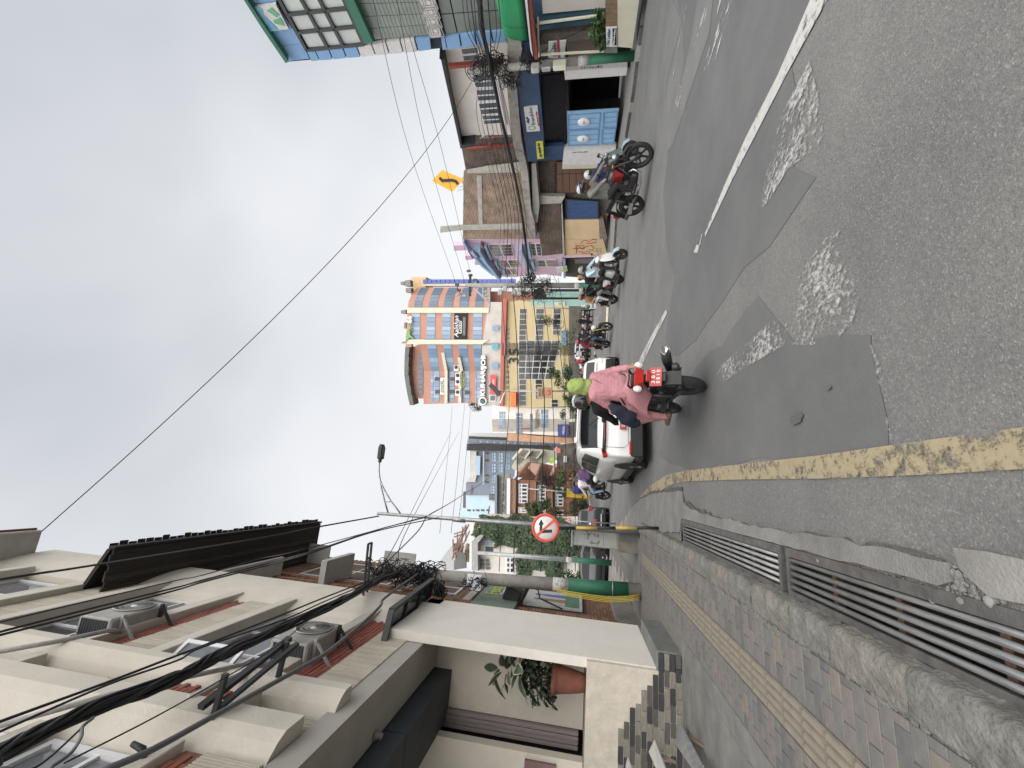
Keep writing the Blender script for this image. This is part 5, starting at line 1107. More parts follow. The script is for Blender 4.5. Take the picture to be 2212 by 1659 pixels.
tw_text('66', SHW, (202, 660), (205, 705), (200, 618), -.4, hpx=((172, 660), (234, 660)), ext=.15, bold=.03); tw_text('Ayo', LGRN, (205, 765), (205, 825), (205, 708), -.4, hpx=((178, 765), (238, 765)), ext=.15, bold=.02)
s_ = TW.at(*Z4(195, 855), d=-.4); b_ = MB(); b_.prism([(s_[0] - .9, s_[1] + .55), (s_[0] + .2, s_[1] + .45), (s_[0] + .75, s_[1] - .2), (s_[0] + .1, s_[1] - .1), (s_[0] - .5, s_[1] - .75), (s_[0] - .3, s_[1] + .0)], -.45, -.3, 'y'); b_.build('logo_leaf', LGRN, tw)
# pale band with the long sign
q4(tw, 'pale_storey', PALEC, TW, Z4, (1105, 980), (1180, 440), (1345, 440), (1335, 980), -.15, -.15, .5); q4(tw, 'pale_storey', PALEC, TW, Z5, (1088, 790), (1102, 0), (1335, 0), (1320, 790), -.15, -.15, .5)
fpoly(tw, 'name_shadow', SHB, TW, Z5, [(1098, 690), (1103, 155), (1166, 155), (1158, 690)], -.2, -.16) if False else None
for dx, mt, d in ((2.5, SHB, -.2), (0, SHW, -.45)):
    tw_text('KUMARIJOB', mt, (1125 + dx, 407 + dx), (1122, 665), (1130, 150), d, Z5, hpx=((1090, 410), (1164, 410)), ext=.2, bold=.045)
    c = TW.at(*Z5(1112 + dx, 722 + dx), d=d); b_ = MB(); b_.lathe([(.4, -.1), (.56, -.1), (.56, .1), (.4, .1), (.4, -.1)], (c[0], d - .1, c[1]), 'y', 24); b_.build('name_ring', mt, tw); text('K', mt if mt is SHB else mat('ink_tealk', (.08, .35, .35), .5), tw, (c[0], d, c[1]), .36, .5, ext=.15)
q4(tw, 'blue_window', CW[1], TW, Z4, (1228, 795), (1228, 732), (1308, 732), (1308, 795), -.5, -.5, .1); q4(tw, 'teal_window', mat('teal_tarp', (.10, .33, .42), .6), TW, Z4, (1222, 1030), (1225, 962), (1302, 962), (1305, 1030), -.5, -.5, .1); q4(tw, 'blue_window', CW[1], TW, Z5, (1218, 322), (1218, 255), (1302, 255), (1302, 322), -.5, -.5, .1)
q4(tw, 'red_board', mat('board_red', (.62, .07, .07), .5), TW, Z5, (1198, 635), (1202, 400), (1278, 402), (1268, 635), -.6, -.6, .1); tw_text('EXPRESS', SHW, (1240, 520), (1240, 590), (1240, 455), -.62, Z5, ext=.02)
q4(tw, 'white_window', UPVC, TW, Z5, (1185, 730), (1190, 650), (1275, 650), (1270, 730), -.3, -.3, .1); q4(tw, 'pane', PANEB, TW, Z5, (1200, 718), (1202, 660), (1262, 660), (1260, 718), -.36, -.36, .04)
sb = TW.thing('name_sign', 'white sign board of dark letters high on the tower, beside the AC units', 'sign'); q4(sb, 'board', SGW, TW, Z5, (576, 645), (580, 432), (634, 436), (630, 645), LD - .5, LD - .5, .1); ptext('SHASHEE', INK, sb, TW, Z5, (597, 545), (597, 615), (597, 475), LD - .52); ptext('international trade', INK, sb, TW, Z5, (618, 540), (618, 625), (618, 455), LD - .52)
lt = TW.thing('name_sign', 'yellow green letters fixed under the third floor of the tower', 'sign')
for k, s_ in enumerate(('ANGSHAN', 'HOTEL')): ptext(s_, SGT, lt, TW, Z5, (862 + 22 * k, 470 + 5 * k), (862, 565 - 30 * k), (862, 385 + 40 * k), LD - .3, ext=.08)
for k, (y, l) in enumerate(((310, 'first from the right of four air conditioners on the tower, set highest'), (412, 'second from the right of four air conditioners on the tower'), (490, 'third from the right of four air conditioners on the tower'), (620, 'leftmost of four air conditioners on the tower, apart from the rest'))):
    p = TW.at(*Z5(785 - (18 if k == 0 else 0), y), d=LD - .6); t = thing('air_conditioner', l, 'air conditioner', TW.w(p[0], LD - .4, p[1] - .5), TW.a, 'air conditioners on the orange tower')
    t.scale = (.75,) * 3; b_ = MB(); b_.bbox(-.62, .62, -.35, 0, 0, .95, .03); b_.build('casing', UPVC, t); b_ = MB(); b_.lathe([(0, -.37), (.36, -.37), (.38, -.35)], (.12, 0, .48), 'y', 18); b_.build('fan', COIL, t)
# ------------------------------------------------------------------ yellow building with dark window grid
YW = Fac((18.1, 49.8, 0), R_(-20)); yd = YW.thing('yellow_building', 'yellow banded building with dark glass grid and number 35 below the tower', 'building')
YEL = mat('yellow_band', (.50, .41, .235), .8, var=.05, scale=.6, dirt=.15); DG = [glass('dark_grid_glass', (.018, .02, .022), .1, .55, .4, .4), glass('dark_grid_glass_b', (.035, .038, .042), .1, .55, .4, .4), glass('dark_grid_glass_c', (.09, .095, .10), .15, .55, .4, .6)]
WG = mat('white_grid', (.58, .57, .52), .7)
def dg(i, j): return random.Random(i * 17 + j * 5).choices(DG, [5, 3, 1])[0]
fpoly(yd, 'wall', YEL, YW, Z4, [(1390, 440), (1385, 1106), (2200, 1106), (2200, 470), (1560, 420)], 0, .5); fpoly(yd, 'wall', YEL, YW, Z5, [(1385, 0), (1372, 790), (1530, 800), (1740, 810), (2170, 790), (2200, 0)], 0, .5)
b_ = MB(); a0 = YW.at(*Z5(1700, 780))[0]; a1 = YW.at(*Z4(1700, 470))[0]; b_.box(a0 + .2, a1 - .2, .5, 9, .5, YW.at(*Z4(1470, 700))[1]); b_.build('body', YEL, yd)
q4(yd, 'red_parapet', mat('brick_red_band', (.40, .12, .10), .7, var=.1, scale=.7, dirt=.2), YW, Z4, (1345, 1106), (1350, 400), (1408, 400), (1385, 1106), -.5, -.5, .5); q4(yd, 'red_parapet', MATS['brick_red_band'], YW, Z5, (1318, 790), (1335, 0), (1375, 0), (1362, 790), -.5, -.5, .5)
grid4(yd, 'pane', lambda i, j: DG[2], YW, Z4, (1390, 1090), (1395, 750), (1450, 750), (1448, 1090), 6, 1, -.06, gap=.25, th=.05); grid4(yd, 'pane', lambda i, j: DG[2], YW, Z5, (1385, 585), (1390, 5), (1448, 5), (1448, 585), 9, 1, -.06, gap=.3, th=.05)
text('35', INK, yd, (YW.at(*Z5(1492, 168), d=-.1)[0], -.1, YW.at(*Z5(1492, 168), d=-.1)[1]), 2.0, 1.3, ext=.1)
for rows_, cols_, f, TL, TR, BR, BL, n in (((1565, 1655), 0, Z4, 918, 522, 0, 0, 6), ((1770, 1870), 0, Z4, 918, 522, 0, 0, 6), ((1985, 2080), 0, Z4, 850, 522, 0, 0, 5)):
    grid4(yd, 'pane', dg, YW, f, (rows_[0] - 10, TL), (rows_[0], TR), (rows_[1], TR), (rows_[1] - 12, TL), n, 1, -.08, gap=.1, th=.05); q4(yd, 'frame', WG, YW, f, (rows_[0] - 12, TL), (rows_[0] - 2, TR), (rows_[1] + 2, TR), (rows_[1] - 10, TL), -.03, -.03, .1)
grid4(yd, 'pane', dg, YW, Z4, (1555, 1106), (1555, 918), (2065, 918), (2065, 1106), 3, 5, -.08, gap=.12, th=.05); q4(yd, 'frame', WG, YW, Z4, (1550, 1106), (1552, 915), (2068, 915), (2068, 1106), -.03, -.03, .1)
grid4(yd, 'pane', dg, YW, Z5, (1552, 455), (1555, 0), (2065, 0), (1960, 455), 6, 5, -.08, gap=.12, th=.05); q4(yd, 'frame', WG, YW, Z5, (1548, 458), (1552, 0), (2068, 0), (1965, 458), -.03, -.03, .1)
for a, c, y0, y1, n in ((1560, 1648, 785, 455, 5), (1760, 1848, 700, 455, 4), (1960, 2045, 800, 705, 2)): grid4(yd, 'pane', dg, YW, Z5, (a, y0), (a, y1), (c, y1), (c, y0), n, 1, -.08, gap=.1, th=.05); q4(yd, 'frame', WG, YW, Z5, (a - 3, y0), (a - 3, y1), (c + 3, y1), (c + 3, y0), -.03, -.03, .1)
fpoly(yd, 'orange_awning', mat('awning_orange', (.62, .18, .05), .6), YW, Z5, [(1458, 608), (1462, 790), (1530, 795), (1528, 612)], -1.2, -.2, -.7)
fpoly(yd, 'shop_band', mat('shop_dark', (.11, .10, .085), .8, var=.4, scale=.8), YW, Z4, [(2120 + 60, 1106), (2120 + 60, 470), (2330, 470), (2330, 1106)], -.1, .1); fpoly(yd, 'shop_band', MATS['shop_dark'], YW, Z5, [(2185, 760), (2185, 0), (2330, 0), (2330, 760)], -.1, .1)
for f, p, mt in ((Z4, [(2095, 795), (2090, 975), (2150, 978), (2155, 795)], mat('fascia_blue', (.13, .25, .42), .6)), (Z5, [(2095, 325), (2098, 420), (2160, 420), (2160, 322)], MATS['fascia_blue'] if 'fascia_blue' in MATS else BLUEP)): fpoly(yd, 'shop_fascia', mt, YW, f, p, -.3, -.2)
ptext('MALIK MAHAL', INK, yd, YW, Z5, (2122, 175), (2122, 300), (2122, 55), -.15, ext=.05)
# ------------------------------------------------------------------ teal gate kiosk beside the pole
TK = Fac((15.8, 33.0, 0), R_(-24)); tk = TK.thing('teal_building', 'narrow pale teal painted shop front behind the cable laden pole', 'building'); TEAL = mat('teal_paint', (.36, .55, .50), .8, var=.08, scale=1, dirt=.2)
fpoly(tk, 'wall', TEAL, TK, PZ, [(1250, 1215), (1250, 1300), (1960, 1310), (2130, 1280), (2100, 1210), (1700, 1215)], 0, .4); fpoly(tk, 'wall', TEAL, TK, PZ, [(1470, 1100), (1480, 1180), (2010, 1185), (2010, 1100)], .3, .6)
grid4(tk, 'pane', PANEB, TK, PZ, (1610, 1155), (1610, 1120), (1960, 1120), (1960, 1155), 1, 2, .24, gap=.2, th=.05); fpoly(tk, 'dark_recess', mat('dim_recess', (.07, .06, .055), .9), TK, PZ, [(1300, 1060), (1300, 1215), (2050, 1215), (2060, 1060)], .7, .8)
sg = TK.thing('notice_board', 'small green and white notice on the pale teal wall', 'sign'); fpoly(sg, 'board', SGW, TK, PZ, [(1585, 1250), (1590, 1310), (1755, 1305), (1750, 1248)], -.1, -.05); fpoly(sg, 'green_patch', SGT, TK, PZ, [(1650, 1262), (1652, 1298), (1700, 1297), (1698, 1262)], -.12, -.1)
# ------------------------------------------------------------------ finance building, left of the yellow one
GF = Fac((12.8, 52.5, 0), R_(-16)); gf = GF.thing('finance_office', 'cream finance office with blue windows and patterned brick side', 'building')
fpoly(gf, 'wall', CREAMW, GF, Z5, [(1225, 780), (1225, 1106), (2190, 1106), (2190, 800), (1740, 812), (1330, 790)], 0, .5); fpoly(gf, 'wall', CREAMW, GF, Z6, [(750, -160), (755, 8), (945, 8), (1570, 50), (1770, 50), (1780, -160)], 0, .5)
PATB = mat('patterned_brick', (.45, .27, .17), .85, var=.2, scale=3, bump=.4, bscale=12); fpoly(gf, 'brick_side', PATB, GF, Z6, [(940, 5), (935, 108), (1290, 130), (1760, 150), (1750, 75), (1290, 50)], .1, 3)
b_ = MB(); a0 = GF.at(*Z6(1200, 40))[0]; a1 = GF.at(*Z5(1500, 800))[0]; b_.box(a0, a1 - .2, .5, 8, .5, GF.at(*Z5(1240, 900))[1]); b_.build('body', CREAMW, gf)
for p, n in (((1308, 1070, 852, 1390), 5), ((1518, 1140, 872, 1605), 6), ((1830, 1060, 830, 1922), 4)): grid4(gf, 'pane', rc_(CW) if n < 6 else rc_(CWS), GF, Z5, (p[0], p[1]), (p[0], p[2]), (p[3], p[2]), (p[3], p[1]), n, 3, -.06, gap=.09, th=.05)
grid4(gf, 'pane', rc_(CWS), GF, Z5, (1690, 1110), (1690, 880), (1730, 880), (1730, 1110), 2, 1, -.06, gap=.09, th=.05)
ptext('GOODWILL', mat('ink_brown', (.10, .07, .03), .6), gf, GF, Z5, (1775, 950), (1775, 1075), (1775, 830), -.08, ext=.06); ptext('FINANCE LTD.', MATS['ink_brown'], gf, GF, Z5, (1803, 960), (1803, 1045), (1803, 880), -.08, ext=.05)
fpoly(gf, 'shop_sign', mat('sign_navy', (.06, .07, .22), .6), GF, Z6, [(1565, -90), (1570, 60), (1705, 58), (1700, -90)], -.3, -.2); ptext('MEGA', INKW, gf, GF, Z6, (1640, -20), (1640, 30), (1640, -70), -.32)
fpoly(gf, 'dark_shop', MATS['shop_dark'], GF, Z6, [(1705, -120), (1705, 75), (1775, 75), (1775, -120)], -.1, .1)
fl = GF.thing('flag', 'small maroon pennant hanging from the finance office window', 'flag'); fpoly(fl, 'cloth', REDM, GF, Z5, [(1590, 1062), (1590, 1072), (1690, 1080), (1690, 1058)], -.5, -.46); b_ = MB(); c = GF.at(*Z5(1590, 1067), d=-.5); b_.tube([(c[0], -.5, c[1] + .1), (c[0], 0, c[1] - .4)], .03, 6); b_.build('staff', GALV, fl)
# ------------------------------------------------------------------ slate block, pale blue block
GB = Fac((7.2, 72, 0), R_(-8)); gb = GB.thing('slate_block', 'slate grey office block with window rows and brown louvred corner', 'building')
SLATE = mat('slate_wall', (.17, .20, .245), .7, var=.06, scale=.4, dirt=.1); LOUV = mat('louvre_brown', (.085, .08, .078), .7, var=.2, stretch=(1, 1, 1), scale=1); PBW = mat('pale_blue_wall', (.40, .52, .60), .8, var=.06, scale=.3, dirt=.12)
fpoly(gb, 'wall', SLATE, GB, Z6, [(480, 240), (480, 600), (425, 635), (425, 785), (800, 790), (1020, 560), (1050, 240)], 0, .6); fpoly(gb, 'louvred_corner', LOUV, GB, Z6, [(435, 148), (430, 235), (1500, 250), (1550, 180), (1050, 165)], -.8, 1)
for k in range(9): fpoly(gb, 'louvre', DARKM, GB, Z6, [(445, 152 + k * 9.4), (445, 154.5 + k * 9.4), (1480, 170 + k * 9.0), (1480, 167.5 + k * 9.0)], -.9, -.8)
fpoly(gb, 'window_column', SLATE, GB, Z6, [(455, 85), (445, 140), (1600, 190), (1600, 140)], -.4, 1)
grid4(gb, 'pane', lambda i, j: CW[2] if j % 2 else PANE, GB, Z6, (545, 138), (545, 102), (1500, 150), (1500, 186), 1, 22, -.5, gap=.25, th=.05)
fpoly(gb, 'grey_edge', GALV, GB, Z6, [(470, 22), (460, 60), (935, 70), (935, 20), (560, 18)], -.2, 1); fpoly(gb, 'dark_slot', DARKM, GB, Z6, [(460, 55), (460, 90), (935, 105), (935, 70)], -.25, 1)
for x0, x1, ys_ in ((750, 800, [(262, 372), (395, 510), (535, 645)]), (838, 888, [(262, 380), (400, 510)]), (925, 978, [(268, 310), (340, 385), (405, 470)]), (735, 785, [(672, 778)])):
    for a, c in ys_: grid4(gb, 'pane', CW[2], GB, Z6, (x0, c), (x0, a), (x1, a), (x1, c), 3, 2, -.1, gap=.12, th=.05, rows=[0, .35, 1])
for y0, y1 in ((255, 280), (340, 370), (530, 558), (615, 640)): q4(gb, 'vent', DFR, GB, Z6, (665, y1), (665, y0), (712, y0), (712, y1), -.05, -.05, .1)
fpoly(gb, 'terrace_wall', PALEC, GB, Z6, [(485, 240), (480, 575), (410, 622), (540, 625), (555, 560), (555, 240)], -.5, 0); fpoly(gb, 'terrace_glass', CW[2], GB, Z6, [(548, 300), (545, 540), (600, 540), (605, 300)], -.7, -.6)
fpoly(gb, 'rail', GALV, GB, Z6, [(640, 240), (636, 655), (646, 655), (650, 240)], -.9, -.8); text('Gecko', mat('letter_plum', (.25, .07, .16), .6), gb, (GB.at(*Z6(495, 722))[0], -.1, GB.at(*Z6(495, 722))[1]), GB.at(*Z6(495, 665))[0] - GB.at(*Z6(495, 775))[0], ext=.06)
pb = GB.thing('pale_blue_block', 'pale blue rendered block with small windows and torn lower edge', 'building')
fpoly(pb, 'wall', PBW, GB, Z6, [(425, 788), (425, 950), (332, 985), (330, 1050), (690, 1080), (710, 930), (800, 860), (800, 790)], .3, 1.5); fpoly(pb, 'roof_hut', mat('roof_hut', (.1, .1, .1), .8), GB, Z6, [(392, 750), (388, 945), (425, 945), (425, 740)], .6, 1.5)
for y in (440, 508, 550, 612, 680): q4(pb, 'vent', DFR, GB, Z6, (y, 985), (y, 965), (y + 42 if y != 508 else y + 20, 970), (y + 42 if y != 508 else y + 20, 992), .22, .22, .1)
fpoly(pb, 'tank_stand', mat('tank_dark', (.13, .125, .12), .85, var=.3), GB, Z6, [(712, 782), (712, 850), (780, 855), (790, 785)], -.4, .2)
# ------------------------------------------------------------------ red brick house with white windows
RB_ = Fac((1.6, 40.0, 0), R_(-6)); rb = RB_.thing('red_brick_house', 'three storey red brick house with white windows and balconies', 'house')
RBK = brickmat('house_brick', (.34, .155, .085), (.27, .12, .07), (.16, .1, .08)); SLBC = mat('slab_brown', (.22, .14, .10), .85, var=.15, dirt=.3)
fpoly(rb, 'wall', RBK, RB_, Z6, [(985, 580), (965, 1320), (1760, 1320), (1760, 620), (1050, 600)], 0, .4); fpoly(rb, 'wall', RBK, RB_, Z6, [(1050, 575), (1060, 480), (1215, 385), (1365, 395), (1500, 430), (1760, 480), (1760, 622)], 1.6, 2, .8)
b_ = MB(); a0 = RB_.at(*Z6(1200, 1310))[0]; a1 = RB_.at(*Z6(1200, 600))[0]; b_.box(a0, a1 - .1, .4, 7, 0, RB_.at(*Z6(1060, 800))[1]); b_.build('body', RBK, rb)
fpoly(rb, 'attic', mat('attic_grey', (.24, .235, .22), .85, var=.15, dirt=.3), RB_, Z6, [(810, 545), (790, 1320), (985, 1320), (980, 580), (980, 520)], .2, .5); fpoly(rb, 'roof_edge', SLATE, RB_, Z6, [(785, 560), (780, 1320), (808, 1320), (812, 540)], -.5, .5)
grid4(rb, 'pane', lambda i, j: PANEB if i % 2 else PANE, RB_, Z6, (850, 1320), (860, 590), (930, 590), (925, 1320), 11, 1, .12, gap=.22, th=.05); fpoly(rb, 'white_band', UPVC, RB_, Z6, [(938, 580), (930, 1320), (968, 1320), (978, 580)], -.1, .4)
for x0, x1, y0, y1, n in ((1080, 1195, 890, 645, 5), (1310, 1420, 908, 660, 5), (1535, 1640, 930, 690, 5), (1075, 1185, 1010, 940, 2), (1320, 1420, 1015, 955, 2), (1540, 1640, 1040, 970, 2), (1080, 1185, 1320, 1045, 5)):
    q4(rb, 'window', UPVC, RB_, Z6, (x0, y1 + (y0 - y1)), (x0, y1), (x1, y1 + 4), (x1 - 3, y0), -.08, -.08, .1); grid4(rb, 'pane', lambda i, j: PANEB if j else PANE, RB_, Z6, (x0 + 4, y0 - 4), (x0 + 4, y1 + 4), (x1 - 4, y1 + 6), (x1 - 6, y0 - 4), n, 2, -.12, gap=.15, th=.04, rows=[0, .3, 1])
for p in ([(1020, 585), (1015, 1320), (1048, 1320), (1052, 600)], [(1280, 615), (1285, 1320), (1305, 1320), (1302, 620)], [(1490, 650), (1500, 1320), (1515, 1320), (1505, 650)]): fpoly(rb, 'floor_slab', SLBC, RB_, Z6, p, -.5, .1, -.2)
for p, mt in (([(1050, 595), (1215, 385), (1195, 380), (1030, 580)], SLBC), ([(1300, 610), (1370, 395), (1350, 392), (1280, 600)], SLBC), ([(1060, 470), (1185, 380), (1215, 385), (1100, 500)], mat('balcony_pink', (.42, .27, .22), .8)), ([(1310, 560), (1365, 400), (1230, 390), (1200, 450)], MATS.get('balcony_pink')), ([(1500, 560), (1560, 400), (1520, 395), (1470, 540)], MATS.get('balcony_pink'))): fpoly(rb, 'balcony', mt or SLBC, RB_, Z6, p, .6, 1.0, .7)
cb = RB_.thing('cream_house', 'pale cream house with stacked open balconies behind the brick house', 'house')
fpoly(cb, 'wall', mat('cream_far', (.48, .46, .38), .85, var=.1, dirt=.25), RB_, Z6, [(1120, 210), (1000, 440), (1040, 480), (1190, 385), (1420, 390), (1560, 350), (1650, 260), (1380, 225)], 3.5, 7, 4); 
for p in ([(1170, 230), (1110, 300), (1180, 330), (1225, 240)], [(1260, 240), (1210, 300), (1310, 320), (1350, 240)], [(1090, 320), (1050, 390), (1075, 410), (1150, 340)], [(1240, 320), (1235, 375), (1310, 380), (1320, 330)]): fpoly(cb, 'opening', mat('opening_grey', (.22, .21, .19), .8, var=.3), RB_, Z6, p, 3.4, 3.5, 3.45)
for p in ([(1105, 205), (1000, 330), (1015, 350), (1140, 215)], [(1225, 225), (1150, 330), (1170, 335), (1250, 230)], [(1375, 228), (1300, 330), (1318, 335), (1395, 235)]): fpoly(cb, 'balcony_edge', CRM, RB_, Z6, p, 2.8, 3.4, 3)
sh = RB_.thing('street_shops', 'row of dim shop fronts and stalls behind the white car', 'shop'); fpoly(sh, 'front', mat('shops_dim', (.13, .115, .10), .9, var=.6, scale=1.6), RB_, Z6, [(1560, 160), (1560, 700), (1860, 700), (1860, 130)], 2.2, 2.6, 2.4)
for p, mt in (([(1540, 195), (1540, 260), (1605, 265), (1600, 205)], mat('sign_coral', (.55, .2, .17), .6)), ([(1470, 320), (1465, 395), (1530, 395), (1535, 320)], mat('sign_lime_far', (.40, .55, .10), .6)), ([(1725, 530), (1725, 660), (1772, 665), (1772, 530)], mat('sign_blue_far', (.25, .42, .56), .6)), ([(1640, 300), (1640, 380), (1680, 380), (1680, 300)], SGW)): fpoly(sh, 'sign', mt, RB_, Z6, p, 1.9, 2.05, 2)
bw = RB_.thing('boundary_wall', 'low brown brick boundary wall along the far kerb', 'wall'); fpoly(bw, 'brick_face', RBK, RB_, Z6, [(1845, 800), (1840, 1320), (1935, 1320), (1925, 800)], -2.4, -2.1, -2.3); fpoly(bw, 'coping', SLBC, RB_, Z6, [(1835, 800), (1830, 1320), (1846, 1320), (1848, 800)], -2.5, -2.0, -2.3)
# far-left gable and stair tower
SG_ = Fac((-6.0, 44, 0), R_(6)); st = SG_.thing('stair_tower', 'cream drum tower with rust red steel stair and grey gable roof', 'building')
fpoly(st, 'gable_roof', mat('sheet_grey', (.33, .335, .34), .6, var=.1), SG_, K_, [(210, 220), (70, 400), (60, 460), (215, 480), (230, 340)], 0, 4); fpoly(st, 'gable_wall', mat('gable_wall', (.13, .125, .12), .9), SG_, K_, [(280, 300), (215, 390), (215, 475), (330, 460), (330, 330)], -.3, 0)
c0 = SG_.at(*K_(345, 320)); r_ = SG_.at(*K_(345, 230))[0] - c0[0]; r_ = abs(r_) ; b_ = MB(); zt = SG_.at(*K_(285, 320))[1]; b_.lathe([(r_, -2), (r_, zt - .3), (r_ * 1.06, zt - .3), (r_ * 1.06, zt), (0, zt + .2)], (c0[0], 1.5, 0), 'z', 28); b_.build('drum', mat('drum_cream', (.52, .44, .37), .85, dirt=.15), st)
q4(st, 'window', DFR, SG_, K_, (322, 318), (322, 282), (352, 282), (352, 318), -.9, -.9, .3)
RUSTY = mat('rust_steel', (.19, .11, .085), .7, var=.15)
for a, c in (((195, 375), (360, 35)), ((250, 345), (370, 95)), ((205, 180), (215, 360)), ((250, 130), (245, 330)), ((300, 60), (290, 250)), ((330, 40), (330, 200)), ((215, 160), (300, 130)), ((240, 260), (350, 60)), ((205, 300), (330, 50)), ((215, 130), (330, 95))):
    P0, P1 = SG_.at(*K_(*a), d=-2), SG_.at(*K_(*c), d=-2); b_ = MB(); b_.bar((P0[0], -2, P0[1]), (P1[0], -2, P1[1]), .12); b_.build('stair_beam', RUSTY, st)
# ------------------------------------------------------------------ ivy clad white building
IV = Fac((-4.4, 27.0, 0), R_(3)); iv = IV.thing('ivy_building', 'white building half covered in climbing ivy behind the parked car', 'building')
fpoly(iv, 'wall', WHITEW, IV, K_, [(370, -30), (365, 470), (590, 520), (1300, 560), (1420, 560), (1420, -40), (480, -40)], 0, .4); fpoly(iv, 'parapet', mat('parapet_grey', (.33, .335, .34), .8, dirt=.15), IV, K_, [(400, 195), (400, 470), (460, 480), (458, 215), (515, 140), (480, 135)], -.7, .1, -.3)
fpoly(iv, 'parapet', WHITEW, IV, K_, [(460, 45), (400, 110), (372, 130), (372, 470), (395, 470), (395, 210), (470, 60)], -.2, .2)
b_ = MB(); a0 = IV.at(*K_(900, 520))[0]; a1 = IV.at(*K_(900, -30))[0]; b_.box(a0 - 3, a1, .4, 9, -.1, IV.at(*K_(480, 300))[1]); b_.build('body', WHITEW, iv)
grid4(iv, 'pane', CW[2], IV, K_, (465, 240), (500, 165), (600, 165), (590, 240), 4, 1, -.1, gap=.08, th=.04); grid4(iv, 'pane', PANE, IV, K_, (465, 480), (465, 365), (555, 365), (570, 480), 3, 2, -.1, gap=.08, th=.04)
o = q4(iv, 'window', UPVC, IV, K_, (718, 510), (718, 352), (795, 352), (790, 512), -.08, -.08, .1); grid4(iv, 'pane', PANEB, IV, K_, (720, 505), (722, 356), (792, 356), (788, 508), 3, 2, -.12, gap=.12, th=.04); q4(iv, 'window', DFR, IV, K_, (520, 300), (520, 250), (590, 255), (590, 305), -.06, -.06, .1)
fpoly(iv, 'pale_panel', PALEC, IV, K_, [(970, 480), (965, 560), (1105, 570), (1110, 490)], -.1, 0)
IVM = [mat('ivy_a', (.040, .070, .03), .6, var=.35, scale=5), mat('ivy_b', (.026, .046, .022), .6, var=.3, scale=5), mat('ivy_c', (.062, .095, .04), .6, var=.3, scale=5)]
def ivy_poly(pts, n, seed):
    rnd = random.Random(seed); P = [IV.at(*K_(*p), d=-.15) for p in pts]; xs = [p[0] for p in P]; zs = [p[1] for p in P]; b_ = MB(); k = 0; tries = 0
    def ins(x, z):
        c = False
        for i in range(len(P)):
            (x1, z1), (x2_, z2) = P[i], P[i - 1]
            if (z1 > z) != (z2 > z) and x < (x2_ - x1) * (z - z1) / (z2 - z1) + x1: c = not c
        return c
    while k < n and tries < n * 6:
        tries += 1; x = rnd.uniform(min(xs), max(xs)); z = rnd.uniform(min(zs), max(zs)); nn = mnoise.noise(Vector((x * 1.3, z * 1.3, seed)))
        if not ins(x + nn * .25, z + nn * .3): continue
        d = -.05 - .28 * rnd.random() * (1 + nn); s_ = rnd.uniform(.07, .13); a = rnd.uniform(-.9, .9); ti = rnd.uniform(.1, .9)
        u = Vector((math.sin(a), -math.sin(ti) * .6, -math.cos(a))) * s_; w_ = Vector((math.cos(a), -.35 * rnd.uniform(-1, 1), math.sin(a))) * s_ * .55; p = Vector((x, d, z))
        b_.cur = rnd.choices([0, 1, 2], [5, 4, 2])[0]; b_.add([p - u, p + w_, p + u, p - w_], [[0, 1, 2, 3]]); k += 1
    me = b_.mesh('ivy', IVM); o = link('ivy', me, iv); o['kind'] = 'stuff'; return o
ivy_poly([(465, 20), (380, 120), (385, 150), (510, 135), (600, 170), (590, 240), (700, 255), (850, 262), (830, 345), (815, 360), (800, 520), (960, 545), (975, 480), (1110, 490), (1115, 575), (1260, 590), (1265, 420), (1400, 330), (1400, 60), (1240, -30), (480, -40)], 9000, 4)
# ------------------------------------------------------------------ trees and bushes
BARK = mat('bark', (.10, .075, .055), .95, var=.3, scale=8, bump=.5)
def tree(label, base, h, crown, n, size, seed, r=.09, name='tree', mts=None, group=None):
    t = thing(name, label, 'tree', base, 0, group); rnd = random.Random(seed); b_ = MB()
    b_.tube([(0, 0, -.1), (.05 * h * .1, 0, h * .3), (.02, .03, h * .62)], [r, r * .75, r * .5], 8)
    for k in range(7):
        a = k * 2.4; e_ = Vector((math.cos(a) * crown * .6, math.sin(a) * crown * .6, h * rnd.uniform(.6, .95))); s0 = Vector((.03, .02, h * (.35 + .04 * k))); b_.tube([s0, s0.lerp(e_, .5) + Vector((0, 0, .1 * h * .3)), e_], [r * .4, r * .28, r * .1], 5)
    b_.build('trunk', BARK, t)
    cl = [((rnd.uniform(-.75, .75) * crown, rnd.uniform(-.75, .75) * crown, h * rnd.uniform(.5, 1.0)), crown * rnd.uniform(.28, .52)) for _ in range(11)]
    foliage('crown', t, cl, n, size, mts, seed); return t
def base_at(px, py, Y): p = PY(px, py, Y); return (p.x, p.y, zg(Y))
tree('small bright green street tree in front of the yellow building', base_at(1262, 822, 40), 4.0, 1.35, 1500, .13, 5, .07)
tree('leafy tree rising before the red brick house, left of the round sign', base_at(1260, 1112, 33), 5.0, 1.0, 1100, .12, 6, .08)
tree('thin street tree beside the yellow bin, in front of brick house', base_at(1262, 1050, 37), 2.9, 1.25, 1100, .11, 8, .06)
tree('sparse light green young tree before the blue shop fascia', base_at(1260, 735, 43), 3.9, 1.5, 420, .1, 9, .05)
tree('dim dark tree beneath the brown sign board, behind the riders', base_at(1262, 880, 42), 2.8, 1.3, 900, .12, 12, .06, mts=[LF[1], LF[0]])
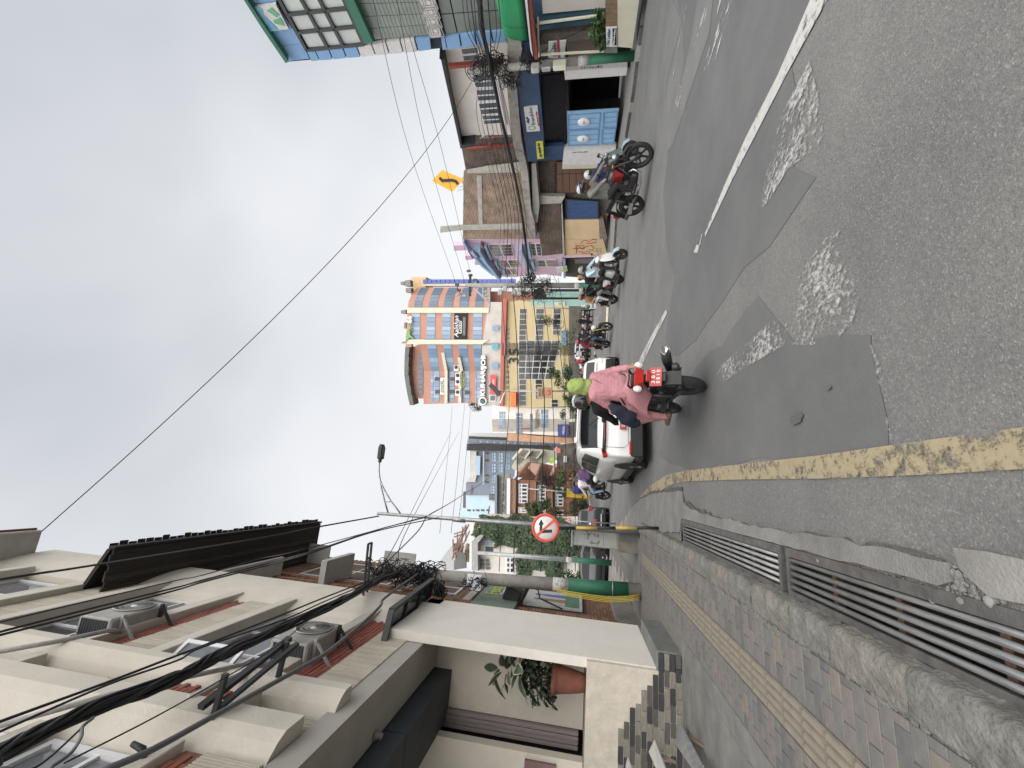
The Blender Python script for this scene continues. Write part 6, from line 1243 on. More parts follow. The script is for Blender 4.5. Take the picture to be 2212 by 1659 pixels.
for k, (px, py, Y, rr, lab) in enumerate(((1240, 1098, 30, .6, 'low bush behind the boundary wall under the triangular sign'), (1225, 1175, 24.5, .85, 'dense ivy green bush behind the grey junction cabinet'), (1228, 1255, 24.5, .6, 'clipped green bush by the white wall beside the parked dark car'), (1265, 1105, 36, .5, 'small shrub planted by the far boundary wall'))):
    p = PY(px, py, Y); t = thing('bush', lab, 'bush', (p.x, p.y, zg(Y))); foliage('foliage', t, [((0, 0, p.z - zg(Y)), (rr, .5, rr * .7)), ((rr * .4, 0, (p.z - zg(Y)) * .6), (rr * .6, .5, rr * .6)), ((-rr * .4, 0, (p.z - zg(Y)) * .5), (rr * .6, .5, rr * .7))], 900, .09, IVM, 20 + k)
    b_ = MB(); b_.tube([(0, 0, 0), (.03, 0, max(.2, p.z - zg(Y)))], [.04, .02], 6); b_.build('stem', BARK, t)
pw = TW.at(*Z5(1020, 800), d=LD); t = thing('rooftop_bush', 'scrubby bush growing out at the left roof edge of the tower', 'bush', TW.w(pw[0], LD, pw[1] - .7)); foliage('foliage', t, [((0, 0, .7), (.75, .5, .9)), ((.5, 0, 1.3), (.5, .4, .6)), ((-.2, 0, .2), (.5, .4, .5))], 500, .12, [LF[1], BARK], 40)
# =================================================================== STREET FURNITURE
E_ = ZM((800, 1950, 1800, 2450), 2212); L7 = ZM((1400, 1700, 1900, 2100), 2074); CC = ZM((1300, 2200, 2100, 3024), 1611); A_ = ZM((600, 2200, 1300, 3024), 1409); B_ = ZM((0, 2200, 700, 3024), 1409); DD = ZM((0, 1950, 800, 2350), 2212)
PP = ZM((2150, 1150, 2550, 1550), 1659); ZZ = ZM((2200, 1800, 2600, 2200), 1659)
POLEC = mat('pole_concrete', (.27, .26, .24), .9, var=.2, scale=5, bump=.3, dirt=.35); PGREEN = mat('pole_green', (.02, .115, .065), .6, var=.2, scale=4, dirt=.2); PATCH = mat('pole_flaking', (.42, .41, .40), .85, var=.45, scale=16)
def pole(name, label, base, top, r0, r1, bands, n=14, lean=None):
    """bands: list of (z0, z1, material, part name); z from the base"""
    t = thing(name, label, 'pole', base); top = Vector(top) - Vector(base)
    for z0, z1, mt, nm in bands:
        a, c = z0 / top.z, z1 / top.z; b_ = MB(); e = .004 if nm != 'shaft' else 0
        b_.tube([top * a, top * c], [r0 + (r1 - r0) * a + e, r0 + (r1 - r0) * c + e], n); b_.build(nm, mt, t)
    return t
# left utility pole
bp_ = Vector((-2.06, 10.45, -.02)); zg1 = PY(*K_(1900, 660), 10.45).z; zg0 = PY(*K_(1315, 625), 10.45).z; zpt = PY(*K_(1165, 620), 10.45).z
lp = pole('utility_pole', 'thick grey utility pole with green painted foot and number plate by the brick house', bp_, (-2.3, 10.45, 6.3), .155, .115, [(0, 6.3, POLEC, 'shaft'), (zg1 + .02, zg0, PGREEN, 'green_band'), (zg0 + .005, zpt, PATCH, 'flaked_band')], 20)
npl = MB(); c = PY(*K_(410, 595), 10.3); npl.bbox(-.17, .17, -.012, .0, -.17, .17, .005); o = npl.build('number_plate', INKW, lp); o.location = (c.x - bp_.x, -.155, c.z - bp_.z)
for s_, dz in (('85', .085), ('30', -.085)): text(s_, mat('ink_slate', (.06, .09, .2), .7), o, (-.01, -.014, dz), .24, .11, ext=.003)
for k in range(4):
    b_ = MB(); x = -.2 - .032 * k; b_.tube([(x + .16, -.16, .05), (x + .1, -.18, .25), (x + .02, -.17, .75), (x + .03, -.15, 1.3), (x + .045, -.13, 1.95 - .1 * k)], .010, 6); b_.build('yellow_pipe', mat('pipe_yellow', (.50, .40, .045), .6, var=.15), lp)
b_ = MB(); b_.tube([(-.16, -.16, .62), (.0, -.2, .63), (.17, -.12, .62)], .012, 5); b_.build('strap', GALV, lp)
# smaller pole by the forecourt
p0 = Gs(*K_(1735, 385)); p0 = Vector((p0.x, 19.4, -.09)); tp = PY(*K_(440, 310), 19.4); f = lambda x, y: PY(*K_(x, y), 19.4).z - p0.z
pole('utility_pole', 'slim grey pole with green lower part in front of the dark parked car', p0, tp, .115, .08, [(0, tp.z - p0.z, GALV, 'shaft'), (0.0, f(1380, 370), PGREEN, 'green_band'), (f(1380, 370) + .01, f(1300, 365), PATCH, 'flaked_band')])
# street lamp
l0 = Gs(*K_(2040, 110)); l0 = Vector((l0.x, 10.8, -.1)); lt_ = PY(815, 1109, 10.8)
lm = pole('street_lamp', 'galvanised street lamp with curved double arm over the road', l0, lt_, .075, .04, [(0, lt_.z + .1, GALV, 'shaft')]); lm['category'] = 'street lamp'
lj = PY(*L7(1720, 1440), 10.8); b_ = MB(); b_.tube([lj - l0 + Vector((0, 0, -.12)), lj - l0 + Vector((0, 0, .2))], .062, 12); b_.build('sleeve', GALV, lm)
def lv(x, y): return PY(*L7(x, y), 10.8) - l0
b_ = MB(); b_.tube([lv(535, 1335), lv(480, 1150), lv(425, 930), (lv(395, 760)), lv(381, 620), lv(390, 480)], .023, 8); b_.build('arm', GALV, lm); b_ = MB(); b_.tube([lv(740, 1345), lv(655, 1230), lv(578, 1130), lv(500, 1000), lv(450, 905), lv(408, 800)], .02, 8); b_.build('brace', GALV, lm); b_ = MB(); b_.tube([lv(488, 1145), lv(578, 1145)], .014, 6); b_.build('strut', GALV, lm)
h0, h1 = lv(392, 500), lv(432, 205); d = (h1 - h0); b_ = MB(); sx = d.normalized()
b_.loft([[h0 + sx * d.length * t_ + Vector((0, yy * w_, zz * w2)) for yy, zz in ((-1, -.5), (1, -.5), (1, .2), (.6, .5), (-.6, .5), (-1, .2))] for t_, w_, w2 in ((0, .045, .06), (.16, .05, .07), (.22, .11, .12), (.8, .12, .12), (1, .08, .07))], True, True); b_.build('lamp_head', DARKM, lm)
b_ = MB(); q0 = h0 + sx * d.length * .3; b_.loft([[q0 + sx * d.length * .55 * t_ + Vector((0, y_, -.067)) for y_ in (-.08, .08)] for t_ in (0, 1)], False); b_.build('lens', glass('lamp_lens', (.1, .1, .1), .2), lm)
# no-right-turn sign on its striped post
s0 = Gs(*K_(2205, 75)); s0 = Vector((s0.x, s0.y, -.1)); Ys = s0.y; zf = lambda x: PY(*K_(x, 70), Ys).z - s0.z
BYEL = mat('post_yellow', (.46, .32, .07), .6, var=.15, scale=9, dirt=.2); PBLK = mat('post_black', (.022, .022, .024), .6, var=.3)
sp = thing('road_sign', 'round red rimmed no turn sign with black arrow on striped post', 'road sign', s0)
for a, c, mt in ((2205, 1985, PBLK), (1985, 1780, BYEL), (1780, 1600, PBLK), (1600, 1395, BYEL), (1395, 960, PBLK)): b_ = MB(); xs_ = (PY(*K_(a, 72), Ys).x - s0.x, PY(*K_(c, 70), Ys).x - s0.x); b_.tube([(xs_[0], 0, zf(a)), (xs_[1], 0, zf(c))], .03, 10); b_.build('post_band', mt, sp)
c = PY(1178, 1140, Ys - .05) - s0; r = (PY(1178, 1109, Ys - .05) - PY(1178, 1172, Ys - .05)).length / 2
SRED = mat('sign_red', (.60, .085, .07), .5, var=.08, scale=8); SWHT = mat('sign_face', (.70, .69, .66), .55, var=.1, scale=14, dirt=.2, dcol=(.4, .38, .34))
b_ = MB(); b_.lathe([(0, .0), (r, .0), (r, -.006), (0, -.006)], (c.x, -.04, c.z), 'y', 40); b_.build('plate', SWHT, sp)
b_ = MB(); b_.lathe([(r * .8, -.0065), (r * .8, -.010), (r * 1.0, -.010), (r * 1.0, -.0065)], (c.x, -.04, c.z), 'y', 40); b_.build('rim', SRED, sp)
b_ = MB(); q = r / .85
def sgn(x, y): p = PY(*ZM((1500, 1600, 2500, 2300), 2212)(x, y), Ys - .05) - s0; return (p.x, p.z)
b_.prism([sgn(1490, 1072), sgn(1490, 1100), sgn(1380, 1106), sgn(1383, 1032), sgn(1372, 1030), sgn(1395, 982), sgn(1418, 1028), sgn(1405, 1030), sgn(1404, 1078)], -.050, -.0465, 'y'); b_.build('arrow', INK, sp)
b_ = MB(); a0, a1 = sgn(1352, 1130), sgn(1508, 992); b_.bar((a0[0], -.054, a0[1]), (a1[0], -.054, a1[1]), .042, .004, up=(0, 1, 0)); b_.build('slash', SRED, sp)
# grey junction cabinet on a masonry plinth
jb = thing('junction_cabinet', 'grey metal junction cabinet with scrawled graffiti on stone plinth', 'cabinet', (-1.12, 11.05, -.1), 0)
CABM = mat('cabinet_grey', (.33, .345, .33), .6, var=.12, scale=4, dirt=.35); b_ = MB(); b_.bbox(-.2, .22, 0, .4, .54, 1.62, .01); b_.build('body', CABM, jb); b_ = MB(); b_.bbox(-.24, .26, -.04, .44, 1.62, 1.67, .01); b_.build('cap', CABM, jb)
for z0, z1 in ((.58, .86), (.89, 1.58)): b_ = MB(); b_.bbox(-.18, .2, -.012, .002, z0, z1, .004); b_.build('door', CABM, jb)
b_ = MB(); b_.bbox(-.25, .29, -.06, .46, 0, .54, .012); b_.build('plinth', mat('plinth_brown', (.185, .165, .14), .92, var=.25, scale=5, bump=.4, dirt=.4), jb); b_ = MB(); b_.box(.0, .295, -.068, -.06, .02, .52); b_.build('plinth_render', mat('plinth_slate', (.13, .13, .13), .9), jb)
rnd = random.Random(14)
for k in range(9):
    x, z = rnd.uniform(-.12, .12), 1.0 + k * .04; b_ = MB(); b_.tube([(x + rnd.uniform(-.07, .07), -.014, z + rnd.uniform(-.07, .07)) for _ in range(5)], .004, 4, True, False); b_.build('graffiti', INK, jb)
# right utility pole
r0_ = FR.w(FR.at(*RZ(1900, 545), d=-.8)[0], -.8, 0); Yr = r0_.y; rt = PY(*RZ(345, 690), Yr); fz = lambda x: PY(*RZ(x, 590), Yr).z
rp_ = pole('utility_pole', 'utility pole with green foot beside the white planter wall', r0_, rt, .17, .12, [(0, rt.z, POLEC, 'shaft'), (0, fz(1520), PGREEN, 'green_band'), (fz(1515), fz(1420), PATCH, 'flaked_band')])
for (x, y, w_, h_, mt) in ((1005, 660, .34, .32, OLDW), (1110, 650, .3, .36, GALV), (1240, 632, .36, .5, CREAM)): c = PY(*RZ(x, y), Yr - .2) - r0_; b_ = MB(); b_.bbox(c.x - w_ / 2, c.x + w_ / 2, -.3, -.12, c.z - h_ / 2, c.z + h_ / 2, .03); b_.build('meter_box', mt, rp_)
# distant pole with cross arms and transformer gear
m0 = PY(1290, 617, 25.5); m0 = Vector((m0.x, 25.5, 0)); mt_ = PY(*PZ(330, 1010), 25.5); fm = lambda x: PY(*PZ(x, 1000), 25.5).z
mp_ = pole('utility_pole', 'distant concrete pole with cross arms, insulators and hanging cable tangle', m0, mt_, .2, .15, [(0, mt_.z, POLEC, 'shaft'), (0, fm(1975), PGREEN, 'green_band'), (fm(1970), fm(1890), PATCH, 'flaked_band')])
def mv(x, y, dy=0): return PY(*PZ(x, y), 25.5 + dy) - m0
for a, c, w_ in (((375, 860), (370, 1160), .14), ((420, 1050), (640, 1250), .1), ((650, 1060), (655, 1330), .12), ((450, 1050), (455, 940), .1), ((560, 1040), (560, 1200), .08)): b_ = MB(); b_.bar(mv(*a), mv(*c), w_); b_.build('cross_arm', GALV if w_ < .13 else DARKM, mp_)
for x, y in ((180, 1000), (205, 1080), (185, 1150), (290, 1160), (375, 860), (440, 930), (470, 960), (600, 1100), (610, 1160), (620, 1220), (350, 800)): c = mv(x, y); b_ = MB(); b_.lathe([(.0, -.16), (.05, -.16), (.1, -.1), (.05, -.06), (.12, 0), (.05, .05), (.1, .1), (0, .16)], (c.x, c.y, c.z), 'z', 10); b_.build('insulator', mat('insulator_dark', (.06, .06, .065), .4) if y < 1100 else OLDW, mp_)
b_ = MB(); b_.tube([mv(180, 1000), mv(195, 1080), mv(240, 1140)], .03, 6); b_.build('bracket', DARKM, mp_)
for x, y in ((880, 1060), (810, 1110), (1010, 1105), (1090, 1110), (1480, 1060), (1500, 1100)): c = mv(x, y, -.3); b_ = MB(); b_.bbox(c.x - .18, c.x + .18, c.y - .1, c.y + .1, c.z - .14, c.z + .14, .02); b_.build('junction_box', OLDW, mp_)
# solar lamp with brown sign board, thin poles, bin, barrier, triangle
sl0 = PY(1275, 845, 39); sl0 = Vector((sl0.x, 39, zg(39))); st_ = PY(*Z5(1300, 600), 39)
so = pole('solar_lamp', 'thin white lamp post carrying a tilted dark solar panel before the tower', sl0, st_, .09, .06, [(0, st_.z - sl0.z, GALV, 'shaft')], 8); so['category'] = 'lamp post'
P4 = [PY(*Z5(*q), 39 + dy) - sl0 for q, dy in (((1178, 535), .6), ((1212, 500), -.5), ((1335, 635), -.5), ((1302, 672), .6))]; b_ = MB(); n_ = (P4[1] - P4[0]).cross(P4[3] - P4[0]).normalized() * .08; b_.add([*P4, *[p + n_ for p in P4]], [[0, 1, 2, 3], [7, 6, 5, 4], [0, 4, 5, 1], [1, 5, 6, 2], [2, 6, 7, 3], [3, 7, 4, 0]]); b_.build('solar_panel', DARKM, so); b_ = MB(); b_.bar(PY(*Z5(1325, 750), 39) - sl0, PY(*Z5(1380, 615), 39) - sl0, .1); b_.build('arm', UPVC, so)
BS = Fac((sl0.x, 39.3, 0), R_(-16)); sg = BS.thing('sign_board', 'brown hanging sign board with red emblem above the small tree', 'sign'); fpoly(sg, 'board', mat('sign_brown', (.36, .24, .14), .7, var=.1), BS, Z5, [(1785, 545), (1788, 690), (1972, 688), (1972, 560)], -.5, -.4); c = BS.at(*Z5(1920, 618), d=-.5); b_ = MB(); b_.lathe([(.16, -.52), (.26, -.52), (.26, -.5)], (c[0], 0, c[1]), 'y', 16); b_.build('emblem', SRED, sg)
for k in range(2): ptext(('BANK', 'OPEN')[k], INK, sg, BS, Z5, (1818 + k * 38, 615), (1818, 665), (1818, 570), -.51)
for (lab, px, py, tx, ty, Y, r) in (('thin white pole in front of the dark window grid', 1265, 829, *Z5(1850, 298), 41, .05), ('thin green and white pole beside the yellow bin', 1273, 1067, *Z6(1200, 708), 36.5, .06), ('thin grey pole left of the teal shop front', 1280, 668, *PZ(1300, 1335), 34, .06)):
    b0 = PY(px, py, Y); b0 = Vector((b0.x, Y, zg(Y))); t1 = PY(tx, ty, Y); pole('thin_pole', lab, b0, t1, r, r * .8, [(0, t1.z - b0.z, GALV, 'shaft'), (0, 1.2, PGREEN, 'green_band')], 8)
bc = PY(*Z6(1905, 777), 36); b0 = Vector((bc.x, 36, zg(36))); bn = thing('litter_bin', 'yellow box bin standing on the far footpath', 'bin', b0); b_ = MB(); b_.bbox(-.34, .34, -.2, .2, .1, 1.9, .03); b_.build('body', mat('bin_yellow', (.62, .42, .03), .6, var=.1), bn); b_ = MB(); b_.bbox(-.37, .37, -.23, .23, 1.9, 1.98, .02); b_.build('cap', MATS['bin_yellow'], bn)
k0, k1 = PY(*ZZ(520, 605), 38), PY(*ZZ(535, 890), 36); t = thing('striped_rail', 'low black and white striped kerb rail along the far side', 'rail', (k0.x, k0.y, zg(38)))
for k in range(16): a = k0.lerp(k1, k / 16) - k0; c = k0.lerp(k1, (k + 1) / 16) - k0; b_ = MB(); b_.tube([a + Vector((0, 0, k0.z - zg(38))), c + Vector((0, 0, k0.z - zg(38)))], .16, 8); b_.build('segment', (INKW, PBLK)[k % 2], t)
tb_ = PY(*ZZ(340, 1035), 18); b0 = Vector((tb_.x, 18, -.1)); ts = thing('warning_sign', 'small red edged triangular warning sign with walking figure', 'road sign', b0); c = [PY(*ZZ(*q), 18) - b0 for q in ((85, 1030), (190, 982), (195, 1094))]; cen = sum(c, Vector()) / 3
for sc, mt, dy, n_ in ((1.0, SRED, 0, 'rim'), (.68, SWHT, -.012, 'face')): b_ = MB(); b_.prism([(cen.x + (q.x - cen.x) * sc, cen.z + (q.z - cen.z) * sc) for q in c], dy - .01, dy, 'y'); b_.build(n_, mt, ts)
b_ = MB(); b_.bar((cen.x, -.03, cen.z - .1), (cen.x + .02, -.03, cen.z + .09), .035, .01); b_.build('pictogram', INK, ts); b_ = MB(); b_.tube([(0, 0.03, 0), (cen.x, 0.03, cen.z + .1)], .025, 8); b_.build('post', GALV, ts)
tr0 = Gs(*PP(1000, 330)); ti = thing('traffic_island', 'rounded concrete traffic island with a yellow painted kerb', 'traffic island', (tr0.x - .3, tr0.y, zg(tr0.y)))
b_ = MB(); b_.lathe([(1.35, 0), (1.3, .12), (0, .13)], n=24); b_.build('base', mat('island_kerb', (.5, .47, .36), .8, dirt=.3), ti); b_ = MB(); b_.lathe([(1.0, .13), (.95, .5), (.6, .75), (0, .8)], n=20); o = b_.build('dome', CONC, ti); rough(o.data, .05, 2.0)
b0 = PY(1300, 655, 28); t = thing('barrier', 'white slatted barrier standing by the traffic island', 'barrier', (b0.x, 28, zg(28)))
for k in range(3): b_ = MB(); b_.bbox(-.42, .42, -.02, .02, .3 + .28 * k, .45 + .28 * k, .01); b_.build('rail', UPVC, t)
for x in (-.38, .38): b_ = MB(); b_.bbox(x - .03, x + .03, .021, .05, 0, 1.05, .005); b_.build('leg', UPVC, t)
for poly in ([(830, 370), (862, 440), (850, 530), (832, 460)], [(785, 970), (800, 975), (830, 1060), (815, 1110), (795, 1040)], [(808, 290), (812, 290), (795, 600), (790, 600)]): sheet('far_marking', [[Gs(*PP(*q)) for q in poly]], WHITEP, .03)
lb = MB(); q0, q1 = G(*E_(1438, 425), 5.4), G(*E_(1392, 895), 5.4); t = thing('cable_ladder', 'black steel ladder bracket jutting from the brick house for cables', 'bracket', q1); d = q0 - q1; side = Vector((0, .2, .03))
for sgn_ in (0, 1): b_ = MB(); b_.bar(side * sgn_, d + side * sgn_, .035); b_.build('rail', DARKM, t)
for k in (.28, .72, 1.0): b_ = MB(); b_.bar(d * k, d * k + side, .03); b_.build('rung', DARKM, t)
# =================================================================== CABLES
def catm(pts, n=8):
    pts = [Vector(p) for p in pts]; P = [pts[0] * 2 - pts[1]] + pts + [pts[-1] * 2 - pts[-2]]; out = []
    for i in range(1, len(P) - 2):
        for k in range(n):
            t = k / n; a, b, c, d = P[i - 1], P[i], P[i + 1], P[i + 2]
            out.append(.5 * ((2 * b) + (c - a) * t + (2 * a - 5 * b + 4 * c - d) * t * t + (3 * b - a - 3 * c + d) * t ** 3))
    return out + [pts[-1]]
def cable(label, pts, r, mt=None, group=None, seg=6, n=5, name='overhead_cable'):
    p = catm(pts, seg); o0 = p[0]; b_ = MB(); b_.tube([q - o0 for q in p], r, n); o = b_.build(name, mt or BLKCAB); o.location = o0; return tag(o, label, 'cable', group)
def bundle(label, pts, n, R, r, seed=1, mts=None):
    """a thick bundle: many strands lashed together, each strand a part"""
    p = catm(pts, 7); o0 = p[0]; t = thing('cable_bundle', label, 'cable bundle', o0); rnd = random.Random(seed)
    for s_ in range(n):
        a0, rr, k = rnd.uniform(0, 6.28), R * rnd.uniform(.2, 1) ** .6, rnd.uniform(.05, .25); q = []
        for i, v in enumerate(p): a = a0 + k * i + .5 * math.sin(i * .6 + s_); q.append(v - o0 + Vector((math.cos(a) * rr, 0, math.sin(a) * rr)))
        b_ = MB(); b_.tube(q, r * rnd.uniform(.8, 1.3), 5); b_.build('strand', (mts or [BLKCAB])[s_ % len(mts or [BLKCAB])], t)
    return t
BK2 = mat('cable_faded', (.035, .036, .042), .7, var=.3)
X_ = -1.95
def xs(f, *pts, X=X_): return [PX(*f(*p), X) for p in pts]
pt_ = Vector((-2.25, 10.35, 5.6))
bundle('thick black cable bundle running from the left pole across the cream facade', xs(B_, (-60, 1640), (0, 1545), (700, 1210), (1300, 985)) + xs(A_, (380, 840), (700, 690), (1050, 535), (1409, 375)) + [PX(*CC(200, 270), -2.05), PX(*CC(400, 160), -2.15), pt_], 20, .052, .013, 3, [BLKCAB, BK2])
cable('upper of two parallel cables just above the thick bundle on the cream facade', xs(B_, (-60, 1320), (0, 1292), (850, 980), (1409, 765)) + xs(A_, (400, 690), (1050, 435), (1409, 290)) + [pt_ + Vector((0, 0, .2))], .012)
cable('lower of two parallel cables just above the thick bundle on the cream facade', xs(B_, (-60, 1400), (0, 1370), (850, 1000), (1409, 805)) + xs(A_, (400, 700), (1050, 480), (1409, 320)) + [pt_ + Vector((0, 0, .1))], .010)
lpt = Vector((l0.x, 10.8, 5.35))
cable('paired cable from the lamp post past the topmost air conditioner, upper one', xs(B_, (-60, 600), (0, 580), (700, 400), (1409, 225), X=-1.7) + xs(A_, (400, 170), (900, 40), X=-1.55) + [PX(*E_(945, 490), -1.25), PX(*E_(1520, 300), -1.08), PX(*E_(1935, 195), -.95)], .012)
cable('paired cable from the lamp post past the topmost air conditioner, lower one', xs(B_, (-60, 625), (0, 605), (700, 430), (1409, 245), X=-1.7) + xs(A_, (400, 185), (900, 55), X=-1.55) + [PX(*E_(945, 500), -1.25), PX(*E_(1520, 310), -1.08), PX(*E_(2075, 190), -.95)], .012)
cable('single thin cable over the upper windows of the cream facade', xs(B_, (-60, 520), (0, 503), (700, 335), (1409, 170), X=-1.7) + xs(A_, (400, 130), (860, 0), X=-1.55) + [PX(*E_(945, 455), -1.25), PX(*E_(1935, 185), -.95)], .008)
cable('twisted cable from the lamp post top along the dark eave to the cream cornice', xs(B_, (-60, 185), (0, 165), (350, 110), (690, 60), X=-1.6) + [PX(*E_(500, 375), -1.2), PX(*E_(970, 282), -1.12), PX(*E_(1530, 182), -1.0)], .016)
cable('thick black hose cable sagging below the bundle to the near corner', xs(A_, (-420, 1690), (0, 1510), (450, 1265), (850, 1045), (1200, 850), (1409, 722), X=-2.02) + xs(CC, (290, 480), (400, 370), (445, 300), X=-2.1) + [Vector((-2.2, 10.3, 5.1))], .024, GREYCAB)
cable('thin wire crossing the lower windows of the cream facade', xs(A_, (-700, 1620), (0, 1265), (500, 985), (960, 710), (1250, 480), (1409, 400), X=-1.9) + [pt_], .006)
cable('thin wire looping down from the bundle near the picture foot', xs(B_, (0, 1655), (280, 1655), (650, 1340), (700, 1290), X=-1.92), .008)
cable('grey flex hanging out of the cable bundle over a window', xs(B_, (400, 1655), (560, 1540), (640, 1420), (655, 1330), (740, 1260), X=-1.92), .012, GREYCAB)
# long wire across the sky
wA, wB = PX(*DD(455, 392), -1.8), FR.w(*(lambda s: (s[0], .75, s[1]))(FR.at(*W4(1245, 420), d=.75)))
cable('lone thin wire slanting across the whole sky between the two sides', [wA.lerp(wB, k / 10) - Vector((0, 0, 4.4 * (k / 10) * (1 - k / 10))) for k in range(11)], .012, BK2)
# right hand wires
for k, (n0, n1, f0, f1, lab) in enumerate((((740, 0), (930, 781), (778, 215), Z4, 'leftmost of three sky wires rising over the blue building'), ((862, 0), (1018, 781), (905, 262), Z4, 'middle of three sky wires rising over the blue building'), ((945, 250), (1095, 781), (945, 45), Z4, 'rightmost of three sky wires rising over the blue building'))):
    cable(lab, [PY(*W4(*lerp2(n1, n0, 1.12)), 8.5), PY(*W4(*n0), 9.4 if k < 2 else 12), PY(*W4(*n1), 17), PY(*f1(*f0), 25.4)], .011, BK2)
pr_ = lambda x, y, Y: PY(*RZ(x, y), Y); mend = PY(*PZ(1220, 860), 25.3)
def fw_(f, x, y, fac, d): s = fac.at(*f(x, y), d=d); return fac.w(s[0], d, s[1])
bundle('thick black cable bundle from the right pole to the distant pole', [fw_(RZ, 470, -40, FR, -1), fw_(RZ, 478, 150, FR, -1), fw_(RZ, 500, 330, FR, -1), fw_(RZ, 560, 600, FR, -1), fw_(RZ, 620, 900, FR, -1.1), fw_(W3, 690, 340, FR, -1.2), fw_(W3, 760, 640, FB, -1.3), fw_(W3, 830, 1000, FB, -1.3), fw_(W3, 880, 1350, FB, -1.3), mend], 18, .075, .02, 8, [BLKCAB, BK2])
rnd = random.Random(9)
for k, (y0, lab) in enumerate(((290, 'highest'), (330, 'second highest'), (372, 'thick upper'), (410, 'middle thin'), (440, 'lower middle thin'), (540, 'heavy lower'), (600, 'second lowest'), (640, 'lowest'))):
    a = 480 + k * 26; cable(lab + ' cable in the fan of wires between the right pole and distant pole', [fw_(RZ, y0, -40, FR, -1), fw_(RZ, y0 + 20 + (8 if k > 2 else 30), 300, FR, -1), fw_(RZ, 470 + k * 22, 620, FR, -1), fw_(W3, 420 + k * 42, 120 + 20 * (k % 3), FR, -1.1), fw_(W3, 520 + k * 38, 560, FB, -1.2), fw_(W3, 640 + k * 34, 1100, FB, -1.2), PY(*PZ(760 + k * 60, 860 + 20 * (k % 2)), 25.2)], .022 if k in (2, 5) else .013, BLKCAB if k % 2 else BK2, n=5)
cable('stray cable drooping over the navy fascia to the right pole', [fw_(W3, *q, FR, -1) for q in ((560, 300), (720, 420), (840, 470), (880, 560), (820, 650), (770, 620))], .014, GREYCAB)
cable('cable sagging from the right pole boxes to the planter bush', [pr_(1000, 640, Yr - .2), pr_(1100, 560, Yr - .3), pr_(1230, 400, Yr - .5), pr_(1400, 320, Yr - .6), pr_(1600, 215, Yr - .8)], .012); cable('second cable looping under the canopy behind the right pole', [pr_(990, 560, Yr - .1), pr_(1180, 420, Yr), pr_(1300, 290, Yr), pr_(1420, 120, Yr - .2), pr_(1560, 130, Yr - .4), pr_(1660, 150, Yr - .5)], .01)
cable('cable ring hanging from the wire fan beneath the brick house canopy', [PY(*PZ(1180, 100), 23), PY(*PZ(1280, 290), 23.4), PY(*PZ(1350, 320), 23.4), PY(*PZ(1440, 260), 23.4), PY(*PZ(1440, 190), 23.4), PY(*PZ(1330, 150), 23.4), PY(*PZ(1280, 110), 23.2)], .014)
# far wires
for lab, pts in (('far thin sky wire, left of a close pair rising to the tower', [PX(*E_(1560, 620), -2.2), PY(*L7(740, 1655), 14), PY(*L7(1130, 870), 26), PY(*L7(1560, 0), 44)]), ('far thin sky wire, right of a close pair rising to the tower', [PX(*E_(1690, 600), -2.2), PY(*L7(815, 1655), 14), PY(*L7(1250, 820), 26), PY(*L7(1690, 0), 44)]),
    ('far sky wire passing over the pale blue block, first', [PY(*L7(1375, 1655), 28), PY(*L7(1460, 830), 38), PY(*L7(1545, 0), 48), PY(*Z5(730, 780), 53)]), ('far sky wire passing over the pale blue block, second', [PY(*L7(1560, 1655), 28), PY(*L7(1650, 830), 38), PY(*L7(1738, 0), 48), PY(*Z5(885, 760), 53)]), ('far sky wire passing over the pale blue block, third', [PY(*L7(1690, 1400), 28), PY(*L7(1760, 830), 38), PY(*L7(1846, 0), 48), PY(*Z5(960, 800), 53)]),
    ('wavy cable from the left pole over the lamp post to the slate block', [PX(*E_(1560, 620), -2.2), PY(*L7(990, 1655), 10.9), PY(*L7(1135, 1430), 10.85), PY(*L7(1180, 1370), 11), PY(*L7(1500, 1190), 18), PY(*L7(1740, 1040), 24), PY(*L7(2074, 830), 32), PY(*Z6(830, 480), 39)])): cable(lab, pts, .016 if 'close' not in lab else .013, BK2, n=4)
tops_ = [(1109, 1100), (1130, 1130), (1150, 1160), (1172, 1190), (1192, 1215), (1085, 1070), (1210, 1235)]
for k, (xr, xl) in enumerate(tops_):
    a = PY(xr - 4, 600, 25.6); c = PY(xl + 8, 1235, 20.5); mid = a.lerp(c, .5) - Vector((0, 0, .35 + .1 * (k % 3)))
    cable(('uppermost', 'second', 'third', 'fourth', 'fifth', 'faint upper', 'lowest')[k if k < 5 else (5 if k == 5 else 6)] + ' black cable slung across the far shop fronts to the left', [a, a.lerp(c, .25) - Vector((0, 0, .28)), mid, a.lerp(c, .75) - Vector((0, 0, .25)), c], .03 if k in (0, 2) else .018, BLKCAB, n=5)
# tangles wrapped round the poles
def tangle(label, cen, R, n, r, seed, stretch=(1, 1, 1)):
    rnd = random.Random(seed); b_ = MB()
    for k in range(n):
        a0 = rnd.uniform(0, 6.28); rr = R * rnd.uniform(.35, 1.05); c = Vector((rnd.gauss(0, .5) * R * .5 * stretch[0], rnd.gauss(0, .5) * R * .5 * stretch[1], rnd.uniform(-1, 1) * R * stretch[2])); sp_ = rnd.uniform(2.2, 7.5); ti = Vector((rnd.uniform(-.9, .9), rnd.uniform(-.9, .9), rnd.uniform(.2, 1))).normalized(); u = ti.orthogonal().normalized(); w_ = ti.cross(u); e_ = rnd.uniform(.35, 1)
        b_.tube([c + u * math.cos(a0 + sp_ * i / 10) * rr * e_ + w_ * math.sin(a0 + sp_ * i / 10) * rr + ti * (i / 10 - .5) * R * rnd.uniform(.1, .5) for i in range(11)], r * rnd.uniform(.6, 1.3), 4)
    me = b_.mesh('cable_tangle', BLKCAB); o = link('cable_tangle', me, None, cen); return tag(o, label, 'cable tangle', None, 'stuff')
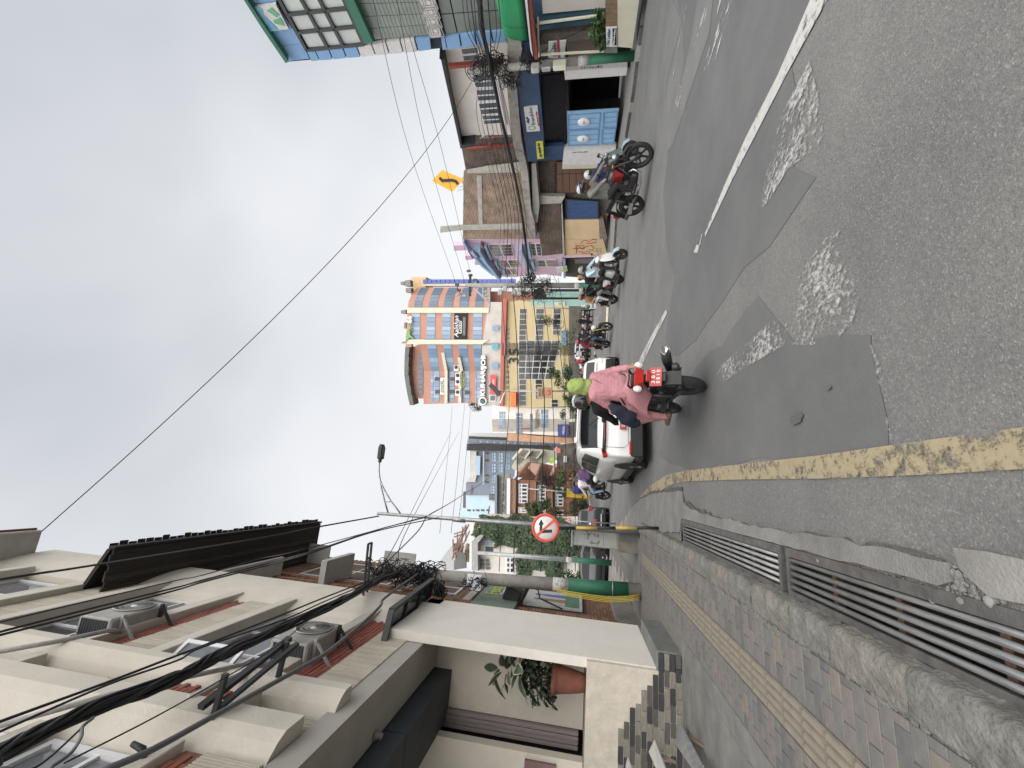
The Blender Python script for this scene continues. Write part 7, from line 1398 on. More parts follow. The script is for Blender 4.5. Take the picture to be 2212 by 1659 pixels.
tangle('dense knot of black cables wrapped round the top of the left pole', PY(*CC(600, 115), 10.35), .33, 130, .011, 1, (.6, 1, 2.6))
tangle('coil of black cables round the number plate of the left pole', PY(*K_(430, 590), 10.35), .26, 26, .009, 2, (.5, 1, .9))
t = tangle('hanging loop of heavy cables beside the dark glass canopy', PX(*CC(860, 255), -2.15), .16, 30, .012, 3, (.6, 2, .5))
tangle('dense hanging mass of cables half way up the distant pole', PY(*PZ(1300, 1020), 25.2), .8, 75, .012, 4, (.9, .6, 1.5)); tangle('round coil of black cable at the end of the wire fan', PY(*PZ(1240, 900), 25.2), .4, 30, .016, 5, (1, .6, .6)); tangle('tattered cables trailing by the teal shop front', PY(*PZ(1250, 1140), 27), .6, 45, .012, 6, (.8, .6, 1.3))
tangle('knot of cables and connectors at the head of the right pole', PY(*RZ(560, 640), Yr - .1), .45, 80, .013, 7, (.7, .8, 1.3)); tangle('coils of black cable on the middle of the right pole', PY(*RZ(960, 600), Yr - .1), .34, 50, .013, 8, (.7, .8, .9)); tangle('cable clump dangling beside the concrete ledge', PY(*RZ(760, 770), Yr + .4), .38, 46, .011, 9, (1, .7, .8)); tangle('scribble of dark cables before the red brick house', PY(*Z6(1440, 600), 31), .6, 55, .016, 10, (1.5, .8, .8)); tangle('cables drooping among the small tree leaves near yellow band', PY(*Z4(1940, 690), 34), .55, 45, .016, 11, (.8, .6, 1.6))
# =================================================================== VEHICLES
TYRE = mat('tyre', (.022, .022, .023), .85, var=.3, scale=30); RIMM = mat('rim_alloy', (.38, .38, .39), .35, metal=.7, var=.15, scale=10); RIMB = mat('rim_black', (.03, .03, .032), .45, metal=.3); CHROME = mat('chrome', (.55, .55, .56), .2, metal=.9, var=.1)
PLBK = mat('plastic_black', (.02, .02, .021), .55, var=.2, scale=8); ENGM = mat('engine_metal', (.06, .06, .062), .5, metal=.5, var=.35, scale=14); REDL = mat('tail_lamp_red', (.36, .016, .012), .15, var=.15, scale=30, spec=.7); LAMPC = mat('lamp_clear', (.60, .60, .58), .1, var=.2, spec=.8); PLATE = mat('plate_red', (.36, .055, .05), .5, var=.06); SEATM = mat('seat_vinyl', (.022, .021, .021), .6, var=.2, scale=12)
def wheel(parent, x, y, R, r, rim, spokes=5, w=None, name='wheel'):
    w = w or r; b_ = MB(); n = 10
    b_.lathe([(R - r + r * math.cos(2 * math.pi * k / n), w * math.sin(2 * math.pi * k / n)) for k in range(n + 1)], (0, 0, 0), 'y', 28); o = b_.build(name, TYRE, parent); o.location = (x, y, R)
    b_ = MB(); q = R - 2 * r; b_.lathe([(q + .025, -w * .7), (q, -w * .6), (q, w * .6), (q + .025, w * .7)], (0, 0, 0), 'y', 26); b_.lathe([(0, -w * .9), (.05, -w * .9), (.055, w * .9), (0, w * .9)], (0, 0, 0), 'y', 14)
    for k in range(spokes): a = 2 * math.pi * k / spokes + .3; b_.bar((.04 * math.cos(a), 0, .04 * math.sin(a)), (q * math.cos(a), 0, q * math.sin(a)), .03 if spokes < 9 else .02, w * .8, up=(0, 1, 0))
    b_.build('rim', rim, o); return o
def lp_(parent, name, mt, secs, n=14, e=2.6):
    """smooth body: sections (x, z, half width, half height) lofted with squarish ovals"""
    b_ = MB(); rings = []
    for x, z, w, h in secs: rings.append([(x, w * math.copysign(abs(math.cos(a)) ** (2 / e), math.cos(a)), z + h * math.copysign(abs(math.sin(a)) ** (2 / e), math.sin(a))) for a in [2 * math.pi * k / n for k in range(n)]])
    b_.loft(rings, True, True, True); return b_.build(name, mt, parent)
def arc_strip(parent, name, mt, cx, cz, R, w, a0, a1, th=.012, n=10):
    b_ = MB(); rings = []
    for k in range(n + 1):
        a = R_(a0 + (a1 - a0) * k / n); c, s_ = math.cos(a), math.sin(a); rings.append([(cx + R * c, -w, cz + R * s_), (cx + R * c, w, cz + R * s_), (cx + (R + th) * c, w, cz + (R + th) * s_), (cx + (R + th) * c, -w, cz + (R + th) * s_)])
    b_.loft(rings, True, True, False); return b_.build(name, mt, parent)
def motorcycle(label, loc, rz, tank, accent, scale=1.0, steer=0, group=None, plate=True, detail=True, head=None, name='motorcycle', forks=None, lean=0):
    t = thing(name, label, 'motorcycle', loc, rz, group, scale); t.rotation_euler = (lean, 0, rz)
    wheel(t, .68, 0, .31, .052, RIMB, 6); wheel(t, -.66, 0, .31, .062, RIMB, 6)
    for s_ in (-1, 1): b_ = MB(); b_.tube([(.68, s_ * .085, .31), (.56, s_ * .085, .62), (.46, s_ * .085, .9)], [.026, .022, .02], 8); b_.build('fork', forks or ENGM, t)
    arc_strip(t, 'front_mudguard', PLBK, .68, .31, .335, .06, 40, 165); arc_strip(t, 'rear_mudguard', PLBK, -.66, .31, .36, .085, 35, 170)
    lp_(t, 'tank', tank, [(.36, .78, .04, .04), (.30, .80, .12, .09), (.15, .83, .15, .11), (0, .81, .13, .10), (-.12, .76, .09, .06)])
    for s_ in (-1, 1):
        b_ = MB(); b_.add([(.44, s_ * .13, .80), (.30, s_ * .17, .86), (.02, s_ * .16, .78), (.10, s_ * .17, .66), (.34, s_ * .17, .60), (.44, s_ * .12, .80), (.30, s_ * .13, .86), (.02, s_ * .12, .78), (.10, s_ * .13, .66), (.34, s_ * .13, .60)], [[0, 1, 2, 3, 4], [9, 8, 7, 6, 5], [0, 5, 6, 1], [1, 6, 7, 2], [2, 7, 8, 3], [3, 8, 9, 4], [4, 9, 5, 0]]); b_.build('shroud', accent, t)
        b_ = MB(); b_.add([(-.15, s_ * .11, .72), (-.55, s_ * .10, .83), (-.86, s_ * .05, .92), (-.84, s_ * .06, .85), (-.45, s_ * .11, .70), (-.2, s_ * .12, .58), (-.15, s_ * .07, .72), (-.55, s_ * .06, .83), (-.86, s_ * .02, .92), (-.84, s_ * .02, .85), (-.45, s_ * .07, .70), (-.2, s_ * .08, .58)], [[0, 1, 2, 3, 4, 5], [11, 10, 9, 8, 7, 6]] + [[i, (i + 1) % 6, 6 + (i + 1) % 6, 6 + i] for i in range(6)]); b_.build('side_panel', PLBK, t)
    lp_(t, 'seat', SEATM, [(-.06, .79, .08, .04), (-.2, .785, .13, .045), (-.42, .80, .14, .05), (-.5, .85, .13, .045), (-.75, .90, .10, .04), (-.84, .91, .05, .02)])
    b_ = MB(); b_.bbox(-.06, .30, -.13, .13, .26, .46, .05); b_.build('engine', ENGM, t)
    for k in range(5): b_ = MB(); z = .47 + k * .036; b_.box(.08 + k * .008, .32 + k * .006, -.11, .11, z, z + .014); b_.build('cooling_fin', ENGM, t)
    b_ = MB(); b_.box(.12, .28, -.08, .08, .46, .66); b_.build('cylinder', PLBK, t)
    b_ = MB(); b_.tube([(.30, -.05, .52), (.42, -.10, .40), (.36, -.13, .24), (.1, -.15, .20), (-.25, -.16, .24)], .024, 8); b_.build('exhaust_pipe', CHROME, t); b_ = MB(); b_.tube([(-.25, -.165, .24), (-.35, -.17, .27), (-.72, -.18, .37), (-.9, -.185, .42)], [.03, .05, .056, .045], 12); b_.build('silencer', ENGM, t); b_ = MB(); b_.bbox(-.72, -.40, -.245, -.225, .30, .40, .02); b_.build('heat_shield', RIMM, t)
    for s_ in (-1, 1):
        b_ = MB(); b_.bar((-.14, s_ * .09, .36), (-.66, s_ * .09, .31), .035, .05); b_.build('swingarm', ENGM, t); b_ = MB(); b_.tube([(-.5, s_ * .1, .36), (-.4, s_ * .1, .72)], .028, 8); b_.build('shock', accent if s_ > 5 else ENGM, t)
        b_ = MB(); b_.tube([(-.02, s_ * .12, .30), (-.02, s_ * .30, .30)], .014, 6); b_.build('footrest', ENGM, t); b_ = MB(); b_.tube([(-.4, s_ * .12, .40), (-.42, s_ * .26, .40)], .013, 6); b_.build('rear_footrest', ENGM, t)
        b_ = MB(); b_.tube([(.45, s_ * .05, .72), (.2, s_ * .1, .40), (0, s_ * .11, .26), (-.16, s_ * .1, .40), (-.2, s_ * .09, .72)], .02, 6); b_.build('frame_tube', ENGM, t)
        b_ = MB(); b_.tube([(.44, s_ * .22, 1.0), (.48, s_ * .30, 1.16)], .008, 5); b_.ell((.47, s_ * .33, 1.18), (.015, .055, .038), 10, 6); b_.build('mirror', PLBK, t)
        b_ = MB(); b_.ell((.55, s_ * .17, .86), (.05, .02, .02), 8, 6); b_.build('indicator', mat('amber', (.5, .2, .02), .3), t); b_ = MB(); b_.tube([(.40, s_ * .30, .985), (.36, s_ * .41, .975)], .02, 8); b_.build('grip', PLBK, t)
        b_ = MB(); b_.tube([(-.5, s_ * .09, .86), (-.82, s_ * .10, .97), (-.88, 0, .97)], .013, 6); b_.build('grab_rail', PLBK, t)
    b_ = MB(); b_.tube([(.40, -.31, .985), (.46, -.18, .96), (.47, 0, .93), (.46, .18, .96), (.40, .31, .985)], .013, 8); b_.build('handlebar', ENGM, t)
    lp_(t, 'headlamp_cowl', head or accent, [(.50, .88, .09, .08), (.58, .87, .12, .12), (.66, .82, .10, .10), (.70, .78, .06, .05)]); b_ = MB(); b_.ell((.675, 0, .83), (.03, .075, .06), 12, 8); b_.build('headlamp', LAMPC, t)
    b_ = MB(); b_.bbox(.56, .60, -.09, .09, .95, 1.05, .02); b_.build('instrument', PLBK, t)
    lp_(t, 'tail_lamp', REDL, [(-.84, .88, .07, .035), (-.90, .87, .06, .03), (-.92, .86, .03, .015)])
    b_ = MB(); b_.bar((-.84, 0, .82), (-1.0, 0, .55), .10, .02); b_.build('tail_bracket', PLBK, t)
    if plate:
        b_ = MB(); b_.bbox(-.12, .12, -.008, .008, -.075, .075, .004); o = b_.build('number_plate', PLATE, t); o.location = (-.965, 0, .66); o.rotation_euler = (R_(-25), 0, R_(-90))
        for k in range(2): text(('3 8 0', '0 8 1 0')[k], INKW, o, (0, -.009, .03 - .06 * k), .17, .045, ext=.002)
    return t
def scooter(label, loc, rz, body, scale=1.0, group=None, apron=None):
    t = thing('scooter', label, 'scooter', loc, rz, group, scale); apron = apron or body
    wheel(t, .62, 0, .235, .052, RIMB, 5); wheel(t, -.60, 0, .235, .055, RIMB, 5)
    arc_strip(t, 'front_mudguard', mat('scooter_blue', (.30, .42, .48), .35, coat=.3), .62, .235, .26, .075, 15, 165, .02)
    lp_(t, 'apron', apron, [(.56, .44, .16, .05), (.52, .60, .20, .16), (.46, .74, .17, .18), (.40, .90, .09, .08)]); lp_(t, 'leg_shield', PLBK, [(.40, .36, .15, .10), (.36, .58, .19, .22), (.33, .76, .12, .08)])
    lp_(t, 'floorboard', PLBK, [(.42, .30, .15, .05), (.1, .27, .16, .045), (-.15, .30, .14, .06)]); lp_(t, 'body', body, [(-.12, .50, .11, .20), (-.35, .55, .17, .19), (-.65, .60, .17, .15), (-.92, .68, .08, .06)])
    lp_(t, 'seat', SEATM, [(-.05, .74, .10, .03), (-.2, .76, .14, .045), (-.55, .80, .15, .05), (-.86, .83, .08, .03)]); lp_(t, 'handlebar_cowl', body, [(.28, .98, .07, .05), (.36, 1.0, .15, .07), (.46, .97, .12, .06), (.50, .94, .06, .03)])
    b_ = MB(); b_.ell((.455, 0, .965), (.05, .09, .05), 12, 8); b_.build('headlamp', LAMPC, t)
    b_ = MB(); b_.tube([(.28, -.34, .99), (.34, -.15, .99), (.34, .15, .99), (.28, .34, .99)], .016, 8); b_.build('handlebar', PLBK, t)
    for s_ in (-1, 1):
        b_ = MB(); b_.tube([(.33, s_ * .2, 1.02), (.34, s_ * .28, 1.17)], .008, 5); b_.ell((.33, s_ * .31, 1.19), (.015, .055, .038), 10, 6); b_.build('mirror', PLBK, t); b_ = MB(); b_.tube([(.62, s_ * .08, .235), (.50, s_ * .06, .55)], .022, 6); b_.build('fork', ENGM, t)
    b_ = MB(); b_.tube([(-.2, -.14, .2), (-.45, -.19, .24), (-.82, -.2, .33)], [.02, .045, .045], 10); b_.build('silencer', ENGM, t); lp_(t, 'engine', ENGM, [(-.2, .26, .10, .08), (-.5, .26, .13, .10), (-.7, .26, .09, .07)])
    b_ = MB(); b_.ell((-.92, 0, .70), (.03, .09, .04), 10, 6); b_.build('tail_lamp', REDL, t); b_ = MB(); b_.bbox(-.11, .11, -.006, .006, -.07, .07, .003); o = b_.build('number_plate', PLATE, t); o.location = (-.93, 0, .56); o.rotation_euler = (R_(-15), 0, R_(-90)); arc_strip(t, 'rear_mudguard', PLBK, -.60, .235, .27, .07, 90, 170)
    return t
# ------------------------------------------------------------------ cars
def car(label, loc, rz, paint, prof, L, W, belt=.95, scale=1.0, clad=None, group=None, wr=.33, wx=None, gl=None):
    """prof: (x, top z, half-width factor); sections lofted nose to tail"""
    t = thing('car', label, 'car', loc, rz, group, scale); hw = W / 2; gl = gl or glass('car_glass', (.012, .014, .016), .12, .25, .3, 2.0)
    def sec(x, zt, wf, zs=.30):
        w = hw * wf; green = zt > belt + .12; zb = min(belt, zt - .03)
        if green: k = (zt - belt); half = [(0, zs), (w * .88, zs), (w * .985, zs + .1), (w, .62), (w * .985, zb - .03), (w * .955, zb), (w * .955 - k * .26, zt - .10), (w * .93 - k * .34, zt - .03), (w * .5, zt + .005), (0, zt + .012)]
        else: half = [(0, zs), (w * .88, zs), (w * .985, zs + .1), (w, min(.62, zt - .12)), (w * .985, zb - .06), (w * .955, zb - .02), (w * .9, zt - .012), (w * .8, zt), (w * .45, zt + .012), (0, zt + .016)]
        return half
    def full(h, x): return [(x, y, z) for y, z in h] + [(x, -y, z) for y, z in h[-2:0:-1]]
    prof2 = []
    for (a, c) in zip(prof[:-1], prof[1:]):
        n = 3 if abs(a[0] - c[0]) > .25 and abs(a[1] - c[1]) < .2 else 1
        for k in range(n): prof2.append(tuple(a[i] + (c[i] - a[i]) * k / n for i in range(3)))
    prof2.append(prof[-1])
    S = [full(sec(*p), p[0]) for p in prof2]; b_ = MB(); b_.loft(S, True, True, True); body = b_.build('body', paint, t)
    # glass: sides, windscreen, rear window, just proud of the shell
    gr = [i for i, p in enumerate(prof2) if p[1] > belt + .12]
    for s_ in (1, -1):
        idx = gr; tops, bots = [], []
        for i in idx:
            r = S[i]; a, c = Vector(r[5]), Vector(r[6]); a2, c2 = a.lerp(c, .10), a.lerp(c, .92); off = Vector((0, .008, .002))
            q = [a2 + off, c2 + off]; 
            if s_ < 0: q = [Vector((v.x, -v.y, v.z)) for v in q]
            bots.append(q[0]); tops.append(q[1])
        cuts = [0, len(idx) // 2, len(idx) - 1]
        for a, c in zip(cuts[:-1], cuts[1:]):
            pts_b = [bots[i] for i in range(a, c + 1)]; pts_t = [tops[i] for i in range(a, c + 1)]
            if len(pts_b) < 2: continue
            sh = .035; pts_b[0] = pts_b[0].lerp(pts_b[1], sh / max(.05, (pts_b[1] - pts_b[0]).length)); pts_t[0] = pts_t[0].lerp(pts_t[1], sh / max(.05, (pts_t[1] - pts_t[0]).length)); pts_b[-1] = pts_b[-1].lerp(pts_b[-2], sh / max(.05, (pts_b[-2] - pts_b[-1]).length)); pts_t[-1] = pts_t[-1].lerp(pts_t[-2], sh / max(.05, (pts_t[-2] - pts_t[-1]).length))
            g = MB(); g.loft([pts_b, pts_t], False, False, True); g.build('side_window', gl, t)
    for ends, nm in (((gr[0] - 1, gr[0]), 'windscreen'), ((gr[-1] + 1, gr[-1]), 'rear_window')):
        i, j = ends; lo, hi = S[i], S[j]; g = MB(); dx = .012 if nm == 'windscreen' else -.012
        row = []
        for r, k in ((lo, .14), (hi, .04)):
            ring = [Vector(r[7]).lerp(Vector(r[9]), 0), Vector(r[8]), Vector(r[9]), Vector(r[10]), Vector(r[11])]; row.append(ring)
        A = [row[0][q].lerp(row[1][q], .12) + Vector((dx, 0, .012)) for q in range(5)]; B2 = [row[0][q].lerp(row[1][q], .93) + Vector((dx, 0, .012)) for q in range(5)]
        for R2 in (A, B2): R2[0] = R2[0].lerp(R2[1], .12); R2[4] = R2[4].lerp(R2[3], .12)
        g.loft([A, B2], False, False, True); g.build(nm, gl, t)
    wx = wx or (L * .30, -L * .30)
    for x in wx:
        for s_ in (1, -1):
            wheel(t, x, s_ * (hw - .10), wr, .075, RIMM, 10, .1);
            b_ = MB(); pts = [(x + (wr + .06) * math.cos(a), wr + (wr + .06) * math.sin(a)) for a in [math.pi * k / 16 for k in range(17)]] + [(x - wr - .06, .28), (x + wr + .06, .28)]
            b_.prism(pts, s_ * (hw - .02), s_ * (hw + .004), 'y'); b_.build('wheel_arch', PLBK, t)
            w_ = [o for o in t.children if o.name.startswith('wheel') and 'arch' not in o.name][-1]; w_.location.y = s_ * (hw - .085)
    if clad:
        b_ = MB(); b_.bbox(-L / 2 - .02, L / 2 + .01, -hw * .96, hw * .96, .18, .34, .03); b_.build('sill_cladding', clad, t)
    b_ = MB(); b_.box(-L * .42, L * .42, -hw * .8, hw * .8, .14, .3); b_.build('underbody', BLACK, t)
    return t, sec
WPAINT = mat('car_white', (.72, .72, .71), .25, var=.02, scale=1, coat=.6); DPAINT = mat('car_dark', (.028, .031, .036), .25, var=.1, scale=1, coat=.6); SPAINT = mat('car_silver', (.42, .43, .44), .3, var=.04, metal=.3, coat=.5)
suvp = [(2.16, .62, .80), (2.10, .86, .90), (1.75, .98, .98), (1.15, 1.06, 1.0), (.45, 1.52, 1.0), (-.1, 1.62, 1.0), (-1.0, 1.62, 1.0), (-1.72, 1.55, .985), (-2.02, 1.10, .96), (-2.12, 1.02, .95), (-2.17, .80, .93), (-2.18, .62, .90), (-2.15, .5, .86)]
s_c = (Vector((.69, 10.16, 0)) * .5 + Vector((.4, 12.72, 0)) * .5); hdg = math.atan2(2.56, -.29)
cx = s_c + Vector((.83 * math.sin(hdg), -.83 * math.cos(hdg), 0)) * 1.0; 
sv, _ = car('white crossover car seen from behind, with full width red light bar', (cx.x, cx.y, -.1), hdg, WPAINT, suvp, 4.3, 1.80, 1.06, 1.0, PLBK, wr=.34, wx=(1.28, -1.30))
b_ = MB(); b_.tube([(-2.135, -.78, 1.03), (-2.19, -.5, 1.025), (-2.205, 0, 1.02), (-2.19, .5, 1.025), (-2.135, .78, 1.03)], [.034, .04, .034, .04, .034], 8); b_.build('light_bar_housing', PLBK, sv); b_ = MB(); b_.tube([(-2.165, -.76, 1.03), (-2.222, -.5, 1.025), (-2.235, 0, 1.02), (-2.222, .5, 1.025), (-2.165, .76, 1.03)], .009, 6); b_.build('light_bar', REDL, sv)
for s_ in (1, -1): b_ = MB(); b_.bar((-2.17, s_ * .88, 1.0), (-2.10, s_ * .70, 1.04), .05, .09); b_.build('tail_lamp', REDL, sv); b_ = MB(); b_.bbox(-2.225, -2.19, s_ * .66 - .14, s_ * .66 + .14, .45, .50, .01); b_.build('reflector', REDL, sv); b_ = MB(); b_.tube([(-1.5, s_ * .60, 1.635), (-.9, s_ * .62, 1.68), (.1, s_ * .62, 1.68), (.3, s_ * .6, 1.62)], .018, 6); b_.build('roof_rail', PLBK, sv); b_ = MB(); b_.ell((.55, s_ * .98, 1.08), (.09, .1, .07), 10, 8); b_.build('wing_mirror', WPAINT, sv)
b_ = MB(); b_.bbox(-2.215, -2.15, -.84, .84, .20, .47, .03); b_.build('rear_bumper', PLBK, sv); b_ = MB(); b_.bbox(-2.23, -2.19, -.26, .26, .56, .70, .008); o = b_.build('number_plate', PLATE, sv); text('0 3 0 0 5 8', INKW, sv, (-2.234, 0, .63), .4, .08, rot=(R_(90), 0, R_(-90)), ext=.003)
b_ = MB(); b_.lathe([(0, -2.215), (.095, -2.215), (.10, -2.205)], (0, .0, .85), 'x', 22); o = b_.build('round_sticker', INKW, sv); b_ = MB(); b_.bar((-2.10, 0, 1.15), (-2.0, .16, 1.36), .018, .018); b_.build('wiper', PLBK, sv); b_ = MB(); b_.bbox(-1.98, -1.62, -.55, .55, 1.60, 1.635, .015); b_.build('spoiler', WPAINT, sv)
for pts in ([(-2.19, .66, 1.0), (-2.215, .66, .62), (-2.215, .6, .52), (-2.215, -.6, .52), (-2.215, -.66, .62), (-2.19, -.66, 1.0)], [(-2.13, .69, 1.04), (-2.03, .66, 1.12), (-1.74, .58, 1.54)], [(-2.13, -.69, 1.04), (-2.03, -.66, 1.12), (-1.74, -.58, 1.54)]): b_ = MB(); b_.tube(pts, .005, 4); b_.build('panel_gap', BLACK, sv)
hatch = [(1.78, .60, .82), (1.72, .78, .9), (1.35, .90, .98), (.92, .97, 1.0), (.35, 1.40, 1.0), (-.2, 1.50, 1.0), (-1.1, 1.48, .99), (-1.62, 1.36, .96), (-1.76, .98, .94), (-1.80, .70, .92), (-1.78, .5, .88)]
# oncoming white car half hidden behind the riders
ow, _ = car('white oncoming hatchback with dark bumper and bonnet sticker, half hidden by riders', (5.3, 19.4, -.1), R_(-104), WPAINT, hatch, 3.55, 1.66, .95, 1.0, PLBK, wr=.30)
b_ = MB(); b_.bbox(1.66, 1.82, -.72, .72, .26, .60, .05); b_.build('front_bumper', PLBK, ow)
for s_ in (1, -1): b_ = MB(); b_.ell((1.66, s_ * .60, .74), (.10, .15, .07), 12, 8); b_.build('headlamp', LAMPC, ow); b_ = MB(); b_.ell((.62, s_ * .9, 1.0), (.08, .09, .06), 10, 8); b_.build('wing_mirror', PLBK, ow)
b_ = MB(); b_.bbox(1.82, 1.835, -.22, .22, .40, .50, .005); b_.build('number_plate', PLATE, ow); text('TAXI', INK, ow, (1.30, .30, .935), .5, .2, rot=(R_(8), 0, R_(90)), ext=.004)
# dark parked hatchback rear and dark car on the forecourt
dk, _ = car('dark grey hatchback seen from behind between the sign post and far wall', (-1.72, 23.0, -.1), R_(97), DPAINT, hatch, 3.55, 1.66, .95, 1.0, PLBK, wr=.30)
for s_ in (1, -1): b_ = MB(); b_.bbox(-1.80, -1.68, s_ * .68 - .09, s_ * .68 + .09, .80, 1.02, .03); b_.build('tail_lamp', REDL, dk)
b_ = MB(); b_.bbox(-1.835, -1.80, -.24, .24, .62, .76, .006); b_.build('number_plate', PLATE, dk); b_ = MB(); b_.lathe([(0, -1.815), (.06, -1.815), (.065, -1.80)], (0, 0, .88), 'x', 14); b_.build('badge', CHROME, dk); b_ = MB(); b_.bbox(-1.83, -1.78, -.5, .5, .36, .42, .01); b_.build('bumper_trim', CHROME, dk)
fv, _ = car('dark car parked side on upon the forecourt behind the slim pole', (-3.55, 21.9, -.1), R_(160), DPAINT, hatch, 3.55, 1.66, .95, .9, PLBK, wr=.32)
for k, (py, lab) in enumerate(((698, 'silver car parked behind the row of motorcycles, right one'), (770, 'silver car parked behind the row of motorcycles, left one'))):
    p = PY(1262, py, 50); c_, _ = car(lab, (p.x, 50, zg(50)), R_(160 + 20 * k), SPAINT, hatch, 3.55, 1.66, .95, 1.15, None, 'cars parked before the yellow building')
# =================================================================== PEOPLE
SKIN = mat('skin', (.30, .17, .11), .6, var=.08, scale=20); SKIN2 = mat('skin_dark', (.22, .12, .08), .6, var=.08); SHOE = mat('shoe_dark', (.03, .026, .024), .7); HAIR = mat('hair_black', (.012, .011, .011), .6, var=.3, scale=60)
def cloth(name, c, var=.1, bump=.35): return mat(name, c, .9, var=var, scale=5, bump=bump, bscale=14, spec=.2)
def cap_pts(b_, p0, p1, r0, r1, n=12, flat=1.0, ax=None):
    p0, p1 = Vector(p0), Vector(p1); d = p1 - p0; L = d.length
    d = d.normalized() if L > 1e-6 else Vector((0, 0, 1)); u = (ax - d * ax.dot(d)).normalized() if ax is not None and (ax - d * ax.dot(d)).length > .05 else d.orthogonal().normalized(); w_ = d.cross(u); rings = []
    st = [(p0 - d * r0 * math.cos(a), r0 * math.sin(a)) for a in (.05, .5, 1.0)] + [(p0, r0)] + [(p1, r1)] + [(p1 + d * r1 * math.cos(a), r1 * math.sin(a)) for a in (1.0, .5, .05)]
    for c, r in st: rings.append([tuple(c + u * math.cos(2 * math.pi * k / n) * r + w_ * math.sin(2 * math.pi * k / n) * r * flat) for k in range(n)])
    b_.loft(rings, True, True)
def ik(a, b, l1, l2, hint):
    a, b = Vector(a), Vector(b); d = b - a; L = min(d.length, (l1 + l2) * .999); dn = d.normalized(); b = a + dn * L
    x = (l1 * l1 - l2 * l2 + L * L) / (2 * L); h = math.sqrt(max(0, l1 * l1 - x * x)); hv = Vector(hint); hv = hv - dn * hv.dot(dn); hv = hv.normalized() if hv.length > 1e-4 else dn.orthogonal().normalized()
    return a + dn * x + hv * h, b
def sculpt(name, caps, mts, parent, voxel, smooth=4):
    """one continuous skin over tapered limbs; each face takes the cloth of the limb it lies on"""
    b_ = MB()
    for c in caps: cap_pts(b_, c[0], c[1], c[2], c[3], 12, c[5] if len(c) > 5 else 1.0, c[6] if len(c) > 6 else None)
    me = b_.mesh('tmp', mts); b_.fix(me); o = bpy.data.objects.new('tmp', me); COL.objects.link(o)
    md = o.modifiers.new('r', 'REMESH'); md.mode = 'VOXEL'; md.voxel_size = voxel; md.use_smooth_shade = True
    m2 = o.modifiers.new('s', 'SMOOTH'); m2.factor = .5; m2.iterations = smooth
    dg = bpy.context.evaluated_depsgraph_get(); dg.update(); me2 = bpy.data.meshes.new_from_object(o.evaluated_get(dg)); bpy.data.objects.remove(o)
    me2.name = name; me2.materials.clear()
    for mm in mts: me2.materials.append(mm)
    n = len(me2.polygons); ce = np.zeros(n * 3); me2.polygons.foreach_get('center', ce); ce = ce.reshape(-1, 3); best = np.full(n, 1e9); idx = np.zeros(n, int)
    for c in caps:
        a, d = np.array(c[0], float), np.array(c[1], float) - np.array(c[0], float); t = np.clip(((ce - a) @ d) / max(1e-9, d @ d), 0, 1); dist = np.linalg.norm(ce - a - t[:, None] * d, axis=1) - (c[2] + (c[3] - c[2]) * t); q = dist < best; best[q] = dist[q]; idx[q] = c[4]
    me2.polygons.foreach_set('material_index', idx.tolist()); me2.polygons.foreach_set('use_smooth', [True] * n); me2.update(); return link(name, me2, parent)
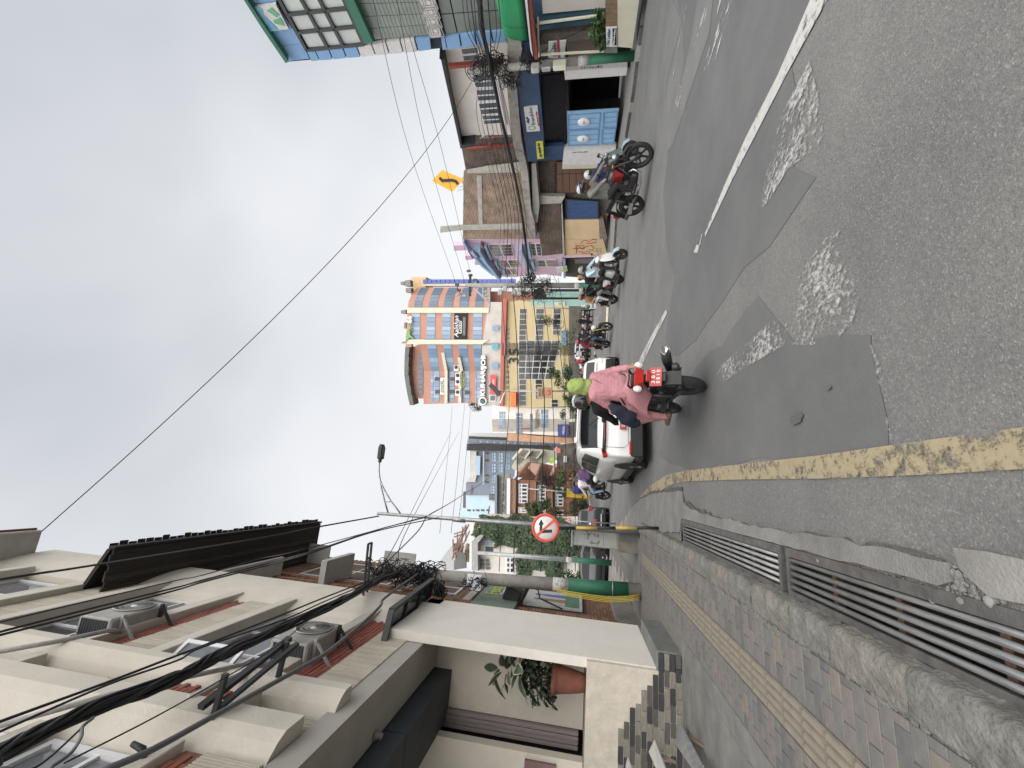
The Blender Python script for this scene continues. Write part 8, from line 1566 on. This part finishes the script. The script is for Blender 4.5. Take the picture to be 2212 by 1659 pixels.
def person(label, loc, rz, pelvis, neck, head, hands, feet, top, legs, skin=None, shoe=None, helmet=None, hair=False, scale=1.0, voxel=.016, face=None, knee=(1, 0, .3), elbow=(-.3, 0, -1), sleeve=1.0, sit=True, group=None, hipw=.1, fingers=False, name='person', kneel=None, visor=True, hdir=None, facem=None):
    """all points in the thing's own frame: x forward, y left, z up"""
    t = thing(name, label, 'person', loc, rz, group, scale); skin = skin or SKIN; shoe = shoe or SHOE; P, N_, H = Vector(pelvis), Vector(neck), Vector(head); up_ = (N_ - P).normalized(); lat = Vector((0, 1, 0)) if hdir is None else Vector((-hdir[1], hdir[0], 0)).normalized()
    fw = lat.cross(up_).normalized(); T_, LG, SK, SH = 0, 1, 2, 3; caps = []
    for f_, w_, r, q in ((.0, .085, .125, LG), (.1, .082, .125, T_), (.2, .08, .125, T_), (.3, .077, .125, T_), (.4, .077, .125, T_), (.5, .083, .126, T_), (.6, .09, .127, T_), (.7, .098, .125, T_), (.8, .104, .118, T_), (.9, .11, .10, T_)):
        c = P.lerp(N_, f_); caps.append((c - lat * w_, c + lat * w_, r, r, q, .86, fw))
    caps.append((N_ - up_ * .02, N_.lerp(H, .55), .06, .055, SK)); hd = (H - N_).normalized()
    caps.append((H - hd * .03, H + hd * .05, .092, .1, SK)); fh = fw if hdir is None else Vector((hdir[0], hdir[1], hdir[2] if len(hdir) > 2 else 0)).normalized(); fh = (fh - hd * fh.dot(hd)).normalized(); caps.append((H - hd * .085 + fh * .045, H - hd * .02 + fh * .05, .045, .06, SK)); caps.append((H + fh * .105 - hd * .03, H + fh * .1 + hd * .015, .018, .012, SK))
    for s_, hnd in ((1, hands[0]), (-1, hands[1])):
        if hnd is None: continue
        S = N_ + lat * s_ * .175 - up_ * .045; hint = Vector(elbow) + lat * s_ * .55; el, hn = ik(S, hnd, .29, .26, hint); caps.append((N_ + lat * s_ * .06 - up_ * .03, S, .085, .075, T_)); caps.append((S, el, .072, .055, T_)); mid = el.lerp(hn, sleeve); caps.append((el, mid, .055, .046, T_))
        if sleeve < 1: caps.append((el.lerp(hn, max(0, sleeve - .05)), hn, .042, .032, SK))
        d = (hn - el).normalized(); caps.append((hn, hn + d * .055, .034, .036, SK, .55, lat))
        if fingers:
            sd_ = lat * 1.0; dn_ = Vector((0, 0, -1))
            for k, l_ in enumerate((.055, .065, .06, .045)): q0 = hn + d * .06 + sd_ * (.027 - .018 * k); q1 = q0 + d * l_ * .6 + dn_ * .012; q2 = q1 + dn_ * l_ * .5 + d * .01; caps.append((q0, q1, .011, .010, SK)); caps.append((q1, q2, .010, .008, SK))
            q0 = hn + d * .02 + sd_ * .03 * s_; caps.append((q0, q0 + d * .03 + sd_ * .03 * s_ + dn_ * .015, .012, .009, SK))
        else: caps.append((hn + d * .05, hn + d * .10 + Vector((0, 0, -.02)), .03, .02, SK))
    for i, (s_, ft) in enumerate(((1, feet[0]), (-1, feet[1]))):
        if ft is None: continue
        hp = P + lat * s_ * hipw; kn_h = Vector(knee) + lat * s_ * .25 if kneel is None else Vector(kneel[i]); kn, an = ik(hp, ft, .43, .42, kn_h); caps.append((hp, kn, .105, .07, LG)); caps.append((kn, kn.lerp(an, .9), .068, .048, LG)); caps.append((kn.lerp(an, .88), an, .04, .036, SK)); fd = (fw if hdir is None else fh); fd = Vector((fd.x, fd.y, 0)).normalized(); caps.append((an - fd * .04 - Vector((0, 0, .035)), an + fd * .14 - Vector((0, 0, .045)), .04, .034, SH))
    sculpt('body', caps, [top, legs, skin, shoe], t, voxel)
    M = Matrix((fh, hd.cross(fh), hd)).transposed()
    if helmet:
        b_ = MB(); n = 18; rings = []
        for i in range(9):
            th = math.pi * .70 * i / 8; rings.append([tuple(H + M @ Vector((.137 * math.sin(th) * math.cos(a) * 1.06, .125 * math.sin(th) * math.sin(a), .03 + .135 * math.cos(th) - (.0 if math.cos(a) > -.2 else .03 * (i / 8) ** 2)))) for a in [2 * math.pi * k / n for k in range(n)]])
        b_.loft(rings, True, False, True); b_.add(rings[0], [list(range(n))], True); b_.build('helmet', helmet, t)
        if visor:
            b_ = MB(); rr = []
            for zz in (.045, -.005, -.05): rr.append([tuple(H + M @ Vector((.148 * math.cos(a) * 1.04, .137 * math.sin(a), zz))) for a in [R_(-68 + 136 * k / 10) for k in range(11)]])
            b_.loft(rr, False, False, True); b_.build('visor', glass('visor', (.03, .03, .034), .1), t)
        else:
            b_ = MB(); b_.loft([[tuple(H + M @ Vector((r_ * math.cos(a), r_ * .9 * math.sin(a), .075 - .02 * q))) for a in [R_(-60 + 120 * k / 8) for k in range(9)]] for q, r_ in enumerate((.135, .20))], False, False, True); b_.build('peak', helmet, t)
    if hair:
        b_ = MB(); b_.ell(H + hd * .035 - fh * .018, (.108, .105, .10), 14, 10, M); b_.build('hair', HAIR, t)
    if face:
        for s_ in (1, -1): b_ = MB(); b_.ell(H + fh * .092 + hd.cross(fh) * s_ * .034 + hd * .018, (.012, .016, .009), 8, 6, M); b_.build('eye', BLACK, t)
    return t, dict(fw=fw, lat=lat, up=up_, P=P, N=N_, H=H, fh=fh, hd=hd)
HB = mat('helmet_black', (.02, .02, .022), .25, var=.1, coat=.4); HS = mat('helmet_silver', (.42, .43, .44), .3, coat=.4); HG = mat('helmet_grey', (.26, .25, .24), .4, var=.25, scale=9)
# --- near motorcycle with pink pillion
Bm = (1.375, 6.12, -.1); brz = R_(91)
mk = motorcycle('dark motorcycle in front carrying a helmeted rider and pink dressed pillion', Bm, brz, PLBK, mat('tank_black', (.025, .026, .03), .3, coat=.4), 1.0, lean=R_(3))
b_ = MB(); b_.loft([[(-.875, -.10, .79), (-.875, .10, .79), (-.90, .15, .91), (-.90, -.15, .91)], [(-.93, -.07, .80), (-.93, .07, .80), (-.94, .11, .90), (-.94, -.11, .90)]], True, True); b_.build('tail_lamp_cluster', REDL, mk)
for s_ in (1, -1): b_ = MB(); b_.ell((-.90, s_ * .155, .86), (.035, .045, .055), 10, 8); b_.build('rear_indicator', LAMPC, mk)
b_ = MB(); b_.bbox(-1.0, -.97, -.07, .07, .73, .78, .006); b_.build('plate_reflector', REDL, mk)
b_ = MB(); b_.tube([(-.55, -.24, .42), (-.75, -.30, .50), (-1.0, -.33, .57)], [.05, .065, .06], 14); b_.build('silencer', ENGM, mk); b_ = MB(); b_.lathe([(0, 0), (.055, 0), (.06, -.02)], (0, 0, 0), 'x', 16); o = b_.build('silencer_cap', CHROME, mk); o.location = (-1.005, -.33, .575)
PINKC = cloth('pink_kurta', (.40, .19, .215), .1, .5); PINKT = cloth('pink_trousers', (.32, .155, .172), .12, .5); LIME = cloth('lime_scarf', (.25, .31, .10), .2, .6); BLKC = cloth('black_shirt', (.014, .014, .016)); NVY = cloth('navy_bag', (.022, .026, .042), .2, .3)
fr_, _q = person('person in black shirt and dark helmet steering the front motorcycle', Bm, brz, (-.08, .0, .86), (-.0, .05, 1.36), (.06, .08, 1.52), ((.40, .32, 1.02), (.40, -.32, 1.02)), ((.0, .24, .36), (.0, -.24, .36)), BLKC, cloth('dark_jeans', (.03, .035, .05)), helmet=HB, voxel=.014, knee=(1, 0, .5))
b_ = MB(); b_.ell(_q['H'] + Vector((.02, 0, .11)), (.10, .105, .062), 14, 8); b_.build('helmet_shell', HS, fr_)
pk, q = person('person in pink kurta and lime head scarf riding side saddle behind', Bm, brz, (-.50, .0, .985), (-.40, -.03, 1.42), (-.37, -.03, 1.585), ((-.12, .25, 1.12), (-.62, -.26, .93)), ((-.20, .30, .40), (-.30, .33, .42)), PINKC, PINKT, voxel=.0115, fingers=True, kneel=((.45, .9, .35), (.30, .9, .5)), hdir=(.9, .42, 0), sleeve=.86, shoe=mat('sandal', (.12, .075, .05), .7), elbow=(-.25, 0, -1))
rough(pk.children[0].data, .007, 15, 4); rough(pk.children[0].data, .004, 34, 2)
caps = [(q['H'] - Vector((.01, 0, .02)), q['H'] + Vector((-.005, 0, .06)), .122, .118, 0), (q['H'] + Vector((-.03, 0, -.08)), q['H'] + Vector((-.04, .0, -.02)), .085, .11, 0), (q['H'] + Vector((-.06, -.03, -.13)), q['H'] + Vector((-.05, .05, -.10)), .07, .07, 0), (q['H'] + Vector((.05, .05, -.13)), q['H'] + Vector((-.02, .07, -.08)), .05, .07, 0)]
sc_o = sculpt('head_scarf', caps, [LIME], pk, .012, 2); rough(sc_o.data, .008, 22, 3)
b_ = MB(); rings = []
for z, rx_, ry_, cx_, cy_ in ((1.0, .155, .20, -.50, .0), (.92, .19, .235, -.50, .01), (.84, .20, .25, -.47, .05), (.76, .17, .24, -.42, .11), (.66, .13, .20, -.38, .17)): rings.append([(cx_ + rx_ * math.cos(a) * (1 + .05 * math.sin(5 * a)), cy_ + ry_ * math.sin(a) * (1 + .05 * math.sin(6 * a + z * 9)), z + .03 * math.sin(3 * a)) for a in [2 * math.pi * k / 30 for k in range(30)]])
b_.loft(rings, True, False, True); b_.build('kurta_hem', PINKC, pk)
b_ = MB(); pts = [Vector(p) for p in ((-.50, -.11, 1.40), (-.555, -.02, 1.28), (-.60, .09, 1.13), (-.585, .18, 1.03), (-.50, .24, .98))]; b_.loft([[p + Vector((0, -.012, .018)), p + Vector((0, .012, -.018)), p + Vector((-.012, .012, -.018)), p + Vector((-.012, -.012, .018))] for p in catm(pts, 5)], True, True); b_.build('bag_strap', BLKC, pk)
bag = thing('bag', 'dark navy cloth bag hanging at the left hip of the pink dressed pillion', 'bag', Bm, brz); so_ = sculpt('bag_body', [((-.46, .30, 1.08), (-.38, .36, .92), .075, .12, 0), ((-.36, .37, .95), (-.28, .41, .82), .11, .09, 0), ((-.48, .26, 1.14), (-.44, .30, 1.0), .05, .08, 0)], [NVY], bag, .016, 3); rough(so_.data, .012, 12, 1)
# --- motorcycle on the right
mrz = math.atan2(-1.53, .33); mc = (8.16, 9.93, -.1)
motorcycle('black and red motorcycle with a helmeted rider in grey, crossing at right', mc, mrz, mat('tank_red_black', (.03, .03, .032), .3, coat=.5), mat('shroud_red', (.22, .012, .014), .35, coat=.4, var=.5, scale=6), 1.15, head=mat('cowl_dark', (.05, .055, .055), .3, coat=.4))
GRYJ = cloth('grey_jacket', (.155, .15, .14), .2, .5); DTR = cloth('dark_trousers', (.03, .029, .03), .2); BRNM = cloth('brown_scarf', (.10, .05, .04), .3)
md_, q = person('person in grey jacket and white peaked helmet riding the red black motorcycle', mc, mrz, (-.24, 0, .87), (-.16, .0, 1.36), (-.10, .0, 1.52), ((.40, .34, 1.0), (.40, -.34, 1.0)), ((-.06, .24, .36), (-.04, -.24, .36)), GRYJ, DTR, helmet=HB, voxel=.014, scale=1.15, visor=False, face=True, knee=(1, 0, .6), fingers=True, sleeve=.9)
b_ = MB(); b_.ell(q['H'] + Vector((-.0, 0, .065)), (.14, .125, .09), 16, 8); b_.build('helmet_shell', mat('helmet_white', (.50, .51, .54), .4, coat=.3), md_); sculpt('face_cloth', [(q['H'] + Vector((.05, -.02, -.07)), q['H'] + Vector((.05, .02, -.07)), .075, .075, 0), (q['N'] + Vector((.02, 0, .02)), q['H'] + Vector((.03, 0, -.10)), .085, .07, 0)], [BRNM], md_, .014)
# --- blue shirted rider behind it on a grey scooter
p = PY(1276, 372, 12.6); bs = (p.x + .1, 12.6, -.1); scooter('dark green grey scooter behind the red black motorcycle', bs, R_(-70), mat('scooter_green', (.12, .16, .15), .35, coat=.4), 1.08)
bp, q = person('person in blue checked shirt and silver helmet behind the motorcyclist in grey', bs, R_(-70), (-.28, 0, .86), (-.22, 0, 1.33), (-.17, 0, 1.48), ((.26, .32, 1.0), (.26, -.32, 1.0)), ((.12, .16, .38), (.12, -.16, .38)), cloth('blue_check', (.035, .055, .15), .45), DTR, helmet=HS, voxel=.018, scale=1.08)
# --- white scooter with two riders
srz = math.atan2(-1.44, .38); sc = (8.83, 15.6, -.1); scooter('white scooter with pale blue mudguard carrying two riders', sc, srz, mat('scooter_white', (.66, .66, .64), .3, coat=.5), 1.15)
person('person in pale blue shirt and grey helmet riding the white scooter', sc, srz, (-.25, 0, .86), (-.18, 0, 1.33), (-.12, 0, 1.49), ((.26, .32, 1.0), (.26, -.32, 1.0)), ((.14, .16, .38), (.14, -.16, .38)), cloth('pale_blue_shirt', (.40, .52, .58), .12), DTR, helmet=HG, voxel=.017, scale=1.15, sleeve=.55)
person('person with black hair in dark clothes sitting behind on the white scooter', sc, srz, (-.62, 0, .90), (-.58, .04, 1.36), (-.56, .06, 1.53), ((-.35, .24, .95), (-.30, -.22, .98)), ((-.35, .28, .38), (-.35, -.28, .38)), BLKC, DTR, hair=True, voxel=.017, scale=1.15, face=True, sleeve=.4)
# --- second bike behind the scooter
s2 = (9.25, 18.3, -.1); motorcycle('dark motorcycle with two riders just behind the white scooter', s2, srz, PLBK, PLBK, 1.12)
person('person in black top with grey helmet on the motorcycle behind the scooter', s2, srz, (-.22, 0, .87), (-.16, 0, 1.34), (-.10, 0, 1.50), ((.38, .32, 1.0), (.38, -.32, 1.0)), ((-.04, .24, .36), (-.04, -.24, .36)), BLKC, cloth('grey_trousers', (.16, .155, .14)), helmet=HG, voxel=.019, scale=1.12)
person('person in tan top and white trousers riding pillion near the green pole', s2, srz, (-.62, 0, .93), (-.56, 0, 1.38), (-.53, 0, 1.54), ((-.3, .22, 1.0), (-.3, -.22, 1.0)), ((-.36, .28, .42), (-.36, -.28, .42)), cloth('tan_top', (.27, .15, .085)), cloth('white_trousers', (.55, .54, .56)), helmet=mat('helmet_dusky_red', (.22, .09, .08), .4), voxel=.019, scale=1.12, sleeve=.5)
# --- dark motorcycle with two, mid distance
drz = math.atan2(-1.86, .56); dm = (8.55, 22.6, zg(22.6)); motorcycle('black motorcycle with yellow forks carrying two riders, mid distance', dm, drz, PLBK, PLBK, 1.2, head=mat('cowl_white', (.5, .5, .48), .4), forks=mat('fork_yellow', (.42, .36, .10), .4, metal=.3))
person('person in black jacket and helmet steering the yellow forked motorcycle', dm, drz, (-.22, 0, .87), (-.14, 0, 1.33), (-.08, 0, 1.48), ((.38, .34, 1.0), (.38, -.34, 1.0)), ((-.02, .24, .36), (-.02, -.24, .36)), cloth('dark_jacket', (.035, .036, .04), .3), cloth('blue_jeans', (.05, .08, .14)), helmet=HB, voxel=.02, scale=1.2)
person('person in maroon top and helmet riding pillion behind the black jacket', dm, drz, (-.60, 0, .92), (-.54, 0, 1.36), (-.52, 0, 1.51), ((-.3, .22, .98), (-.3, -.22, .98)), ((-.36, .28, .42), (-.36, -.28, .42)), cloth('maroon_top', (.16, .025, .045), .25), cloth('brown_skirt', (.10, .07, .06)), helmet=mat('helmet_maroon', (.25, .05, .06), .35, coat=.3), voxel=.02, scale=1.2)
# --- white hoodie rider on the left
wrz = R_(125); wb = (.30, 20.4, -.1); motorcycle('grey motorcycle turning left beside the white car, with two riders', wb, wrz, SPAINT, SPAINT, 1.12)
person('person in white hoodie and jeans leaning on the turning motorcycle', wb, wrz, (-.2, 0, .87), (-.08, .02, 1.34), (0, .03, 1.50), ((.40, .32, 1.0), (.40, -.32, 1.0)), ((-.02, .26, .36), (-.02, -.26, .36)), cloth('white_hoodie', (.60, .59, .62), .1, .6), cloth('light_jeans', (.18, .28, .40)), hair=True, voxel=.018, scale=1.12)
person('person in purple patterned top riding pillion behind the white hoodie', wb, wrz, (-.58, 0, .92), (-.54, -.05, 1.36), (-.52, -.05, 1.52), ((-.35, .22, 1.0), (-.4, -.22, 1.0)), ((-.36, .28, .42), (-.36, -.28, .42)), cloth('purple_top', (.12, .07, .15), .4), DTR, hair=True, voxel=.02, scale=1.12)
# --- parked motorcycles far behind, in a row
PL_ = ['%s parked motorcycle from the right in the far row' % w for w in ('second', 'third', 'fourth', 'fifth', 'sixth', 'seventh', 'eighth', 'ninth')] + ['leftmost parked motorcycle in the far row, nearest the small tree']
proto = None; sit = [(668, 43), (684, 43.6), (697, 44), (711, 44.4), (726, 44.8), (741, 45), (757, 45.4), (770, 45.6), (784, 46), (800, 46.4)]
for k, (py, Y) in enumerate(sit):
    p = PY(1270, py, Y)
    if proto is None: proto = motorcycle('rightmost parked motorcycle with red plate in the far row', (p.x, Y, zg(Y)), R_(72), PLBK, PLBK, 1.15, group='motorcycles parked in a row'); o = proto
    else: o = copy_tree(proto); o['label'] = PL_[k - 1]; o.location = (p.x, Y, zg(Y)); o.rotation_euler = (0, 0, R_(72 + (k * 37 % 17) - 8))
# --- people on foot in the distance
foot = [(1290, 782, 41, 'person in red and white top standing by the parked motorcycles', (.5, .09, .10), True), (1288, 1062, 35.5, 'person in dark top with blue waistcoat beside the yellow bin', (.07, .07, .28), True), (1292, 1040, 33, 'person in grey top walking on the far footpath behind the white car', (.12, .115, .12), True), (1290, 695, 42, 'person in black standing between parked motorcycles at right', (.02, .02, .022), True), (1288, 765, 43, 'person in pale shirt among the parked motorcycles at left', (.45, .45, .45), True)]
for k, (px, py, Y, lab, c, hr) in enumerate(foot):
    p = PY(px, py, Y); person(lab, (p.x, Y, zg(Y)), R_(200 + 60 * k), (0, 0, .92), (.02, 0, 1.42), (.03, 0, 1.58), ((.12, .24, .9), (.05, -.24, .86)), ((.05, .1, .09), (-.05, -.1, .09)), cloth('walker_top_' + 'abcde'[k], c, .25), DTR, hair=True, voxel=.024, scale=1.08, knee=(1, 0, 0))
